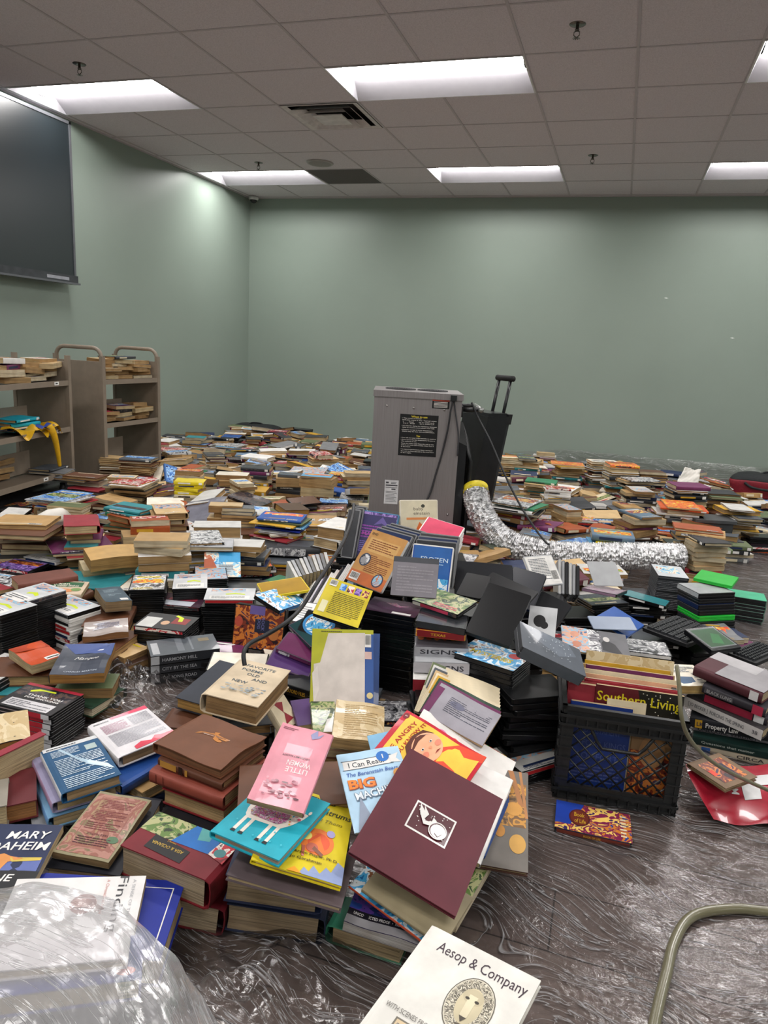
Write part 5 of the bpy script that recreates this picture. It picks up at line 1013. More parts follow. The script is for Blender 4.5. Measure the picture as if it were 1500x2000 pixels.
U('black case with mountain picture and pink lettering, lying right of the purple case', [(846, 1150), (928, 1172), (893, 1202), (808, 1170)], .38, (4, 4), 'p:dark', size=(.19, .136), t=.0145, detail=1, side='B', sp=[('r', .2, .8, 'rose'), ('r', .03, .2, 'white')], art=[('r', -.5, -.5, .5, .5, 'p:forest'), ('l', -.1, -.4, .4, -.2, 2, 'rose'), ('e', -.4, .2, .08, .1, 'rose')])
dpile('tall dark pile left of the silver box sets', [(742, 1150), (822, 1163), (803, 1220), (712, 1208)], 19, .28, 'plum', [('r', -.5, -.5, .5, .5, '#3c2438'), ('e', .0, .05, .34, .3, '#4c3048'), ('p', [(-.2, .2), (.0, .25), (.1, .1), (.3, .2), (.1, .0), (-.1, .1)], 'p:glit'), ('r', .05, -.46, .4, -.34, Wt)], [], plast='black', side='B', lab='translucent plum case', spc='black')
dpile('tall dark pile right of the book fan', [(935, 1257), (1018, 1272), (993, 1305), (909, 1279)], 19, .285, 'p:blueart', [('r', -.5, -.5, .5, .5, 'p:ice'), ('t', 'MYSTERIES', .0, -.1, .26, 'yellow', dict(w=.7, b=.03)), ('e', .3, .2, .1, .14, 'red')], [('r', .03, .97, '#17181c')], side='B', lab='blue mystery case', spc='#17181c')
# black empty cases heap
def heap(quad, z, tilt, pos, col='black', plast='#0d0e10', **k): return U('empty %s case in the heap right of centre, %s' % (col, pos), quad, z, tilt, None, detail=0, plast=plast, wt=60, wz=3000, **k)
heap([(955, 1137), (1037, 1163), (992, 1267), (913, 1230)], .39, (30, 6), 'large and nearest, with a hub mark', size=(.16, .21))
heap([(912, 1128), (955, 1128), (935, 1170), (898, 1150)], .40, (30, 0), 'left of the large near one', size=(.12, .16))
heap([(890, 1103), (1000, 1104), (1003, 1180), (888, 1158)], .37, (46, 0), 'broad one standing at the back left', size=(.2, .19), plast='#15171c')
heap([(1000, 1108), (1063, 1130), (1036, 1200), (985, 1160)], .36, (46, 0), 'blue-black one behind the near one', col='dark', size=(.14, .19), plast='#1a1d26')
heap([(960, 1115), (1043, 1160), (1030, 1195), (935, 1140)], .395, (36, -8), 'crossed clear sleeve over the back ones', size=(.2, .12), plast='#131417', t=.006)
heap([(1060, 1150), (1110, 1190), (1085, 1230), (1030, 1195)], .30, (34, 10), 'small one at the right', size=(.13, .15), plast='#101216')
heap([(1000, 1230), (1050, 1210), (1060, 1265), (1010, 1275)], .30, (10, 30), 'edge-on below the near one', size=(.12, .14))
U('shiny silver disc case with a black blot, in the black case heap', [(1040, 1190), (1086, 1190), (1083, 1242), (1028, 1240)], .33, (50, 0), 'silver', size=(.11, .14), detail=1, t=.012, art=[('r', -.5, -.5, .5, .5, '#c0c2c4'), ('e', -.1, .02, .22, .2, '#151618'), ('e', .08, -.1, .14, .12, '#151618')], plast='silver')
U('big slate-blue cloudy case tilted over the crate corner', [(1021, 1216), (1128, 1270), (1142, 1322), (1022, 1262)], .37, (12, 16), 'slate', size=(.23, .14), detail=1, t=.035, plast='#2b2e33', side='B', wz=5000, art=[('r', -.5, -.5, .5, .5, '#434a54'), ('p', [(-.5, .5), (.3, .5), (.4, .1), (.1, -.2), (-.3, .1)], '#5b6470')]+[('e', rs.uniform(-.4, .3), rs.uniform(-.3, .4), .008, .014, '#aab2ba') for _ in range(40)])
# small stacks and loose things right of the duct
U('black-framed video case open at an angle with a pink page, near the green case', [(1122, 1146), (1160, 1145), (1228, 1152), (1215, 1160)], .21, (10, 0), 'mauve', size=(.19, .1), detail=0, t=.012, wt=40)
U('clear plastic sleeve standing like a tent over the pink-paged case', [(1165, 1098), (1180, 1097), (1242, 1146), (1140, 1140)], .26, (42, 0), None, size=(.12, .14), plast='#9c9ea0', t=.004, detail=0, wt=30)
U('opened blue plastic case propped among clear trays', [(1150, 1208), (1210, 1180), (1250, 1225), (1238, 1238)], .21, (30, 0), None, size=(.19, .12), plast='#1d4e9c', detail=0, t=.012, wt=30)
U('clear lid over the opened blue plastic case', [(1152, 1210), (1232, 1204), (1238, 1232), (1160, 1222)], .235, (20, 0), None, size=(.19, .1), plast='#6d7c92', t=.004, detail=0)
U('black and white portrait film cover lying above the crate', [(1100, 1230), (1218, 1242), (1224, 1288), (1108, 1262)], .29, (18, 0), 'p:mono', size=(.27, .18), t=.006, kind='P', detail=1, cat='magazine', name='magazine', art=[('r', -.5, -.5, -.1, .5, 'p:people'), ('r', .08, -.5, .5, .5, '#5c5c60'), ('e', -.3, .2, .07, .12, '#c89078'), ('e', -.28, -.2, .07, .12, '#c08068'), ('p', [(.1, .0), (.16, .16), (.3, .0), (.4, -.4), (.1, -.3)], '#26262a'), ('e', .18, .16, .05, .1, '#c4c0bc'), ('l', -.08, .0, .1, .3, 3, '#88868c')])
U('disc player with green screen lying on the keyboards, right side', [(1340, 1232), (1396, 1218), (1442, 1260), (1392, 1276)], .15, (6, 6), 'black', size=(.15, .17), t=.02, detail=1, plast='#26282b', name='video_case', art=[('r', -.44, -.4, .44, .44, '#6a6e70'), ('r', -.4, -.36, .4, .4, '#1c4a26'), ('p', [(-.2, -.2), (.1, .2), (.3, .1), (.1, -.3)], '#236a34')])
U('white paperback with printed text leaning on the crate back corner', [(1275, 1290), (1360, 1300), (1383, 1340), (1325, 1345)], .19, (6, 4), 'ivory', size=(.2, .14), t=.03, kind='P', detail=1, side='T', page='#c4a568', wt=150, warp=dict(wave=.003), art=[('l', -.44, .1, .4, .44, 6, '#5c6a74'), ('p', [(-.3, -.4), (.1, -.36), (.14, -.1), (-.2, -.06)], '#3a5a7c'), ('l', .2, -.4, .44, .1, 4, '#8c8c8c')])
dpile('clear-sleeved stack by the bare floor', [(1262, 1094), (1336, 1096), (1372, 1140), (1262, 1132)], 13, .2, 'pale', [('r', -.5, -.5, .5, .5, '#c4c8cc'), ('r', -.4, -.2, .3, .4, 'p:sea')], [('r', .03, .97, '#50545a')], plast='#3a3c40', side='R', lab='clear-sleeved white case', spc='#50545a')
ROWS = [('kelly', 'bright green'), ('silver', 'silver-edged'), ('black', 'black'), ('navy', 'navy-edged'), ('char', 'charcoal'), ('kelly', 'second bright green'), ('char', 'smoky'), ('black', 'deep black'), ('red', 'red'), ]
for k, (c_, l_) in enumerate(ROWS):
    if k == 0: U('bright green empty disc case on top of the right-hand tray stack', [(1374, 1105), (1442, 1120), (1428, 1150), (1353, 1137)], .215, (0, 0), None, size=(.175, .136), plast='#1fae35', detail=0, wt=300, wz=20000)
    else: U('%s case lower in the right-hand stack under the bright green case' % l_, [(1322, 1122+11*k), (1390, 1128+11*k), (1440, 1146+11*k), (1366, 1152+11*k)], .215-.0225*k, (0, 0), None if c_ in ('black', 'kelly', 'red') else c_, size=(.19, .136), t=.0215, plast={'kelly': '#1fae35', 'red': '#c01f26'}.get(c_, '#101114'), detail=0, wt=900, wz=30000)
dpile('short mint-topped pile near the right edge', [(1440, 1148), (1476, 1158), (1488, 1172), (1428, 1168)], 8, .12, 'teal', [('r', -.5, -.5, .5, .5, '#3fae84')], [], plast='#3a6a58', side='B', lab='mint green case', spc='black', sz=(.12, .16))
# right-hand heavy hardbacks
def RB(label, quad, z, t, cover, sp, art=(), **k): return Q(label, quad, z, (.235, .16), t, cover, kind='H', detail=1, side='B', sp=sp, art=art, wt=400, wz=9000, page='#b8a684', **k)
RB('glossy maroon library hardback, top of the right-edge stack', [(1408, 1274), (1528, 1318), (1492, 1364), (1360, 1295)], .235, .036, '#4a2028', [('r', .83, .95, '#c8c8c8', .1, .9), ('l',)][:1], [('r', -.2, -.5, .5, .5, '#8c898c'), ('r', -.5, .1, .2, .5, '#a7a4a6')])
RB('charcoal library hardback, second in the right-edge stack', [(1415, 1292), (1530, 1338), (1490, 1395), (1385, 1336)], .195, .03, '#2c2a30', [('r', .04, .5, '#4c4a50', .2, .8), ('t', 'BLACK LUNG', .08, .5, '#a8a8a8', .4), ('r', .8, .96, '#a8304a', 0, 1)])
RB('rose and black library hardback, third in the right-edge stack', [(1415, 1310), (1530, 1360), (1494, 1412), (1388, 1352)], .162, .03, '#26222a', [('r', .02, .78, '#8a2038', .1, .9), ('r', .8, .95, '#d0d0d0', .1, .9)])
RB('white-spined hardback about forcing spring, fourth in the right-edge stack', [(1400, 1325), (1540, 1375), (1494, 1440), (1336, 1352)], .135, .034, '#2a2628', [('r', .0, 1., '#c4c2c0', 0, 1), ('t', '[ JO BECKER ]  FORCING THE SPRING', .06, .5, '#55555a', .72), ('t', '38', .88, .5, '#55555a')], [], spcol='#c4c2c0')
Q('black reference paperback with a yellow badge, fifth in the right-edge stack', [(1360, 1362), (1530, 1380), (1530, 1430), (1340, 1408)], .1, (.24, .17), .03, '#1a1c22', kind='P', detail=1, side='B', wt=400, wz=9000, sp=[('r', .06, .14, 'gold', .05, .95), ('t', 'LK', .08, .6, 'navy'), ('t', 'Property Law', .18, .75, Wt, .36)])
Q('grey-spined paperback, sixth in the right-edge stack', [(1365, 1378), (1530, 1396), (1530, 1440), (1345, 1426)], .07, (.235, .165), .016, '#8a868c', kind='P', detail=1, side='B', wt=400, wz=9000, sp=[('t', 'UNEQUAL VERDICTS', .06, .8, '#2c2c34', .7)])
Q('dark green thick paperback, seventh in the right-edge stack', [(1368, 1392), (1530, 1412), (1530, 1470), (1345, 1445)], .053, (.235, .165), .026, '#122a26', kind='P', detail=1, side='B', wt=400, wz=9000, sp=[('t', 'Questions that matter', .1, .4, '#a8b0a8', .6)])
Q('cream-spined book, lowest in the right-edge stack', [(1366, 1410), (1530, 1430), (1530, 1480), (1345, 1462)], .026, (.235, .165), .025, '#b0a590', kind='P', detail=1, side='B', wt=400, wz=9000, sp=[('r', .1, .2, '#2c5a9c', .1, .9), ('t', 'CIRCA', .5, .6, '#2a2a2c', .3)])
# loose on the clear floor
Q('film case lying alone on the floor in front of the crate', [(1087, 1560), (1230, 1597), (1235, 1643), (1084, 1617)], .016, (.19, .13), .0155, 'navy', kind='D', detail=1, side='B', wt=400, wz=20000, sp=[('r', .03, .97, '#6a2a1c'), ('t', 'BOOK OF LIFE', .38, .5, 'gold', .22)],
  art=[('r', -.5, -.5, .5, .5, 'p:fest'), ('p', [(-.5, .5), (-.12, .5), (-.2, .1), (-.3, -.3), (-.5, -.3)], '#1c3c9c'), ('e', -.18, .0, .14, .3, '#501c1c'), ('e', -.18, .0, .12, .26, '#6a2a1c'), ('t', 'Book', -.18, .1, .2, 'gold', dict(w=.14)), ('t', 'of Life', -.17, -.12, .2, 'gold', dict(w=.15)), ('l', .36, -.4, .44, .4, 7, 'cream')])
Q('small tan-bordered picture board lying on the red vinyl', [(1400, 1476), (1484, 1514), (1415, 1537), (1345, 1492)], .1, (.13, .13), .012, '#7a634c', kind='H', detail=1, side='L', wt=200, wz=9000, tilt=(0, 4), art=[('r', -.36, -.36, .36, .36, 'p:fox'), ('r', -.2, .0, .3, .2, '#2a2438'), ('r', -.1, -.35, .1, -.22, '#e0442c')])
# ================================================================ PILES, top cover centre given in photo pixels
# --- left: black video cases
BAN = [('r', -.5, -.5, .5, .5, '#c4c6c8'), ('r', -.4, .2, .3, .45, 'p:people'), ('p', [(-.1, .0), (.1, .08), (.3, .0), (.3, -.08), (.1, -.02), (-.08, -.08)], '#c8d820'), ('r', -.4, -.44, .4, -.16, 'white'), ('l', -.36, -.4, .3, -.2, 3, 'slate')]
MUS = [('r', -.5, -.5, .5, .5, '#3a2030'), ('p', [(-.3, .3), (.0, .36), (.3, .28), (.3, .22), (.0, .28), (-.28, .22)], '#c8d820'), ('r', -.3, -.05, .3, .15, '#8a2a3c'), ('r', -.44, -.46, .3, -.1, '#b8bcc4')]
stack('tall black pile at the left border', 5, 1180, -30, 'Dpale15b Dblack15bx12', top=BAN, yj=1.5, jit=.002)
stack('tall black pile right of the border one', 62, 1158, -30, 'Dpale15r Dblack15rx12', top=BAN, yj=1.5, jit=.002)
stack('white-edged case pile at left', 135, 1181, -32, 'Dpale15b Dwhite15bx8', top=BAN, yj=1.5, jit=.002)
stack('tall black pile with a grey portrait', 290, 1137, 14, 'Dp:mono15r Dblack15rx10', yj=1.5, jit=.002)
stack('black pile behind the grey portrait one', 372, 1135, 14, 'Dpale15l Dblack15lx9', top=BAN, yj=2, jit=.003)
stack('black pile farther back beside the seaside cover', 412, 1118, 16, 'Dp:people15l Dblack15lx9', yj=2, jit=.003)
stack('short black pile with a crimson cover', 357, 1172, -6, 'Dp:red15b Dblack15bx6', top=MUS, yj=2, jit=.003)
stack('black pile with a white label cover', 326, 1214, -8, 'Dchar15b Dblack15bx8', top=[('r', -.5, -.5, .5, .5, '#2a282a'), ('r', -.46, -.46, -.14, .2, '#c8c8c4'), ('r', .1, -.1, .4, .3, '#8a2a2c'), ('p', [(.05, .4), (.16, .3), (.2, .06), (.28, .08), (.24, .34), (.08, .48)], '#c8d820'), ('e', .0, -.1, .08, .14, '#c8a080')], yj=1.5, jit=.002)
stack('black pile behind the animated-movie box', 450, 1160, 8, 'Dpale15b Dblack15bx10', top=BAN, yj=2, jit=.003)
def vhs(k, z):
    Q('black library audio case with white barcode label, %s of three by the plastic wrap' % ('top', 'middle', 'lowest')[k], [(287, 1254+15*k), (415, 1235+15*k), (431, 1268+18*k), (293, 1283+18*k)], z, (.225, .13), .032, 'char', kind='D', detail=1, side='B', wt=400, wz=9000, sp=[('r', .0, .12, 'silver', .05, .95), ('t', ('HARMONY HILL', 'CITY BY THE SEA', 'THE LONG ROAD')[k], .16, .5, '#9a9ca0', .5)],
      art=[('r', -.5, -.5, .5, .5, '#4c5258'), ('r', -.46, -.4, -.36, .3, 'silver'), ('r', -.1, -.36, .0, .44, '#6a7076'), ('r', .1, -.36, .13, .44, '#70767c'), ('r', .24, .1, .4, .3, '#7a6c50')] if k == 0 else ())
for k in range(3): vhs(k, .115-.037*k)
stack('purple-topped pair of cases at left', 43, 1072, -20, 'Dp:purp15 Dblack15x4', yj=3)
stack('white-topped case pile by the tan book', 98, 1086, -18, 'Dwhite15 Dblack15x5', top=BAN, yj=3)
stack('violet cartoon-topped pile of cases at left', 42, 1103, -14, 'Dp:purp15 Dblack15x5', yj=3)
stack('border case pile near the purple pair', 3, 1090, -16, 'Dp:fest15 Dblack15x4', yj=3)
stack('small grey case pile at the left border', 8, 1132, -14, 'Dp:mono15 Dblack15x4', yj=3)
# --- left: books
stack('pile under the wine red atlas, left', 158, 1016, 24, 'Hcrimson40r Pplum38r Tplum18r Tteal14r Mplum10 Mslate10 Mcrimson8', jit=.02, detail=1)
Q('thick tan hardback lying open with its pages arched, left middle', [(165, 1063), (258, 1053), (277, 1095), (180, 1102)], .185, (.24, .15), .055, '#c09a5e', kind='P', detail=2, side='T', wt=200, wz=9000, page='#a8834c', warp=dict(arch=.006))
Q('cream swollen hardback under the open tan book', [(150, 1086), (262, 1078), (276, 1108), (165, 1120)], .12, (.24, .16), .05, '#cdbf9e', kind='P', detail=2, side='T', wt=200, wz=9000, page='#c4ae84', warp=dict(wave=.005))
stack('low base under the cream swollen hardback', 212, 1112, 12, 'Hbrown30 Hslate30', jit=.01)
stack('brown pile right of the red atlas', 292, 1012, 24, 'Prust28p Prust40b Ttan35p Tchoc20p', jit=.012, detail=1)
stack('pile under the teal book with white label', 257, 990, -20, 'Hteal16b Hteal14b Hrust30r Hrust25r Hdkgreen20 Hbrown20', detail=1, jit=.02)
stack('sand-topped hardback pile, left middle', 330, 993, 24, 'Hsand34r Htan30r Hbrown28', jit=.02, detail=1)
stack('magazine pile near the tan cart', 122, 968, -12, 'Mp:blueart5 Mp:mono6 Msilver6x2 Mred6 Mblue6x2', jit=.02)
stack('brown paperback pile in front of the magazines', 135, 985, -4, 'Pmoss12p Ptan16px3', jit=.006)
stack('thick pale hardback pile, left of centre', 425, 1024, 12, 'Hpale52p Pslate20 Hwhite22p', jit=.03, detail=1)
stack('two white paperbacks right of the pale hardback', 470, 1060, 2, 'Tpale24p Twhite22p Tslate20', jit=.02, detail=1)
stack('white-edged books beyond the red-poster book', 400, 1048, 20, 'Hp:mono12 Hsilver20p Twhite18p', jit=.03)
stack('red cartoon magazine spread by the left border', 40, 985, -14, 'Mp:fest6 Mcrimson5 Mrust8 Tbrown20', jit=.03)
stack('rumpled brown book heap at the left border', 50, 1015, 6, 'Ktan20p Kbrown24p Kchoc22p', jit=.03, detail=2)
stack('tan swollen paperback pair, centre left', 318, 1048, 10, 'Ttan30p Tsand35p', jit=.01, detail=1)
stack('long flat book pile between the two carts', 168, 928, -8, 'Hbrown18p Hslate14p Hivory36p Hcrimson10 Hblack16', jit=.03)
stack('tan paperback pair behind the long flat books', 240, 930, 4, 'Pcream14p Ptan28px2', jit=.01)
stack('four-high pale book pile against the far cart', 232, 893, -6, 'Hsand12px4 Hivory14px2', jit=.005)
stack('red-brown pile by the far cart base', 272, 894, -4, 'Hslate16b Hbrown14px3 Hsand14px3', jit=.008)
stack('white glossy-topped pile with a magenta picture, left', 262, 938, -12, 'Mp:red7 Mwhite8 Mchar12 Mslate12 Mblack16', jit=.02)
stack('magazine-topped pile in front of the far cart', 330, 876, -14, 'Mp:red6 Msilver8x3 Mroyal12 Hblue30b Hbluegrey28b', jit=.02)
stack('grey-topped pile of pale hardbacks, back left', 418, 887, 24, 'Hchar20r Hmaroon20r Hpale26r Hsand24r Hivory20r', jit=.015, detail=1)
stack('cream block before the grey-topped pile', 370, 918, 0, 'Pp:red30p Psand28px3', jit=.01)
stack('yellow-spined series pile, back left', 372, 938, 4, 'Pyellow20bx4 Pcream20b', jit=.004)
stack('swollen tan and cream pile, back centre left', 455, 925, 4, 'Tsage34p Ttan34p Tslate14b Tplum18b Tbluegrey20b'.replace('sage', 'ivory'), jit=.01, detail=1)
stack('narrow tall cream paperback pile, back centre left', 472, 940, 30, 'Pcream20rx8', jit=.008)
stack('dark-spined novel pile, back centre left', 502, 912, -2, 'Tchar22b Tplum24b Tchar26b Ttan30p Tgold22b', jit=.008)
stack('brown paperback pile left of the blue one', 442, 985, 8, 'Psand36p Ptan28p Psand26p Pslate22p', jit=.008, detail=1)
stack('slim grey paperback pile, centre left', 466, 990, 10, 'Pslate16px7', jit=.006)
stack('big fanned pile of blue picture books, centre', 552, 1008, -6, 'Hblue14b Hmoss8 Hgold8 Hsky9b Hp:kids8 Hroyal10b Hsilver9 Hivory10 Hmustard8 Hcrimson10b Hgreen10 Hteal9 Hnavy10', jit=.02, yj=14)
Q('worn brown book with tan pages lying on the blue picture books', [(540, 975), (582, 972), (604, 1002), (558, 1006)], .20, (.17, .13), .04, '#54402e', kind='H', detail=2, side='T', wt=200, wz=9000, page='#a8803e', tilt=(4, 4))
stack('navy-topped cases right of the blue picture books', 652, 978, 4, 'Dp:blueart18b Dblack28b Hcream20p Hchar30 Hmoss20 Hsand40', jit=.015, detail=1)
stack('thick tan paperback wall, upper middle left', 568, 925, -2, 'Pslate22b Ttan60p Pchar24b Pchar24b', jit=.006)
stack('thick tan paperback wall, upper middle right', 620, 928, -4, 'Tsky12 Ttan60px2 Pp:fest30b', jit=.006)
stack('rainbow-spined pile by the steel cabinet', 668, 925, -8, 'Pp:kids22b Prose20b Pgold20b Pblue20b Ppeach22b Pviolet22b Pnavy18b', jit=.004)
stack('crumpled page pile touching the steel cabinet', 700, 922, 10, 'Tsand24p Tcream22p Ttan30p Tchar24p Twhite22p', jit=.02)
stack('red-covered fat novel pile, back middle', 628, 885, 22, 'Hp:red36 Hsand20p Tivory26p Hcream22p', jit=.012, detail=1)
stack('red-topped cream book pile, back middle', 670, 866, -8, 'Hcrimson24b Hcream24p Hpale24px2 Hmoss20p Hsand20p', jit=.006)
stack('white books at the cabinet edge', 698, 858, -6, 'Hwhite26b Hpale14 Hslate14', z0=.05, jit=.01)
stack('mustard-paged book against the cabinet edge', 704, 880, -4, 'Hslate10 Hmustard50p Hcrimson12 Hpale20', jit=.006)
stack('long dark-spined reference row pile, back middle', 572, 868, -14, 'Hslate34b Hchar30b Hnavy26b', jit=.01)
stack('flat thick black album behind the tilted spines', 620, 862, -6, 'Kchar16 Kslate18 Kblack20', jit=.02)
stack('green and brown pile behind tilted spines', 540, 870, -16, 'Hdkgreen20 Hrust26p Hmoss20', jit=.02)
stack('book pile in the far room corner', 398, 846, 14, 'Hnavy24b Hslate20p Hchar22', jit=.02)
stack('pale hardbacks at the far cart foot', 345, 850, 0, 'Hchar16b Hpale26p Hrose14b', jit=.02)
stack('thin cream books lined along the back wall', 460, 846, 4, 'Tivory10x2 Tcream14 Hchar12', jit=.05)
stack('black flat books at the corner bag', 495, 855, 14, 'Hchar26r Hcrimson22r', jit=.01)
stack('blue and white magazine spread, back left', 448, 868, -16, 'Mp:mono6 Msky8 Mpale9x2 Mblue20', jit=.03)
stack('white reference books pile, back', 505, 890, -16, 'Hwhite30b Hmaroon30b Hpale24b', jit=.01)
for k in range(7):
    c_ = ['pale', 'slate', 'silver', 'slate', 'bluegrey', 'pale', 'slate'][k]
    Q('slanted %s encyclopedia volume in the tilted row at back left, %s from left' % (c_.replace('bluegrey', 'blue-grey'), ORD[k] if k else 'first'), [(476+8*k, 868+1*k), (492+8*k, 866+1*k), (530+7*k, 905+1*k), (512+7*k, 908+1*k)], .12, (.03, .22), .12, c_, kind='H', tilt=(0, 0), detail=0, side='L', spcol='pale', group='tilted encyclopedia row', sp=[('r', .1, .2, 'char')])
Q('blue and white soft book standing splayed open, back left', [(322, 908), (345, 905), (356, 940), (318, 952)], .17, (.1, .18), .02, '#3a6aa8', kind='P', tilt=(30, 30), detail=2, side='L', art=[('r', -.4, -.4, .4, .4, 'p:blueart')], page='#d8cdb0')
Q('splayed cream pages of the soft book, back left', [(305, 905), (322, 912), (312, 952), (292, 940)], .16, (.08, .18), .012, 'ivory', kind='P', tilt=(30, -30), detail=1, side='L', page='#d8cdb0')
Q('red and cream theatre poster book with torn cover, left middle', [(310, 1062), (392, 1055), (398, 1108), (348, 1090)], .16, (.2, .16), .006, '#c4a88c', kind='P', tilt=(14, 6), detail=2, side='L', warp=dict(wave=.01), art=[('p', [(.1, .5), (.5, .5), (.5, -.5), (.2, -.3), (.0, -.1)], '#96232c'), ('e', .3, .0, .1, .2, '#3a1a1c'), ('t', 'the', -.14, .3, .18, '#6a4a3a', dict(ang=-70)), ('t', 'Doll', -.26, .2, .22, '#6a4a3a', dict(ang=-70))])
stack('base pile under the theatre poster book', 365, 1095, 10, 'Hslate24 Tbrown30p Hchar30', jit=.02)
Q('fat white paperback with a brown picture, left of the poster book', [(285, 1070), (318, 1066), (340, 1092), (300, 1100)], .13, (.12, .14), .045, '#cfc6b4', kind='P', detail=2, side='B', wt=200, page='#b8a070', art=[('p', [(-.1, .5), (.5, .5), (.5, -.1), (.1, -.1)], '#4a2c24')], warp=dict(wave=.004))
stack('base under the fat white paperback', 312, 1104, 10, 'Hbrown30 Hchar30', jit=.02)
Q('seaside town video case propped up, right of the poster book', [(402, 1078), (466, 1079), (465, 1130), (404, 1126)], .17, (.19, .136), .014, 'p:sea', kind='D', tilt=(34, 0), detail=1, side='L', ws=900, art=[('r', -.5, -.5, .5, .5, 'p:sea'), ('r', -.1, .1, .5, .5, '#3a9cd0'), ('r', -.2, -.4, .3, .0, '#b8c8d0'), ('p', [(-.5, -.5), (-.5, .2), (-.3, .3), (-.16, -.1), (-.2, -.5)], '#a8502c'), ('l', -.1, -.3, .3, .0, 5, 'slate')])
stack('dark base pile behind the seaside case', 440, 1096, 8, 'Hslate24 Hblack40 Hchar40', jit=.02)
Q('grey rain-wet magazine leaning upright, left of centre', [(372, 980), (440, 968), (425, 1012), (352, 1030)], .17, (.26, .2), .006, '#6a6a72', kind='M', tilt=(30, -10), detail=2, warp=dict(wave=.01), art=[('r', -.4, -.4, .4, .4, '#747480')])
Q('black plastic-wrapped fat book, spine towards the camera, centre left', [(480, 1040), (638, 1052), (640, 1076), (470, 1066)], .15, (.3, .12), .055, 'char', kind='H', detail=1, side='B', wt=200, wz=8000, sp=[('r', .3, .8, 'p:mono', .2, .9), ('r', .5, .52, 'silver')], art=[('r', -.1, -.4, .4, .4, '#4c4e54')])
stack('base pile under the black plastic-wrapped book', 560, 1090, 4, 'Hslate30 Hbrown30 Hchar26', jit=.03)
stack('yellow and red films pile, centre left', 490, 1100, 20, 'Dp:warm15 Dchar15x5 Dred15', jit=.01)
Q('box with a red arrow on its lid, centre left', [(510, 1024), (600, 1030), (604, 1044), (505, 1038)], .17, (.2, .13), .02, 'ivory', kind='P', detail=1, side='B', wt=200, art=[('p', [(-.4, .1), (-.1, .5), (-.1, .25), (.4, .2), (.4, -.2), (-.1, -.2), (-.1, -.45)], '#d8402c'), ('r', .0, -.12, .36, .1, 'orange')])
stack('base pile under the red-arrow box', 555, 1062, 4, 'Hbluegrey30 Hcream30p Tbrown30p Tchar20', jit=.03)
stack('white volumes left of the fantasy case', 665, 1022, -20, 'Hwhite60r Hpale50r', jit=.01)
for k in range(10):
    Q('thin grey comic standing in the splayed row, centre left, %s from left' % (ORD[k] if k else 'first'), [(560+8*k, 1092-2*k), (566+8*k, 1091-2*k), (584+7*k, 1130-2*k), (576+7*k, 1132-2*k)], .16, (.012, .15), .13, ('pale', 'silver', 'grey')[k % 3], kind='P', detail=0, side='L', group='splayed grey comics')
stack('film stack behind the grey comics', 640, 1090, 10, 'Dp:fest15 Dchar15x7', jit=.01)
# --- right of the steel cabinet
stack('cream hardback pile by the rolling case', 997, 892, -2, 'Hcream16px3 Hsand18px2', jit=.006)
stack('grey-topped paperback pile, back right', 1028, 893, -2, 'Hslate16 Hsand22px3', jit=.008)
stack('tall tan pile near the back wall', 1066, 884, -6, 'Psand30p Hpale14 Hmauve14 Htan26p Hsand20p', jit=.012)
stack('yellow magazine-topped pile, back right', 1108, 905, -10, 'Mp:warm8 Mmustard14 Htan20p Hsand20p', jit=.01)
stack('green-covered flat book pile, back right', 1058, 938, -18, 'Hgreen16b Hsand20p Hivory20p', jit=.02)
stack('red-lettered white magazine pile, right middle', 1090, 952, -6, 'Pp:red10b Pwhite16bx4', jit=.006)
stack('black and white case pile, right middle', 1066, 968, 8, 'Dp:mono18b Dblack18b Dpale18bx4', jit=.008)
stack('white flat book spread by the cabinet, right', 1010, 978, -30, 'Kp:mono12 Kgreen14 Kwhite20 Kchar20', jit=.02)
stack('brown paperback block behind the duct, left part', 1022, 1000, -4, 'Prose10p Psand34px3', jit=.006)
stack('black case pile behind the duct', 1070, 1010, -8, 'Dp:people15b Dnavy15bx7', jit=.003, yj=2)
stack('tan pile right of the black duct-side cases', 1108, 990, 20, 'Pp:people14r Psand30rx4', jit=.006)
stack('colourful film-spined pile behind the duct', 1136, 1012, -2, 'Dp:red15b Dp:fest15bx2 Dp:dark15b Dp:red15bx4', jit=.002, yj=1)
stack('black case pair topped pile, right middle', 1160, 985, 2, 'Dpale18b Dblack30b Dslate20b Dp:mono16b Dblack20bx2', jit=.012)
stack('grey-blue book over yellow book behind the duct', 1196, 1040, -12, 'Hbluegrey40b Hyellow12 Hsky24b', jit=.012, detail=1)
stack('tall mixed hardback tower, right', 1215, 906, 0, 'Hp:warm24b Hcream32p Hwhite18p Hpale18p Hchar26b Hpale18p Hsilver18b Hivory16p Hteal16b Htan26p Hivory20 Hblack20b Hblack24b Hchar30b Hslate30b', jit=.01, detail=1)
stack('pale-paged tower behind the mixed tower', 1178, 900, 6, 'Hivory18p Hcream20p Hchar20 Hpale18p Hslate20', jit=.01)
stack('slate-covered books behind the mixed tower', 1220, 895, 0, 'Hslate14b Hslate12b Hbrown16', z0=.06, jit=.01)
stack('tower of plum, black and cream hardbacks, right', 1344, 946, 4, 'Hplum28b Hwhite14p Hchar16b Hblack26b Hslate18b Hcream34p Hblack14 Hpale22p Hcream16p Tteal30 Hcream24p Hivory24p Hsand26p Hcream20p Hpale20p', jit=.012, detail=1)
stack('brown and gold pile by the dark boxes', 1362, 1030, -16, 'Hrust14 Htan30b Hslate20p Psand30px2', jit=.015, detail=1)
stack('tan paperback column left of the dark boxes', 1382, 1050, 4, 'Hchar18 Psand24px4', jit=.006)
stack('brown pulpy books beneath the plum tower', 1250, 1002, 20, 'Tbluegrey14 Ttan34p Tbrown24p Tplum14', jit=.02, detail=1)
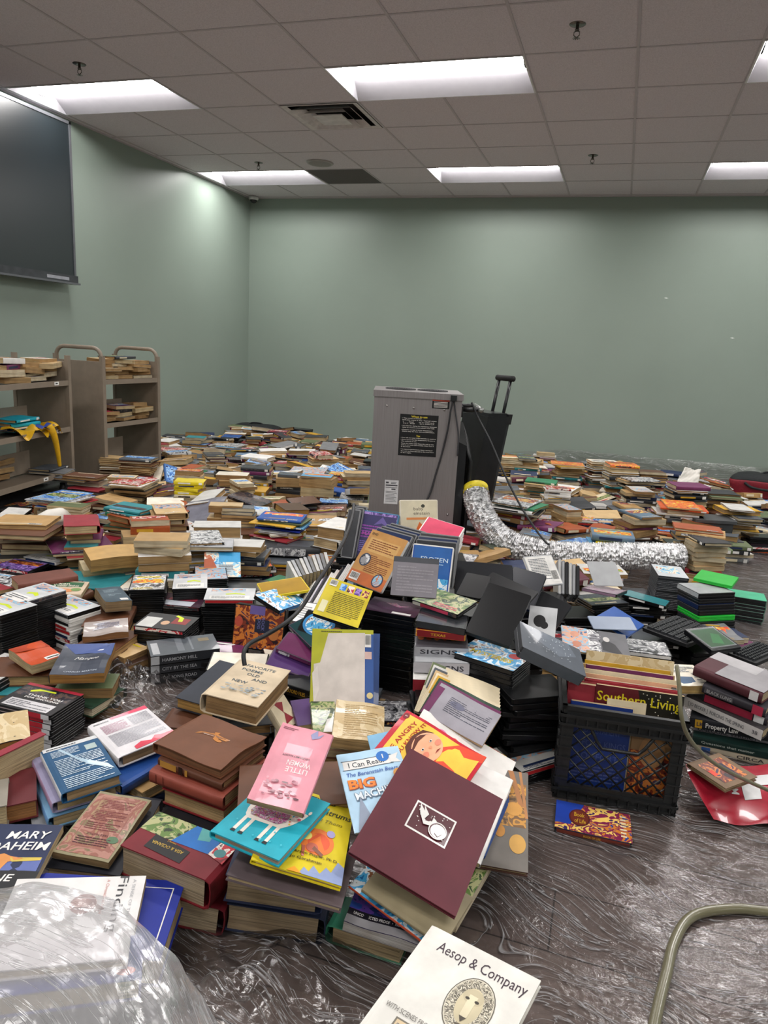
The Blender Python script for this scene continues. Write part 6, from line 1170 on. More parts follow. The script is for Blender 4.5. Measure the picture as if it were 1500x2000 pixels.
stack('orange-covered magazine pile, right', 1330, 985, -10, 'Mp:warm8 Morange12 Hsand24p Mpale12', jit=.02)
stack('gold book pile before the duffel bag', 1440, 990, -8, 'Hpale10 Hgold30p Hslate20', jit=.02)
stack('black case tower at the right border', 1482, 1005, 0, 'Dmauve16b Dblack18bx3 Dsilver18b Hcream20p', jit=.01)
stack('dark case pile at the right border', 1484, 1045, 0, 'Dblack15bx3 Dplum15b Dslate15b Dblack15b Dorange15b', jit=.01)
stack('low brown row along the right wall', 1270, 920, 0, 'Tbrown20 Htan20p', jit=.02)
stack('green and grey magazine spread, far right', 1400, 960, -4, 'Kchar12 Kmoss14 Kpale14', jit=.03)
stack('small paperback pile by the crumpled paper', 1250, 955, 0, 'Thpale20'.replace('Thpale20', 'Tpale20') + ' Ttan24p Tnavy22', jit=.02)
stack('white-topped books right of the mixed tower', 1250, 935, 14, 'Hp:mono10 Htan22p Hchar16', jit=.02)
Q('dark green cloth hardback resting on the duct end', [(1296, 1052), (1362, 1046), (1372, 1066), (1310, 1076)], .175, (.2, .15), .03, '#26352f', kind='H', detail=1, side='B', wt=200, wz=8000, sp=[('r', .84, .92, 'silver')])
Q('cream hardback under the green cloth one', [(1285, 1070), (1372, 1078), (1384, 1092), (1300, 1092)], .135, (.24, .14), .04, '#c8baa0', kind='H', detail=2, side='B', wt=200, wz=8000, warp=dict(wave=.004), sp=[('r', .84, .92, 'silver')])
stack('base pile under the cream hardback at the duct end', 1345, 1100, 0, 'Hsand30p Hcream34p', jit=.01)
stack('tan-topped paperback pile before the duct', 1115, 1078, -4, 'Pp:page14b Pp:warm14b Pmustard20b Pred20b Pgold20b Pcrimson20b Prust20b', jit=.003, detail=1)
Q('grey-green worn book leaning by the duct bend', [(935, 1062), (970, 1055), (1005, 1072), (975, 1084)], .15, (.16, .13), .03, '#4a5244', kind='H', detail=2, side='B', tilt=(0, 10), wt=120, warp=dict(wave=.005))
stack('mauve book pair under the worn green book', 940, 1085, 10, 'Hmauve26p Hbrown30', jit=.02)
Q('white barcode-covered magazine behind the black case heap', [(1020, 1095), (1085, 1090), (1090, 1135), (1050, 1140)], .36, (.15, .19), .01, 'white', kind='D', tilt=(50, 0), detail=1, plast='silver', ws=900, art=[('l', -.4, -.3, .2, .4, 14, 'slate'), ('b', .2, -.4, .44, .0)])
for k in range(6): Q('pale case edge standing right of the barcode cover, %s from left' % (ORD[k] if k else 'first'), [(1090+7*k, 1098+3*k), (1096+7*k, 1099+3*k), (1098+7*k, 1155), (1090+7*k, 1155)], .30, (.014, .19), .1, ('pale', 'silver', 'char')[k % 3], kind='D', tilt=(60, 0), ws=900, detail=0, plast=('silver', 'grey', 'black')[k % 3], group='case edges by the barcode cover')
stack('tray stack under the barcode cover', 1055, 1165, 0, 'Dslate15 Dblack15x14', jit=.008)
stack('dark case base under the black heap, left', 905, 1190, 0, 'Dblack15x17', jit=.01)
stack('dark case base under the black heap, right', 1000, 1250, 20, 'Dblack15x15', jit=.012)
stack('dark case base right of the heap', 1110, 1195, 10, 'Dchar15 Dblack15x8', jit=.012)
stack('dark trays in front of the clear sleeve', 1175, 1170, 20, 'Dslate15 Dblack15x7', jit=.015)
stack('brown books under the keyboards', 1235, 1160, 16, 'Tchar20 Tbrown26p Tchoc20p', jit=.01)
stack('smoky tray pile behind the crate, left', 1130, 1250, -10, 'Dslate15 Dblack15x9', jit=.012)
stack('smoky tray pile behind the crate, right', 1255, 1262, -10, 'Dp:mono15 Dblack15x6', jit=.012)
stack('dark case pile beneath the disc player', 1380, 1262, 10, 'Dblack15x4', jit=.012)
stack('dark case pile between the two tall dark piles', 875, 1350, 0, 'Dblack15x12', jit=.008)
stack('dark pile left of the crate', 1040, 1340, 16, 'Dblack15x14', jit=.008)
stack('white case pile low left of the crate', 1038, 1470, 30, 'Dpale15 Dblack15x2', jit=.01)
stack('dark base under the fan of picture books', 880, 1430, 12, 'Hchar30 Hslate30 Hbrown30', jit=.02)
stack('base pile under the coverless page block', 700, 1440, 0, 'Tcream24p Tbrown24p Hchar30p', jit=.012)
stack('hidden base under the pink paperback', 575, 1530, 10, 'Hbrown30 Hchar40 Hslate40 Hsand40 Hnavy40', jit=.015)
stack('base pile under the poetry anthology', 470, 1378, 15, 'Hslate30 Hbrown34p Hchoc34', jit=.01)
stack('base pile behind the torn magazine', 680, 1240, 0, 'Dchar15 Dblack15x11', jit=.01)
stack('base pile under the leaning case row', 640, 1195, 20, 'Dwhite15 Dblack15x10', jit=.01)
stack('base pile behind the orange video case', 745, 1120, 10, 'Dchar15 Dblack15x14', jit=.01)
stack('base pile under the kids adventure case', 545, 1182, 20, 'Dwhite15 Dblack15x8', jit=.012)
stack('base pile under the snow-princess case', 840, 1150, 0, 'Dblack15x15', jit=.008)
stack('base pile below the fantasy case', 700, 1075, 0, 'Dslate15 Dblack15x13', jit=.01)
stack('base pile behind the cream creature case', 800, 1050, 0, 'Dslate15 Dblack15x14', jit=.01)
stack('base pile under the slanting white case row', 865, 1085, 0, 'Dslate15 Dblack15x15', jit=.01)
stack('base pile under the slanting mauve cases', 575, 1330, 20, 'Dplum15 Dblack15x4', jit=.01)
stack('base under the maroon bell book, back part', 885, 1545, -20, 'Kslate20 Kchar30 Kbrown30', jit=.01)
stack('base under the bluish barcode paperback', 215, 1200, 10, 'Hbrown30 Hchar40 Htan40', jit=.01)
stack('base under the chicken cookbook', 118, 1165, -10, 'Hbrown30 Hchar40 Htan30', jit=.015)
stack('base under the long leather album', 92, 1140, -5, 'Hslate30 Hchar40 Hbrown30', jit=.01)
stack('base under the wrinkled buff paperback', 205, 1252, -10, 'Hbrown30 Hchar40 Htan40', jit=.015)
stack('base under the orange paperback', 60, 1300, 10, 'Hbrown34 Hteal34 Hchar34', jit=.02)
stack('base under the white book with pink headings', 270, 1470, -30, 'Hblue28r Htan26p Hslate28r Hnavy24', jit=.012)
stack('base pile under the fables book', 0, 0, -18, 'Tslate30 Tbrown36 Tsand40 Tchar38', at=np.array([-.135, .87, 0]), jit=.003, yj=2)
# ================================================================ CRATE, KEYBOARDS, BAGS, PLASTIC
# ---- milk crate
ca, cb = onz(1078, 1556, 0), onz(1318, 1598, 0); cx_ = (cb-ca)[:2]; CW = float(np.linalg.norm(cx_)); cx_ /= CW; CDp, CH = .30, .27
CR = thing('milk_crate', 'black plastic milk crate with diamond lattice sides, full of magazines', 'crate', (ca[0], ca[1], 0), math.atan2(cx_[1], cx_[0]))
CPL = mat('#1b1c1d', .38, .5, .08); CRM = CR.matrix_basis.copy()
def side_panel(Wd, T, name, hole=True):
    b = MB(); t_ = .012
    b.box(0, Wd, 0, t_, CH-.012, CH, CPL, T=T); b.box(-.004, Wd+.004, -.006, t_, CH-.03, CH-.022, CPL, T=T); b.box(-.002, Wd+.002, -.005, t_, CH-.055, CH-.048, CPL, T=T)
    b.box(0, Wd, .004, t_, CH-.055, CH-.012, CPL, T=T); b.box(0, Wd, 0, t_, .0, .012, CPL, T=T); b.box(-.002, Wd+.002, -.004, t_, .026, .034, CPL, T=T); b.box(0, Wd, .004, t_, 0, .045, CPL, T=T)
    for x in (0, Wd-.034): b.box(x, x+.034, .003, t_, .03, CH-.03, CPL, T=T)
    for k in range(12):
        x = .012+(Wd-.03)*k/11; b.box(x, x+.004, -.004, .006, CH-.05, CH-.028, CPL, T=T); b.box(x, x+.004, -.004, .006, .006, .03, CPL, T=T)
    for k in range(5):
        z = .06+.03*k
        for x in (0, Wd-.034): b.box(x, x+.034, -.003, .006, z, z+.004, CPL, T=T)
    x0, x1, z0, z1 = .034, Wd-.034, .045, CH-.055; mid = (x0+x1)/2
    def cut(x): return z1-(.055 if abs(x-mid) < .05 else (.055*max(0, 1-(abs(x-mid)-.05)/.03) if abs(x-mid) < .08 else 0)) if hole else z1
    st = .036
    for d in (1, -1):
        k = -12
        while k < 24:
            pts = []; n = 40
            for i in range(n+1):
                x = x0+(x1-x0)*i/n; z = z0+d*(x-x0)*1.0+k*st
                if z0 <= z <= cut(x): pts.append((x, .006+.0015*d, z))
                elif len(pts) > 1: break
                else: pts = []
            if len(pts) > 1: b.tube([T @ Vector(pts[0]), T @ Vector(pts[-1])], .0026, CPL, 5)
            k += 1
    if hole: b.tube([T @ Vector((mid+u, .006, cut(mid+u))) for u in (-.085, -.08, -.06, -.045, 0, .045, .06, .08, .085)], .0045, CPL, 6)
    b.build(name, CR)
side_panel(CW, Matrix.Identity(4), 'front_panel'); side_panel(CW, Matrix.Translation((CW, CDp, 0)) @ Matrix.Rotation(PI, 4, 'Z'), 'back_panel')
side_panel(CDp, Matrix.Translation((CW, 0, 0)) @ Matrix.Rotation(PI/2, 4, 'Z'), 'side_panel'); side_panel(CDp, Matrix.Translation((0, CDp, 0)) @ Matrix.Rotation(-PI/2, 4, 'Z'), 'side_panel')
b = MB()
for k in range(9): b.box(.012, CW-.012, .015+k*.031, .021+k*.031, .004, .01, CPL)
for k in range(9): b.box(.02+k*(CW-.05)/8, .026+k*(CW-.05)/8, .012, CDp-.012, .004, .01, CPL)
b.build('bottom_grid', CR)
def incrate(label, x, y, w_, h_, t_, cover, lean=82, rz=0, z=.012, kind='P', **k):
    # stands on its long edge: local Y of the item points up
    M = CRM @ Matrix.Translation((x, y, z)) @ Matrix.Rotation(math.radians(rz), 4, 'Z') @ Matrix.Rotation(math.radians(lean), 4, 'X') @ Matrix.Translation((0, h_/2, 0))
    return item(kind, M, w_, h_, t_, cover, {'P': 'magazine', 'H': 'hardback_book'}[kind], label, {'P': 'magazine', 'H': 'book'}[kind], **k)
incrate('blue poster-covered book standing at the crate front, seen through the lattice', .105, .05, .16, .24, .012, '#1c3478', art=[('t', 'OLD TESTAMENT', .0, .2, .1, '#4c5c98', dict(w=.7, b=0)), ('t', 'FOUR KINGS', .1, .05, .1, '#4c5c98', dict(w=.7, b=0)), ('t', 'COMFORT', .0, -.1, .1, '#4c5c98', dict(w=.7, b=0)), ('l', -.4, -.4, .4, -.2, 5, '#4c5c98')])
incrate('brown and red picture-covered magazine at the crate front, right of the blue one', .245, .05, .11, .22, .01, '#8a6a48', art=[('r', -.5, -.5, .5, .1, 'p:fox'), ('e', .0, .1, .3, .2, '#a87c50')])
SLT = [('r', -.5, .0, .5, .5, '#5a141c'), ('p', [(-.02, .5), (.5, .5), (.5, -.2), (.1, .1)], '#1c1a14'), ('t', 'Southern Living', .0, .40, .13, '#d4c420', dict(w=.96, b=.01))]+[('e', rs.uniform(.0, .46), rs.uniform(.1, .48), .006, .005, 'ivory') for _ in range(30)]
incrate('dark holiday magazine with big yellow lettering, standing nearest in the crate', CW*.64, .07, .225, .285, .01, '#5a141c', lean=82, art=SLT)
incrate('dusty red hardback with pale pages standing in the crate, left of the lettered magazine', .08, .095, .13, .272, .035, '#8c2430', kind='H', side='B', lean=80)
incrate('cream magazine standing in front of the lettered magazine in the crate', .17, .05, .1, .255, .006, 'cream', lean=80)
incrate('large red-covered hardback standing behind the lettered magazine in the crate', .19, .115, .25, .272, .02, '#96222e', kind='H', lean=78)
for k, c_ in enumerate(('pale', 'peach', 'cream', 'plum', 'sand', 'tan', 'gold')):
    incrate('%s thin magazine standing in the crate, %s behind the large red hardback' % (CWORD.get(c_, c_), ORD[k] if k else 'first'), .19, .145+.016*k, .24+.01*(k % 3), .262+.006*(k % 4), .008, c_, lean=78, group='thin magazines packed in the crate', z=.012)
incrate('frayed tan folder of loose papers sticking up at the crate back', .2, .25, .25, .295, .012, '#b08c50', lean=72, art=[('r', -.5, -.5, .5, .5, 'p:page')])
# ---- keyboards
def keyboard(label, quad, z, sz=(.44, .15)):
    q, e = pose(quad, z, sz, (0, 0), wt=300, wz=9000, ws=300); t = thing('computer_keyboard', label, 'keyboard', M=Mq(q, .02)); w_, h_ = q[6], q[7]
    KB = mat('#1a1b1d', .45); KC = mat('#26282b', .4)
    b = MB(); b.rbox(-w_/2, w_/2, -h_/2, h_/2, 0, .015, KB, r=.01); b.build('housing', t)
    b = MB()
    for r in range(6):
        n = 15
        for c in range(n):
            if r == 0 and 4 <= c <= 9: continue
            x = -w_/2+.012+(w_-.024)*c/n; y = -h_/2+.012+(h_-.024)*r/6
            b.box(x+.001, x+(w_-.024)/n-.002, y+.001, y+(h_-.024)/6-.002, .015, .023, KC, taper=.0015)
        if r == 0: b.box(-w_*.2, w_*.14, -h_/2+.013, -h_/2+.012+(h_-.024)/6-.002, .015, .023, KC, taper=.0015)
    o = b.build('keys', t); o['kind'] = 'stuff'
keyboard('black computer keyboard under the disc player, left of the tray stack', [(1256, 1202), (1310, 1196), (1405, 1248), (1350, 1262)], .12, (.3, .12))
keyboard('black computer keyboard at the right edge, behind the maroon hardback', [(1428, 1262), (1475, 1252), (1530, 1275), (1475, 1296)], .1, (.25, .12))
# ---- bags
def bag(name, label, P, L_, D_, H_, rz, low, topm):
    t = thing(name, label, 'bag', P, rz); rr = random.Random(9); n, k_ = 24, 10
    def ring(z0, z1, m, name):
        b = MB(); vs_ = []; 
        for j in range(k_+1):
            v = z0+(z1-z0)*j/k_; z = H_*v; s = (1-abs(2*v-1)**3)**(1/3) if v > .5 else 1-.06*(1-2*v)
            for i in range(n):
                a = 2*PI*i/n; c, s_ = math.cos(a), math.sin(a); e = .45
                x = L_/2*math.copysign(abs(c)**e, c)*max(s, .02); y = D_/2*math.copysign(abs(s_)**e, s_)*max(s, .02)
                vs_.append((x+.006*math.sin(5*a+9*v), y+.006*math.cos(4*a), z+.008*math.sin(3*a)*v))
        fs = [(j*n+i, j*n+(i+1) % n, (j+1)*n+(i+1) % n, (j+1)*n+i) for j in range(k_) for i in range(n)]
        fs += [tuple(range(n-1, -1, -1)), tuple(range(k_*n, (k_+1)*n))]
        b.add(vs_, fs, m, True); b.build(name, t)
    ring(0, .7, low, 'body'); ring(.7, .98, topm, 'flap')
    b = MB(); b.tube(spline([(-L_*.3, -D_/2-.01, H_*.62), (-L_*.2, -D_/2-.02, H_*.45), (0, -D_/2-.03, H_*.42), (L_*.2, -D_/2-.02, H_*.5), (L_*.36, -D_/2, H_*.68)], 6), .012, topm, 6)
    b.tube(spline([(-L_*.15, 0, H_*.96), (-L_*.08, 0, H_*1.08), (L_*.08, 0, H_*1.08), (L_*.15, 0, H_*.96)], 6), .01, topm, 6); b.build('strap', t); return t
REDF = mat('#7e1626', .6, bump=.3, scale=60); BLKF = mat('#1d2022', .75, bump=.3, scale=80)
p = onz(1480, 972, 0); bag('duffel_bag', 'red duffel bag with a black top lying by the back right wall', (p[0]+.12, p[1]+.1, 0), .72, .35, .21, math.radians(-14), REDF, BLKF)
p = ony(512, 850, 7.9); bag('shoulder_bag', 'black and dark red bag lying on the pile in the far room corner', (p[0], 7.75, .02), .62, .3, .15, 0, REDF, BLKF)
p = ony(588, 845, 7.7); t = thing('storage_box', 'small black box behind the book pile near the far corner bag', 'box', (p[0], p[1], 0)); b = MB(); b.rbox(-.12, .12, -.07, .07, 0, .15, BLK, r=.01); b.build('body', t); b = MB(); b.rbox(-.124, .124, -.074, .074, .15, .17, BLKS, r=.012); b.build('lid', t)
for k, (px, py, zt_) in enumerate(((1388, 1000, .2), (1414, 1040, .12))):
    p = onz(px, py+10, zt_); t = thing('plastic_bin', ('grey plastic box behind the tan paperback column, upper of two', 'grey plastic box right of the tan paperback column, lower of two')[k], 'box', (p[0], p[1], 0), YAW)
    b = MB(); g_ = mat('#3a3d3f', .5); b.rbox(-.13+.02*k, .13-.05*k, -.09, .09, 0, zt_*.55, g_, r=.012); b.rbox(-.12+.02*k, .12-.05*k, -.08, .08, zt_*.55, zt_*.9, g_, r=.012); b.build('body', t)
    b = MB(); b.rbox(-.135+.02*k, .135-.05*k, -.095, .095, zt_*.9, zt_, mat('#46494b', .45), r=.014); b.build('lid', t)
# ---- soft papers and cloths
def blob_sheet(name, label, cat, corners, m, nx=20, ny=14, fold=.02, th=.0, seed=1, arch=0., extra=None):
    """soft sheet through four room points (top left, top right, bottom right, bottom left)"""
    A, B, C, D = [np.array(c, float) for c in corners]; r_ = random.Random(seed); ph = [r_.uniform(0, 6) for _ in range(8)]
    nrm = np.cross(B-A, D-A); nrm /= -np.linalg.norm(nrm)
    if nrm[2] < 0: nrm = -nrm
    def fn(u, v):
        P = (A*(1-u)+B*u)*(1-v)+(D*(1-u)+C*u)*v
        d = fold*(math.sin(5*u+3*v+ph[0])*.5+math.sin(11*u-7*v+ph[1])*.25+math.sin(13*v+ph[2]+4*u)*.25+.2*math.sin(27*u+19*v+ph[3]))+arch*4*u*(1-u)
        e = .03*fold/.02*math.sin(9*v+ph[4])*(abs(u-.5) > .45)
        return tuple(P+nrm*(d+abs(fold)*.6)+(B-A)*e*.1)
    b = MB(); grid_sheet(b, nx, ny, fn, m); o = b.build(name)
    sd = o.modifiers.new('thickness', 'SOLIDIFY'); sd.thickness = .0015
    return tag(o, label, cat)
PAPER = mat('#d8d4cc', .7, var=.04); 
P4 = lambda a, z: [onz(x, y, zz) for (x, y), zz in zip(a, z)]
blob_sheet('crumpled_paper', 'white crumpled sheet of paper standing on the books by the back right wall', 'paper', P4([(1335, 915), (1366, 918), (1362, 945), (1320, 945)], (.30, .29, .19, .19)), PAPER, fold=.02, seed=3)
b = MB(); a_ = onz(72, 1020, .19); b_ = onz(140, 1008, .19)
t = thing('rolled_papers', 'roll of white folded papers lying on the rumpled brown books', 'papers', tuple((a_+b_)/2)); v = (b_-a_)/2
b.tube([tuple(-v), tuple(-v*.3+np.array([0, 0, .01])), tuple(v*.4+np.array([0, 0, .012])), tuple(v)], .045, PAPER, 14, rad=[.032, .045, .043, .03]); b.build('outer_sheet', t)
b = MB(); b.tube([tuple(-v*1.02), tuple(-v*.9)], .026, mat('#b9b2a6', .8), 12); b.build('inner_roll', t)
VR = mat('#a11d30', .25, .5, .06, coat=.4)
t = thing('red_vinyl_sheet', 'red glossy vinyl sheet with white cross marks, curling on the floor at right', 'vinyl sheet'); b = MB()
Av, Bv, Cv, Dv = onz(1338, 1500, .07), onz(1560, 1500, .04), onz(1560, 1625, .0), onz(1392, 1612, .0)
def fv(u, v):
    P = (Av*(1-u)+Bv*u)*(1-v)+(Dv*(1-u)+Cv*u)*v
    return (P[0]-.02*math.sin(PI*v)*(1-u), P[1], P[2]+.012+.018*math.sin(PI*v)*(1-.5*u)+.006*math.sin(9*u+2*v))
grid_sheet(b, 24, 18, fv, VR); b.build('sheet', t)
b = MB()
def patch(b, u0, v0, u1, v1, m):
    vs_ = []; n = 6
    for j in range(n+1):
        for i in range(n+1): p_ = fv(u0+(u1-u0)*i/n, v0+(v1-v0)*j/n); vs_.append((p_[0], p_[1], p_[2]+.0015))
    b.add(vs_, [(j*(n+1)+i, j*(n+1)+i+1, (j+1)*(n+1)+i+1, (j+1)*(n+1)+i) for j in range(n) for i in range(n)], m)
WM = mat('#cfcfcf', .4); patch(b, .46, .42, .62, .68, WM); patch(b, .58, .26, .8, .46, WM)
V_, F__, wd, y0, y1 = text_polys('MING', .02, 0); 
b.add([(lambda p_: (p_[0], p_[1], p_[2]+.002))(fv(.42-v_[1]*.1, .4-v_[0]/wd*.34+.2)) for v_ in V_], F__, WM); b.build('white_print', t)
b = MB(); r0 = [onz(x, y, z) for x, y, z in ((1505, 1781, .013), (1440, 1775, .013), (1372, 1782, .013), (1337, 1803, .013), (1314, 1848, .013), (1302, 1900, .013), (1288, 1955, .013), (1272, 2030, .013), (1262, 2100, .013))]
r0 = [onz(1700, 1800, .013)]+r0
def hose_mat():
    m, nt, s = nm('clear_vinyl_tube'); s.inputs['Base Color'].default_value = srgb('#6c6850'); s.inputs['Roughness'].default_value = .32
    s.inputs['Transmission Weight'].default_value = .15; s.inputs['IOR'].default_value = 1.3; s.inputs['Coat Weight'].default_value = .15; return m
HM = hose_mat(); b.tube(spline(r0, 8), .0105, HM, 10); tag(b.build('drain_hose'), 'clear yellowish hose bending across the plastic-covered floor at lower right', 'hose')
b = MB(); b.tube(spline([dep(1322, 1300, 1.72), dep(1327, 1345, 1.68), dep(1331, 1400, 1.66), dep(1345, 1440, 1.68), dep(1372, 1472, 1.72), dep(1410, 1500, 1.76), dep(1470, 1530, 1.83), dep(1540, 1560, 1.85)], 8), .005, HM, 8)
tag(b.build('drain_hose'), 'thin clear tube running between the milk crate and the right-edge stack', 'hose')
# ---- cart loads
def cartpos(t_, x, y): v = t_.matrix_basis @ Vector((x, y, 0)); return np.array([v.x, v.y, 0])
c1, d1, L1 = CART1; c2, d2, L2 = CART2; a1 = math.degrees(c1.rotation_euler.z)-math.degrees(YAW); a2 = math.degrees(c2.rotation_euler.z)-math.degrees(YAW)
def load(ct, ang, L, rows, nm_):
    for x, y, z, spec, pl in rows: stack(pl, 0, 0, ang, spec, z0=z+.001, at=cartpos(ct, x, y), jit=.022, yj=9, detail=2, tiltj=2.)
load(c2, a2, L2, [(.15, .13, .805, 'Psand34p Ptan28p Tcream24p Ttan30p Tsand26p', 'warped pile on the far cart top shelf, near end'), (.34, .14, .805, 'Hchar20 Tcream30p Tslate24p Tsand26p Ttan30p Tbrown28p', 'warped pile on the far cart top shelf, middle'),
    (.53, .13, .805, 'Tsand24p Tpale24p Ttan30p Tbrown30p Tcream20p', 'warped pile on the far cart top shelf, far end'), (.15, .13, .49, 'Trose26p Tpale28p Tsand20p', 'damp pile on the far cart middle shelf, near end'),
    (.34, .14, .49, 'Tpurple26 Tblack32 Tsand28p Tslate24p', 'damp pile on the far cart middle shelf, middle'), (.53, .13, .49, 'Psand30p Ttan34p Tcream28p Ttan24p', 'damp pile on the far cart middle shelf, far end')], 'b')
load(c1, a1, L1, [(L1-.13, .14, .805, 'Tivory24 Tsand34p Tpale26p Ttan30p Tsand26p', 'warped pile on the near cart top shelf, far end'), (L1-.31, .14, .805, 'Tmoss34p Ttan36p Tcrimson20p Tpale28p', 'warped pile on the near cart top shelf, middle'),
    (L1-.50, .14, .805, 'Twhite34b Tplum34b Ttan44p Tsand34p', 'warped pile on the near cart top shelf, left'), (L1-.44, .12, .49, 'Haqua20b Haqua24b Hblue24b Haqua20b', 'turquoise pile on the near cart middle shelf'),
    (L1-.2, .25, .49, 'Tbrown28 Tblack34', 'dark damp pile on the near cart middle shelf'), (L1-.14, .1, .19, 'Hslate14 Hgrey14', 'two grey books on the near cart bottom shelf'), (L1-.5, .25, .19, 'Ttan30p Tchar24p Tsand30p Tbrown34p', 'old pile on the near cart bottom shelf')], 'a')
YB = mat('#d8a81c', .4, bump=.3, scale=30)
y0_ = Vector(cartpos(c1, L1-.3, -.012)); hang = thing('yellow_bag', 'crumpled yellow plastic bag hanging down from the near cart middle shelf', 'bag', (y0_.x, y0_.y, .5), c1.rotation_euler.z)
b = MB(); rr = random.Random(5)
grid_sheet(b, 26, 8, lambda u, v: (-.32+.46*u, .12-.14*v+.01*math.sin(20*u), .025+.02*math.sin(14*u+3*v)*(.4+v)-.03*v*v*v+.01*math.sin(31*u)), YB); b.build('spread_part', hang)
b = MB(); b.tube(spline([(-.02, -.012, .03), (.0, -.03, -.02), (.03, -.03, -.1), (.055, -.025, -.18), (.075, -.02, -.25)], 6), .012, YB, 8, rad=[.026-.0006*i for i in range(25)]); b.build('hanging_strip', hang)
b = MB(); grid_sheet(b, 10, 5, lambda u, v: (-.12+.16*u, .02-.05*v, .035+.012*math.sin(9*u)-.015*v), mat('#24429c', .5)); b.build('blue_print', hang)
# dark crumpled plastic on the floor under the near cart
DKP = mat('#2a2a2c', .3, bump=.4, scale=12)
blob_sheet('dark_plastic', 'dark grey plastic sheeting bunched under and before the near cart', 'plastic sheet', [onz(-40, 960, .1), onz(165, 932, .06), onz(190, 985, .02), onz(-40, 1005, .03)], DKP, 30, 16, fold=.025, seed=8)
# ---- clear plastic over the floor
def plastic_sheet_mat(name, haze, tint, scale=1., bumpd=.004, warp=.22, gls=.8, rg=.14):
    m = bpy.data.materials.new(name); m.use_nodes = True; nt = m.node_tree; nt.nodes.remove(nt.nodes['Principled BSDF']); out = nt.nodes['Material Output']
    v = coords(nt, (scale,)*3)
    n0 = N(nt, 'ShaderNodeTexNoise'); n0.inputs['Scale'].default_value = 1.6; n0.inputs['Detail'].default_value = 2; nt.links.new(v, n0.inputs['Vector'])
    mx = N(nt, 'ShaderNodeMix', data_type='VECTOR'); mx.inputs[0].default_value = warp
    nt.links.new(v, mx.inputs[4]); nt.links.new(n0.outputs[1], mx.inputs[5])
    mp = N(nt, 'ShaderNodeMapping'); mp.inputs['Scale'].default_value = (3, 60, 9); nt.links.new(mx.outputs[1], mp.inputs[0])
    n1 = N(nt, 'ShaderNodeTexNoise'); n1.inputs['Scale'].default_value = 2.; n1.inputs['Detail'].default_value = 3; n1.inputs['Roughness'].default_value = .5; nt.links.new(mp.outputs[0], n1.inputs['Vector'])
    n2 = N(nt, 'ShaderNodeTexNoise'); n2.inputs['Scale'].default_value = 22; n2.inputs['Detail'].default_value = 4; n2.inputs['Distortion'].default_value = 2.5; nt.links.new(v, n2.inputs['Vector'])
    rid = N(nt, 'ShaderNodeMath', operation='SUBTRACT'); nt.links.new(n1.outputs[0], rid.inputs[0]); rid.inputs[1].default_value = .5
    ab = N(nt, 'ShaderNodeMath', operation='ABSOLUTE'); nt.links.new(rid.outputs[0], ab.inputs[0])
    pw = N(nt, 'ShaderNodeMapRange'); pw.inputs[1].default_value = 0; pw.inputs[2].default_value = .022; pw.inputs[3].default_value = 1; pw.inputs[4].default_value = 0; nt.links.new(ab.outputs[0], pw.inputs[0])
    ad = N(nt, 'ShaderNodeMath', operation='MULTIPLY_ADD'); ad.inputs[1].default_value = .5; nt.links.new(n2.outputs[0], ad.inputs[0]); nt.links.new(pw.outputs[0], ad.inputs[2])
    bp = N(nt, 'ShaderNodeBump'); bp.inputs['Strength'].default_value = 1.; bp.inputs['Distance'].default_value = bumpd; nt.links.new(ad.outputs[0], bp.inputs['Height'])
    tr = N(nt, 'ShaderNodeBsdfTransparent'); tr.inputs[0].default_value = tint
    gl = N(nt, 'ShaderNodeBsdfGlossy'); gl.inputs['Roughness'].default_value = rg; nt.links.new(bp.outputs[0], gl.inputs['Normal'])
    df = N(nt, 'ShaderNodeBsdfDiffuse'); df.inputs[0].default_value = (.75, .75, .77, 1); tl = N(nt, 'ShaderNodeBsdfTranslucent'); tl.inputs[0].default_value = (.75, .75, .77, 1)
    a1_ = N(nt, 'ShaderNodeMixShader'); a1_.inputs[0].default_value = .4; nt.links.new(df.outputs[0], a1_.inputs[1]); nt.links.new(tl.outputs[0], a1_.inputs[2])
    hz = N(nt, 'ShaderNodeMath', operation='MULTIPLY_ADD'); nt.links.new(pw.outputs[0], hz.inputs[0]); hz.inputs[1].default_value = haze[1]; hz.inputs[2].default_value = haze[0]  # film's own haze, plus white painted along the creases in place of glints
    a2_ = N(nt, 'ShaderNodeMixShader'); nt.links.new(hz.outputs[0], a2_.inputs[0]); nt.links.new(tr.outputs[0], a2_.inputs[1]); nt.links.new(a1_.outputs[0], a2_.inputs[2])
    fr = N(nt, 'ShaderNodeFresnel'); fr.inputs[0].default_value = 1.6; nt.links.new(bp.outputs[0], fr.inputs['Normal'])
    fm = N(nt, 'ShaderNodeMath', operation='MULTIPLY_ADD'); nt.links.new(fr.outputs[0], fm.inputs[0]); fm.inputs[1].default_value = gls; fm.inputs[2].default_value = .02
    a3_ = N(nt, 'ShaderNodeMixShader'); nt.links.new(fm.outputs[0], a3_.inputs[0]); nt.links.new(a2_.outputs[0], a3_.inputs[1]); nt.links.new(gl.outputs[0], a3_.inputs[2])
    nt.links.new(a3_.outputs[0], out.inputs[0]); return m
PSM = plastic_sheet_mat('clear_floor_plastic', (.02, .55), (.93, .92, .91, 1), warp=.42)
hum = [(onz(250, 1385, 0), .09, .10), (onz(215, 1335, 0), .08, .09), (onz(290, 1345, 0), .10, .06), (onz(520, 1950, 0), .10, .05), (onz(600, 1890, 0), .10, .035), (onz(420, 2020, 0), .12, .07), (onz(1235, 1690, 0), .06, .02)]
rr = random.Random(31); W8 = [(rr.uniform(6, 30), rr.uniform(0, 2*PI), rr.uniform(0, 6)) for _ in range(9)]
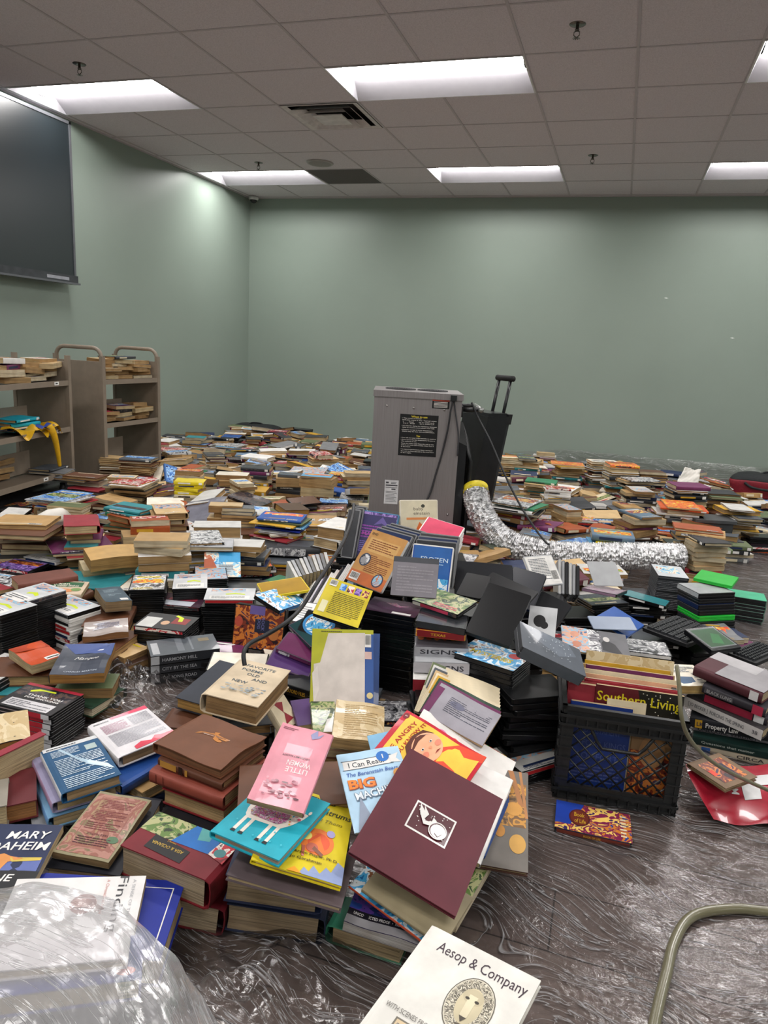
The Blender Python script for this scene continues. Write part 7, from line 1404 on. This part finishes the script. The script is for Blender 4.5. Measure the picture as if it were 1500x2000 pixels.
def ph_(x, y):
    z = .0045
    for k, (f_, a, p_) in enumerate(W8): z += .0011*math.sin((x*math.cos(a)+y*math.sin(a))*f_+p_+1.5*math.sin(3*x+2*y))
    for c_, r_, h_ in hum:
        d = math.hypot(x-c_[0], y-c_[1])
        if d < 3*r_: g = math.exp(-(d/r_)**2); z += h_*g*(.7+.3*math.sin(60*x+20*math.sin(30*y))*math.cos(45*y))
    if y > 7.95 and x > -1.5: z += (y-7.95)**2*2.5*min(1, (x+1.5))
    return max(z, .0015)
b = MB()
x0, x1, y0, y1 = -1.75, 2.2, .25, 3.1; grid_sheet(b, 230, 170, lambda u, v: (x0+(x1-x0)*u, y0+(y1-y0)*v, ph_(x0+(x1-x0)*u, y0+(y1-y0)*v)), PSM)
X0, X1, Y0, Y1 = -4.1, 4.1, 3.1, 8.2; grid_sheet(b, 110, 80, lambda u, v: (X0+(X1-X0)*u, Y0+(Y1-Y0)*v, ph_(X0+(X1-X0)*u, Y0+(Y1-Y0)*v)), PSM)
tag(b.build('plastic_floor_cover'), 'clear wrinkled plastic sheeting spread over the whole dark floor', 'plastic sheet')
# ---- clear plastic bag at the lower left
BGM = plastic_sheet_mat('milky_plastic_film', (.46, .3), (.95, .95, .97, 1), 1.2, .0016, .3, .4, .2)
cb_ = dep(40, 2135, 1.06); Rb = 1.06*408/FPX; b = MB(); rr = random.Random(6)
def fb_(u, v):
    a = -2.1+4.2*u; e = v*PI/2; n_ = 1+.02*math.sin(5*a+4*e)+.008*math.sin(17*a-9*e)+.004*math.sin(31*a+23*e)+.003*math.sin(43*e-11*a)
    d = -FWD*math.sin(e)+(RGT*math.sin(a)+UPV*math.cos(a))*math.cos(e)
    P = cb_+d*Rb*n_*np.array([1, 1, 1.]); return (P[0], P[1], max(P[2], .012))
grid_sheet(b, 150, 60, fb_, BGM); tag(b.build('clear_plastic_bag'), 'big clear milky plastic bag bulging over the books at the lower left corner', 'plastic bag')
# ================================================================ the uncountable rest of the heap: one object
def inpoly(x, y, P):
    c = False; j = len(P)-1
    for i in range(len(P)):
        if (P[i][1] > y) != (P[j][1] > y) and x < (P[j][0]-P[i][0])*(y-P[i][1])/(P[j][1]-P[i][1])+P[i][0]: c = not c
        j = i
    return c
HEAP = [(150, 945), (330, 885), (500, 862), (720, 885), (990, 930), (1180, 935), (1370, 960), (1420, 985), (1560, 1015), (1560, 1100), (1440, 1085), (1400, 1125), (1290, 1150), (1330, 1190), (1440, 1250), (1400, 1300), (1320, 1330), (1090, 1330), (1060, 1480), (1000, 1560),
        (880, 1500), (720, 1500), (560, 1480), (430, 1340), (270, 1240), (240, 1330), (150, 1330), (0, 1420), (-60, 1300), (-60, 1010)]
rf = random.Random(11); NF = 0
foot2 = [(f[0], f[1]) for f in FOOT] + [(i[0], i[1]) for i in ITEMS if False]
loose = [(i[0], i[1]) for i in ITEMS]
DHc = (fa[0]+dx[0]*W/2-dx[1]*Dp/2, fa[1]+dx[1]*W/2+dx[0]*Dp/2)
ductP = [(p[0], p[1]) for p in C_[::6]]
BOOKC = ['sand', 'tan', 'cream', 'ivory', 'slate', 'char', 'pale', 'brown', 'tan', 'sand', 'white', 'grey', 'sand', 'tan', 'cream', 'ivory', 'brown', 'choc', 'navy', 'slate', 'char', 'crimson', 'maroon', 'teal', 'green', 'white', 'pale', 'blue', 'rust', 'gold', 'plum', 'moss', 'bluegrey', 'grey', 'p:mono', 'p:people', 'p:dark', 'p:blueart']
pts = []
x = -4.3
while x < 3.2:
    y = 1.4
    while y < 8.15:
        X = x+rf.uniform(-.05, .05); Y = y+rf.uniform(-.05, .05); y += .18
        p = proj((X, Y, 0))[0]
        if not inpoly(p[0], p[1], HEAP): continue
        if X < -3.3 and Y < 5.3: continue
        if abs((X-DHc[0])*dx[0]+(Y-DHc[1])*dx[1]) < .42 and abs(-(X-DHc[0])*dx[1]+(Y-DHc[1])*dx[0]) < .36: continue
        if math.hypot(X-rc.location[0], Y-rc.location[1]) < .3: continue
        if min(math.hypot(X-a, Y-b_) for a, b_ in foot2) < .15: continue
        if min(math.hypot(X-a, Y-b_) for a, b_ in ductP) < .17: continue
        cq = (X-ca[0])*cx_[0]+(Y-ca[1])*cx_[1]; cr = -(X-ca[0])*cx_[1]+(Y-ca[1])*cx_[0]
        if -.13 < cq < CW+.13 and -.15 < cr < CDp+.13: continue
        if Y > WALL_B-.16 or X < WALL_L+.15: continue
        pts.append((X, Y, p))
    x += .18
for X, Y, p in pts:
    near = Y < 3.2; right = X > -.6
    hmax = (.10 if near else .13+.05*min(1, (Y-3.2)/2)) if not right else (.06 if near else .13)
    if Y > 7.2: hmax = .10
    hmax *= rf.uniform(.55, 1.15); z = 0.; dvd = (rf.random() < (.6 if near else .12))
    yaw = YAW+rf.gauss(0, .3); top = False
    if any(math.hypot(X-a, Y-b_) < .14 for a, b_ in loose): hmax = min(hmax, .08)
    while z < hmax:
        K = 'D' if dvd else rf.choice('HHPTTPHMP'); w_, h_ = DIM[K]; th = .0148 if K == 'D' else rf.uniform(.016, .042) if K != 'M' else .008
        last = z+th >= hmax
        c_ = rf.choice(BOOKC); side = rf.choice('BBTTTL'); Wq, Hq = (w_, h_) if side in 'LR' else (h_, w_)
        tl = (rf.gauss(0, .10), rf.gauss(0, .10)) if last and not near else (rf.gauss(0, .012), rf.gauss(0, .012))
        lift = abs(tl[0])*Hq/2+abs(tl[1])*Wq/2
        T = mat4([X+rf.gauss(0, .015), Y+rf.gauss(0, .015), z+lift*.8, yaw+rf.gauss(0, .18), tl[0], tl[1]]); wpa = dict(ph=rf.random()*6, wave=.004 if last else .001, swell=rf.uniform(0, .15))
        art = rand_art(rf, 'D', c_)[:3] if last and rf.random() < .6 else (); sp = ()
        if side == 'B': sp = [('r', rf.uniform(.08, .2), rf.uniform(.5, .8), rf.choice(['cream', 'white', 'gold', 'black', 'navy', 'p:fest']), .25, .75), ('r', .85, .95, 'white')]
        into_heap(K, T, Wq, Hq, th, c_, side, last=last, pg=rf.choice(PAGES), art=art, sp=sp, warp=wpa)
        z += th+.0015+(lift*.0); NF += 1
tag(fill.build('book_heap'), 'heap of water-damaged books and cases filling the floor between the named piles', 'books', kind='stuff')
print('FILL', NF, len(pts))
print('BOOKS', NBOOK[0], 'CASES', NCASE[0])
for k, (q, e) in SMAX.items(): print('%.1f' % e, 'z%.2f' % q[2], 'w%.2f h%.2f' % (q[6], q[7]), 'tilt %d %d' % (math.degrees(q[4]), math.degrees(q[5])), k[:50])
for o in scn.objects:
    if 'label' in o and len(o['label'].split()) > 16: print('LONG', o['label'])
from collections import Counter
cc = Counter(o['label'] for o in scn.objects if 'label' in o and not o.get('group'))
print('DUP', [k for k, v in cc.items() if v > 1][:10])
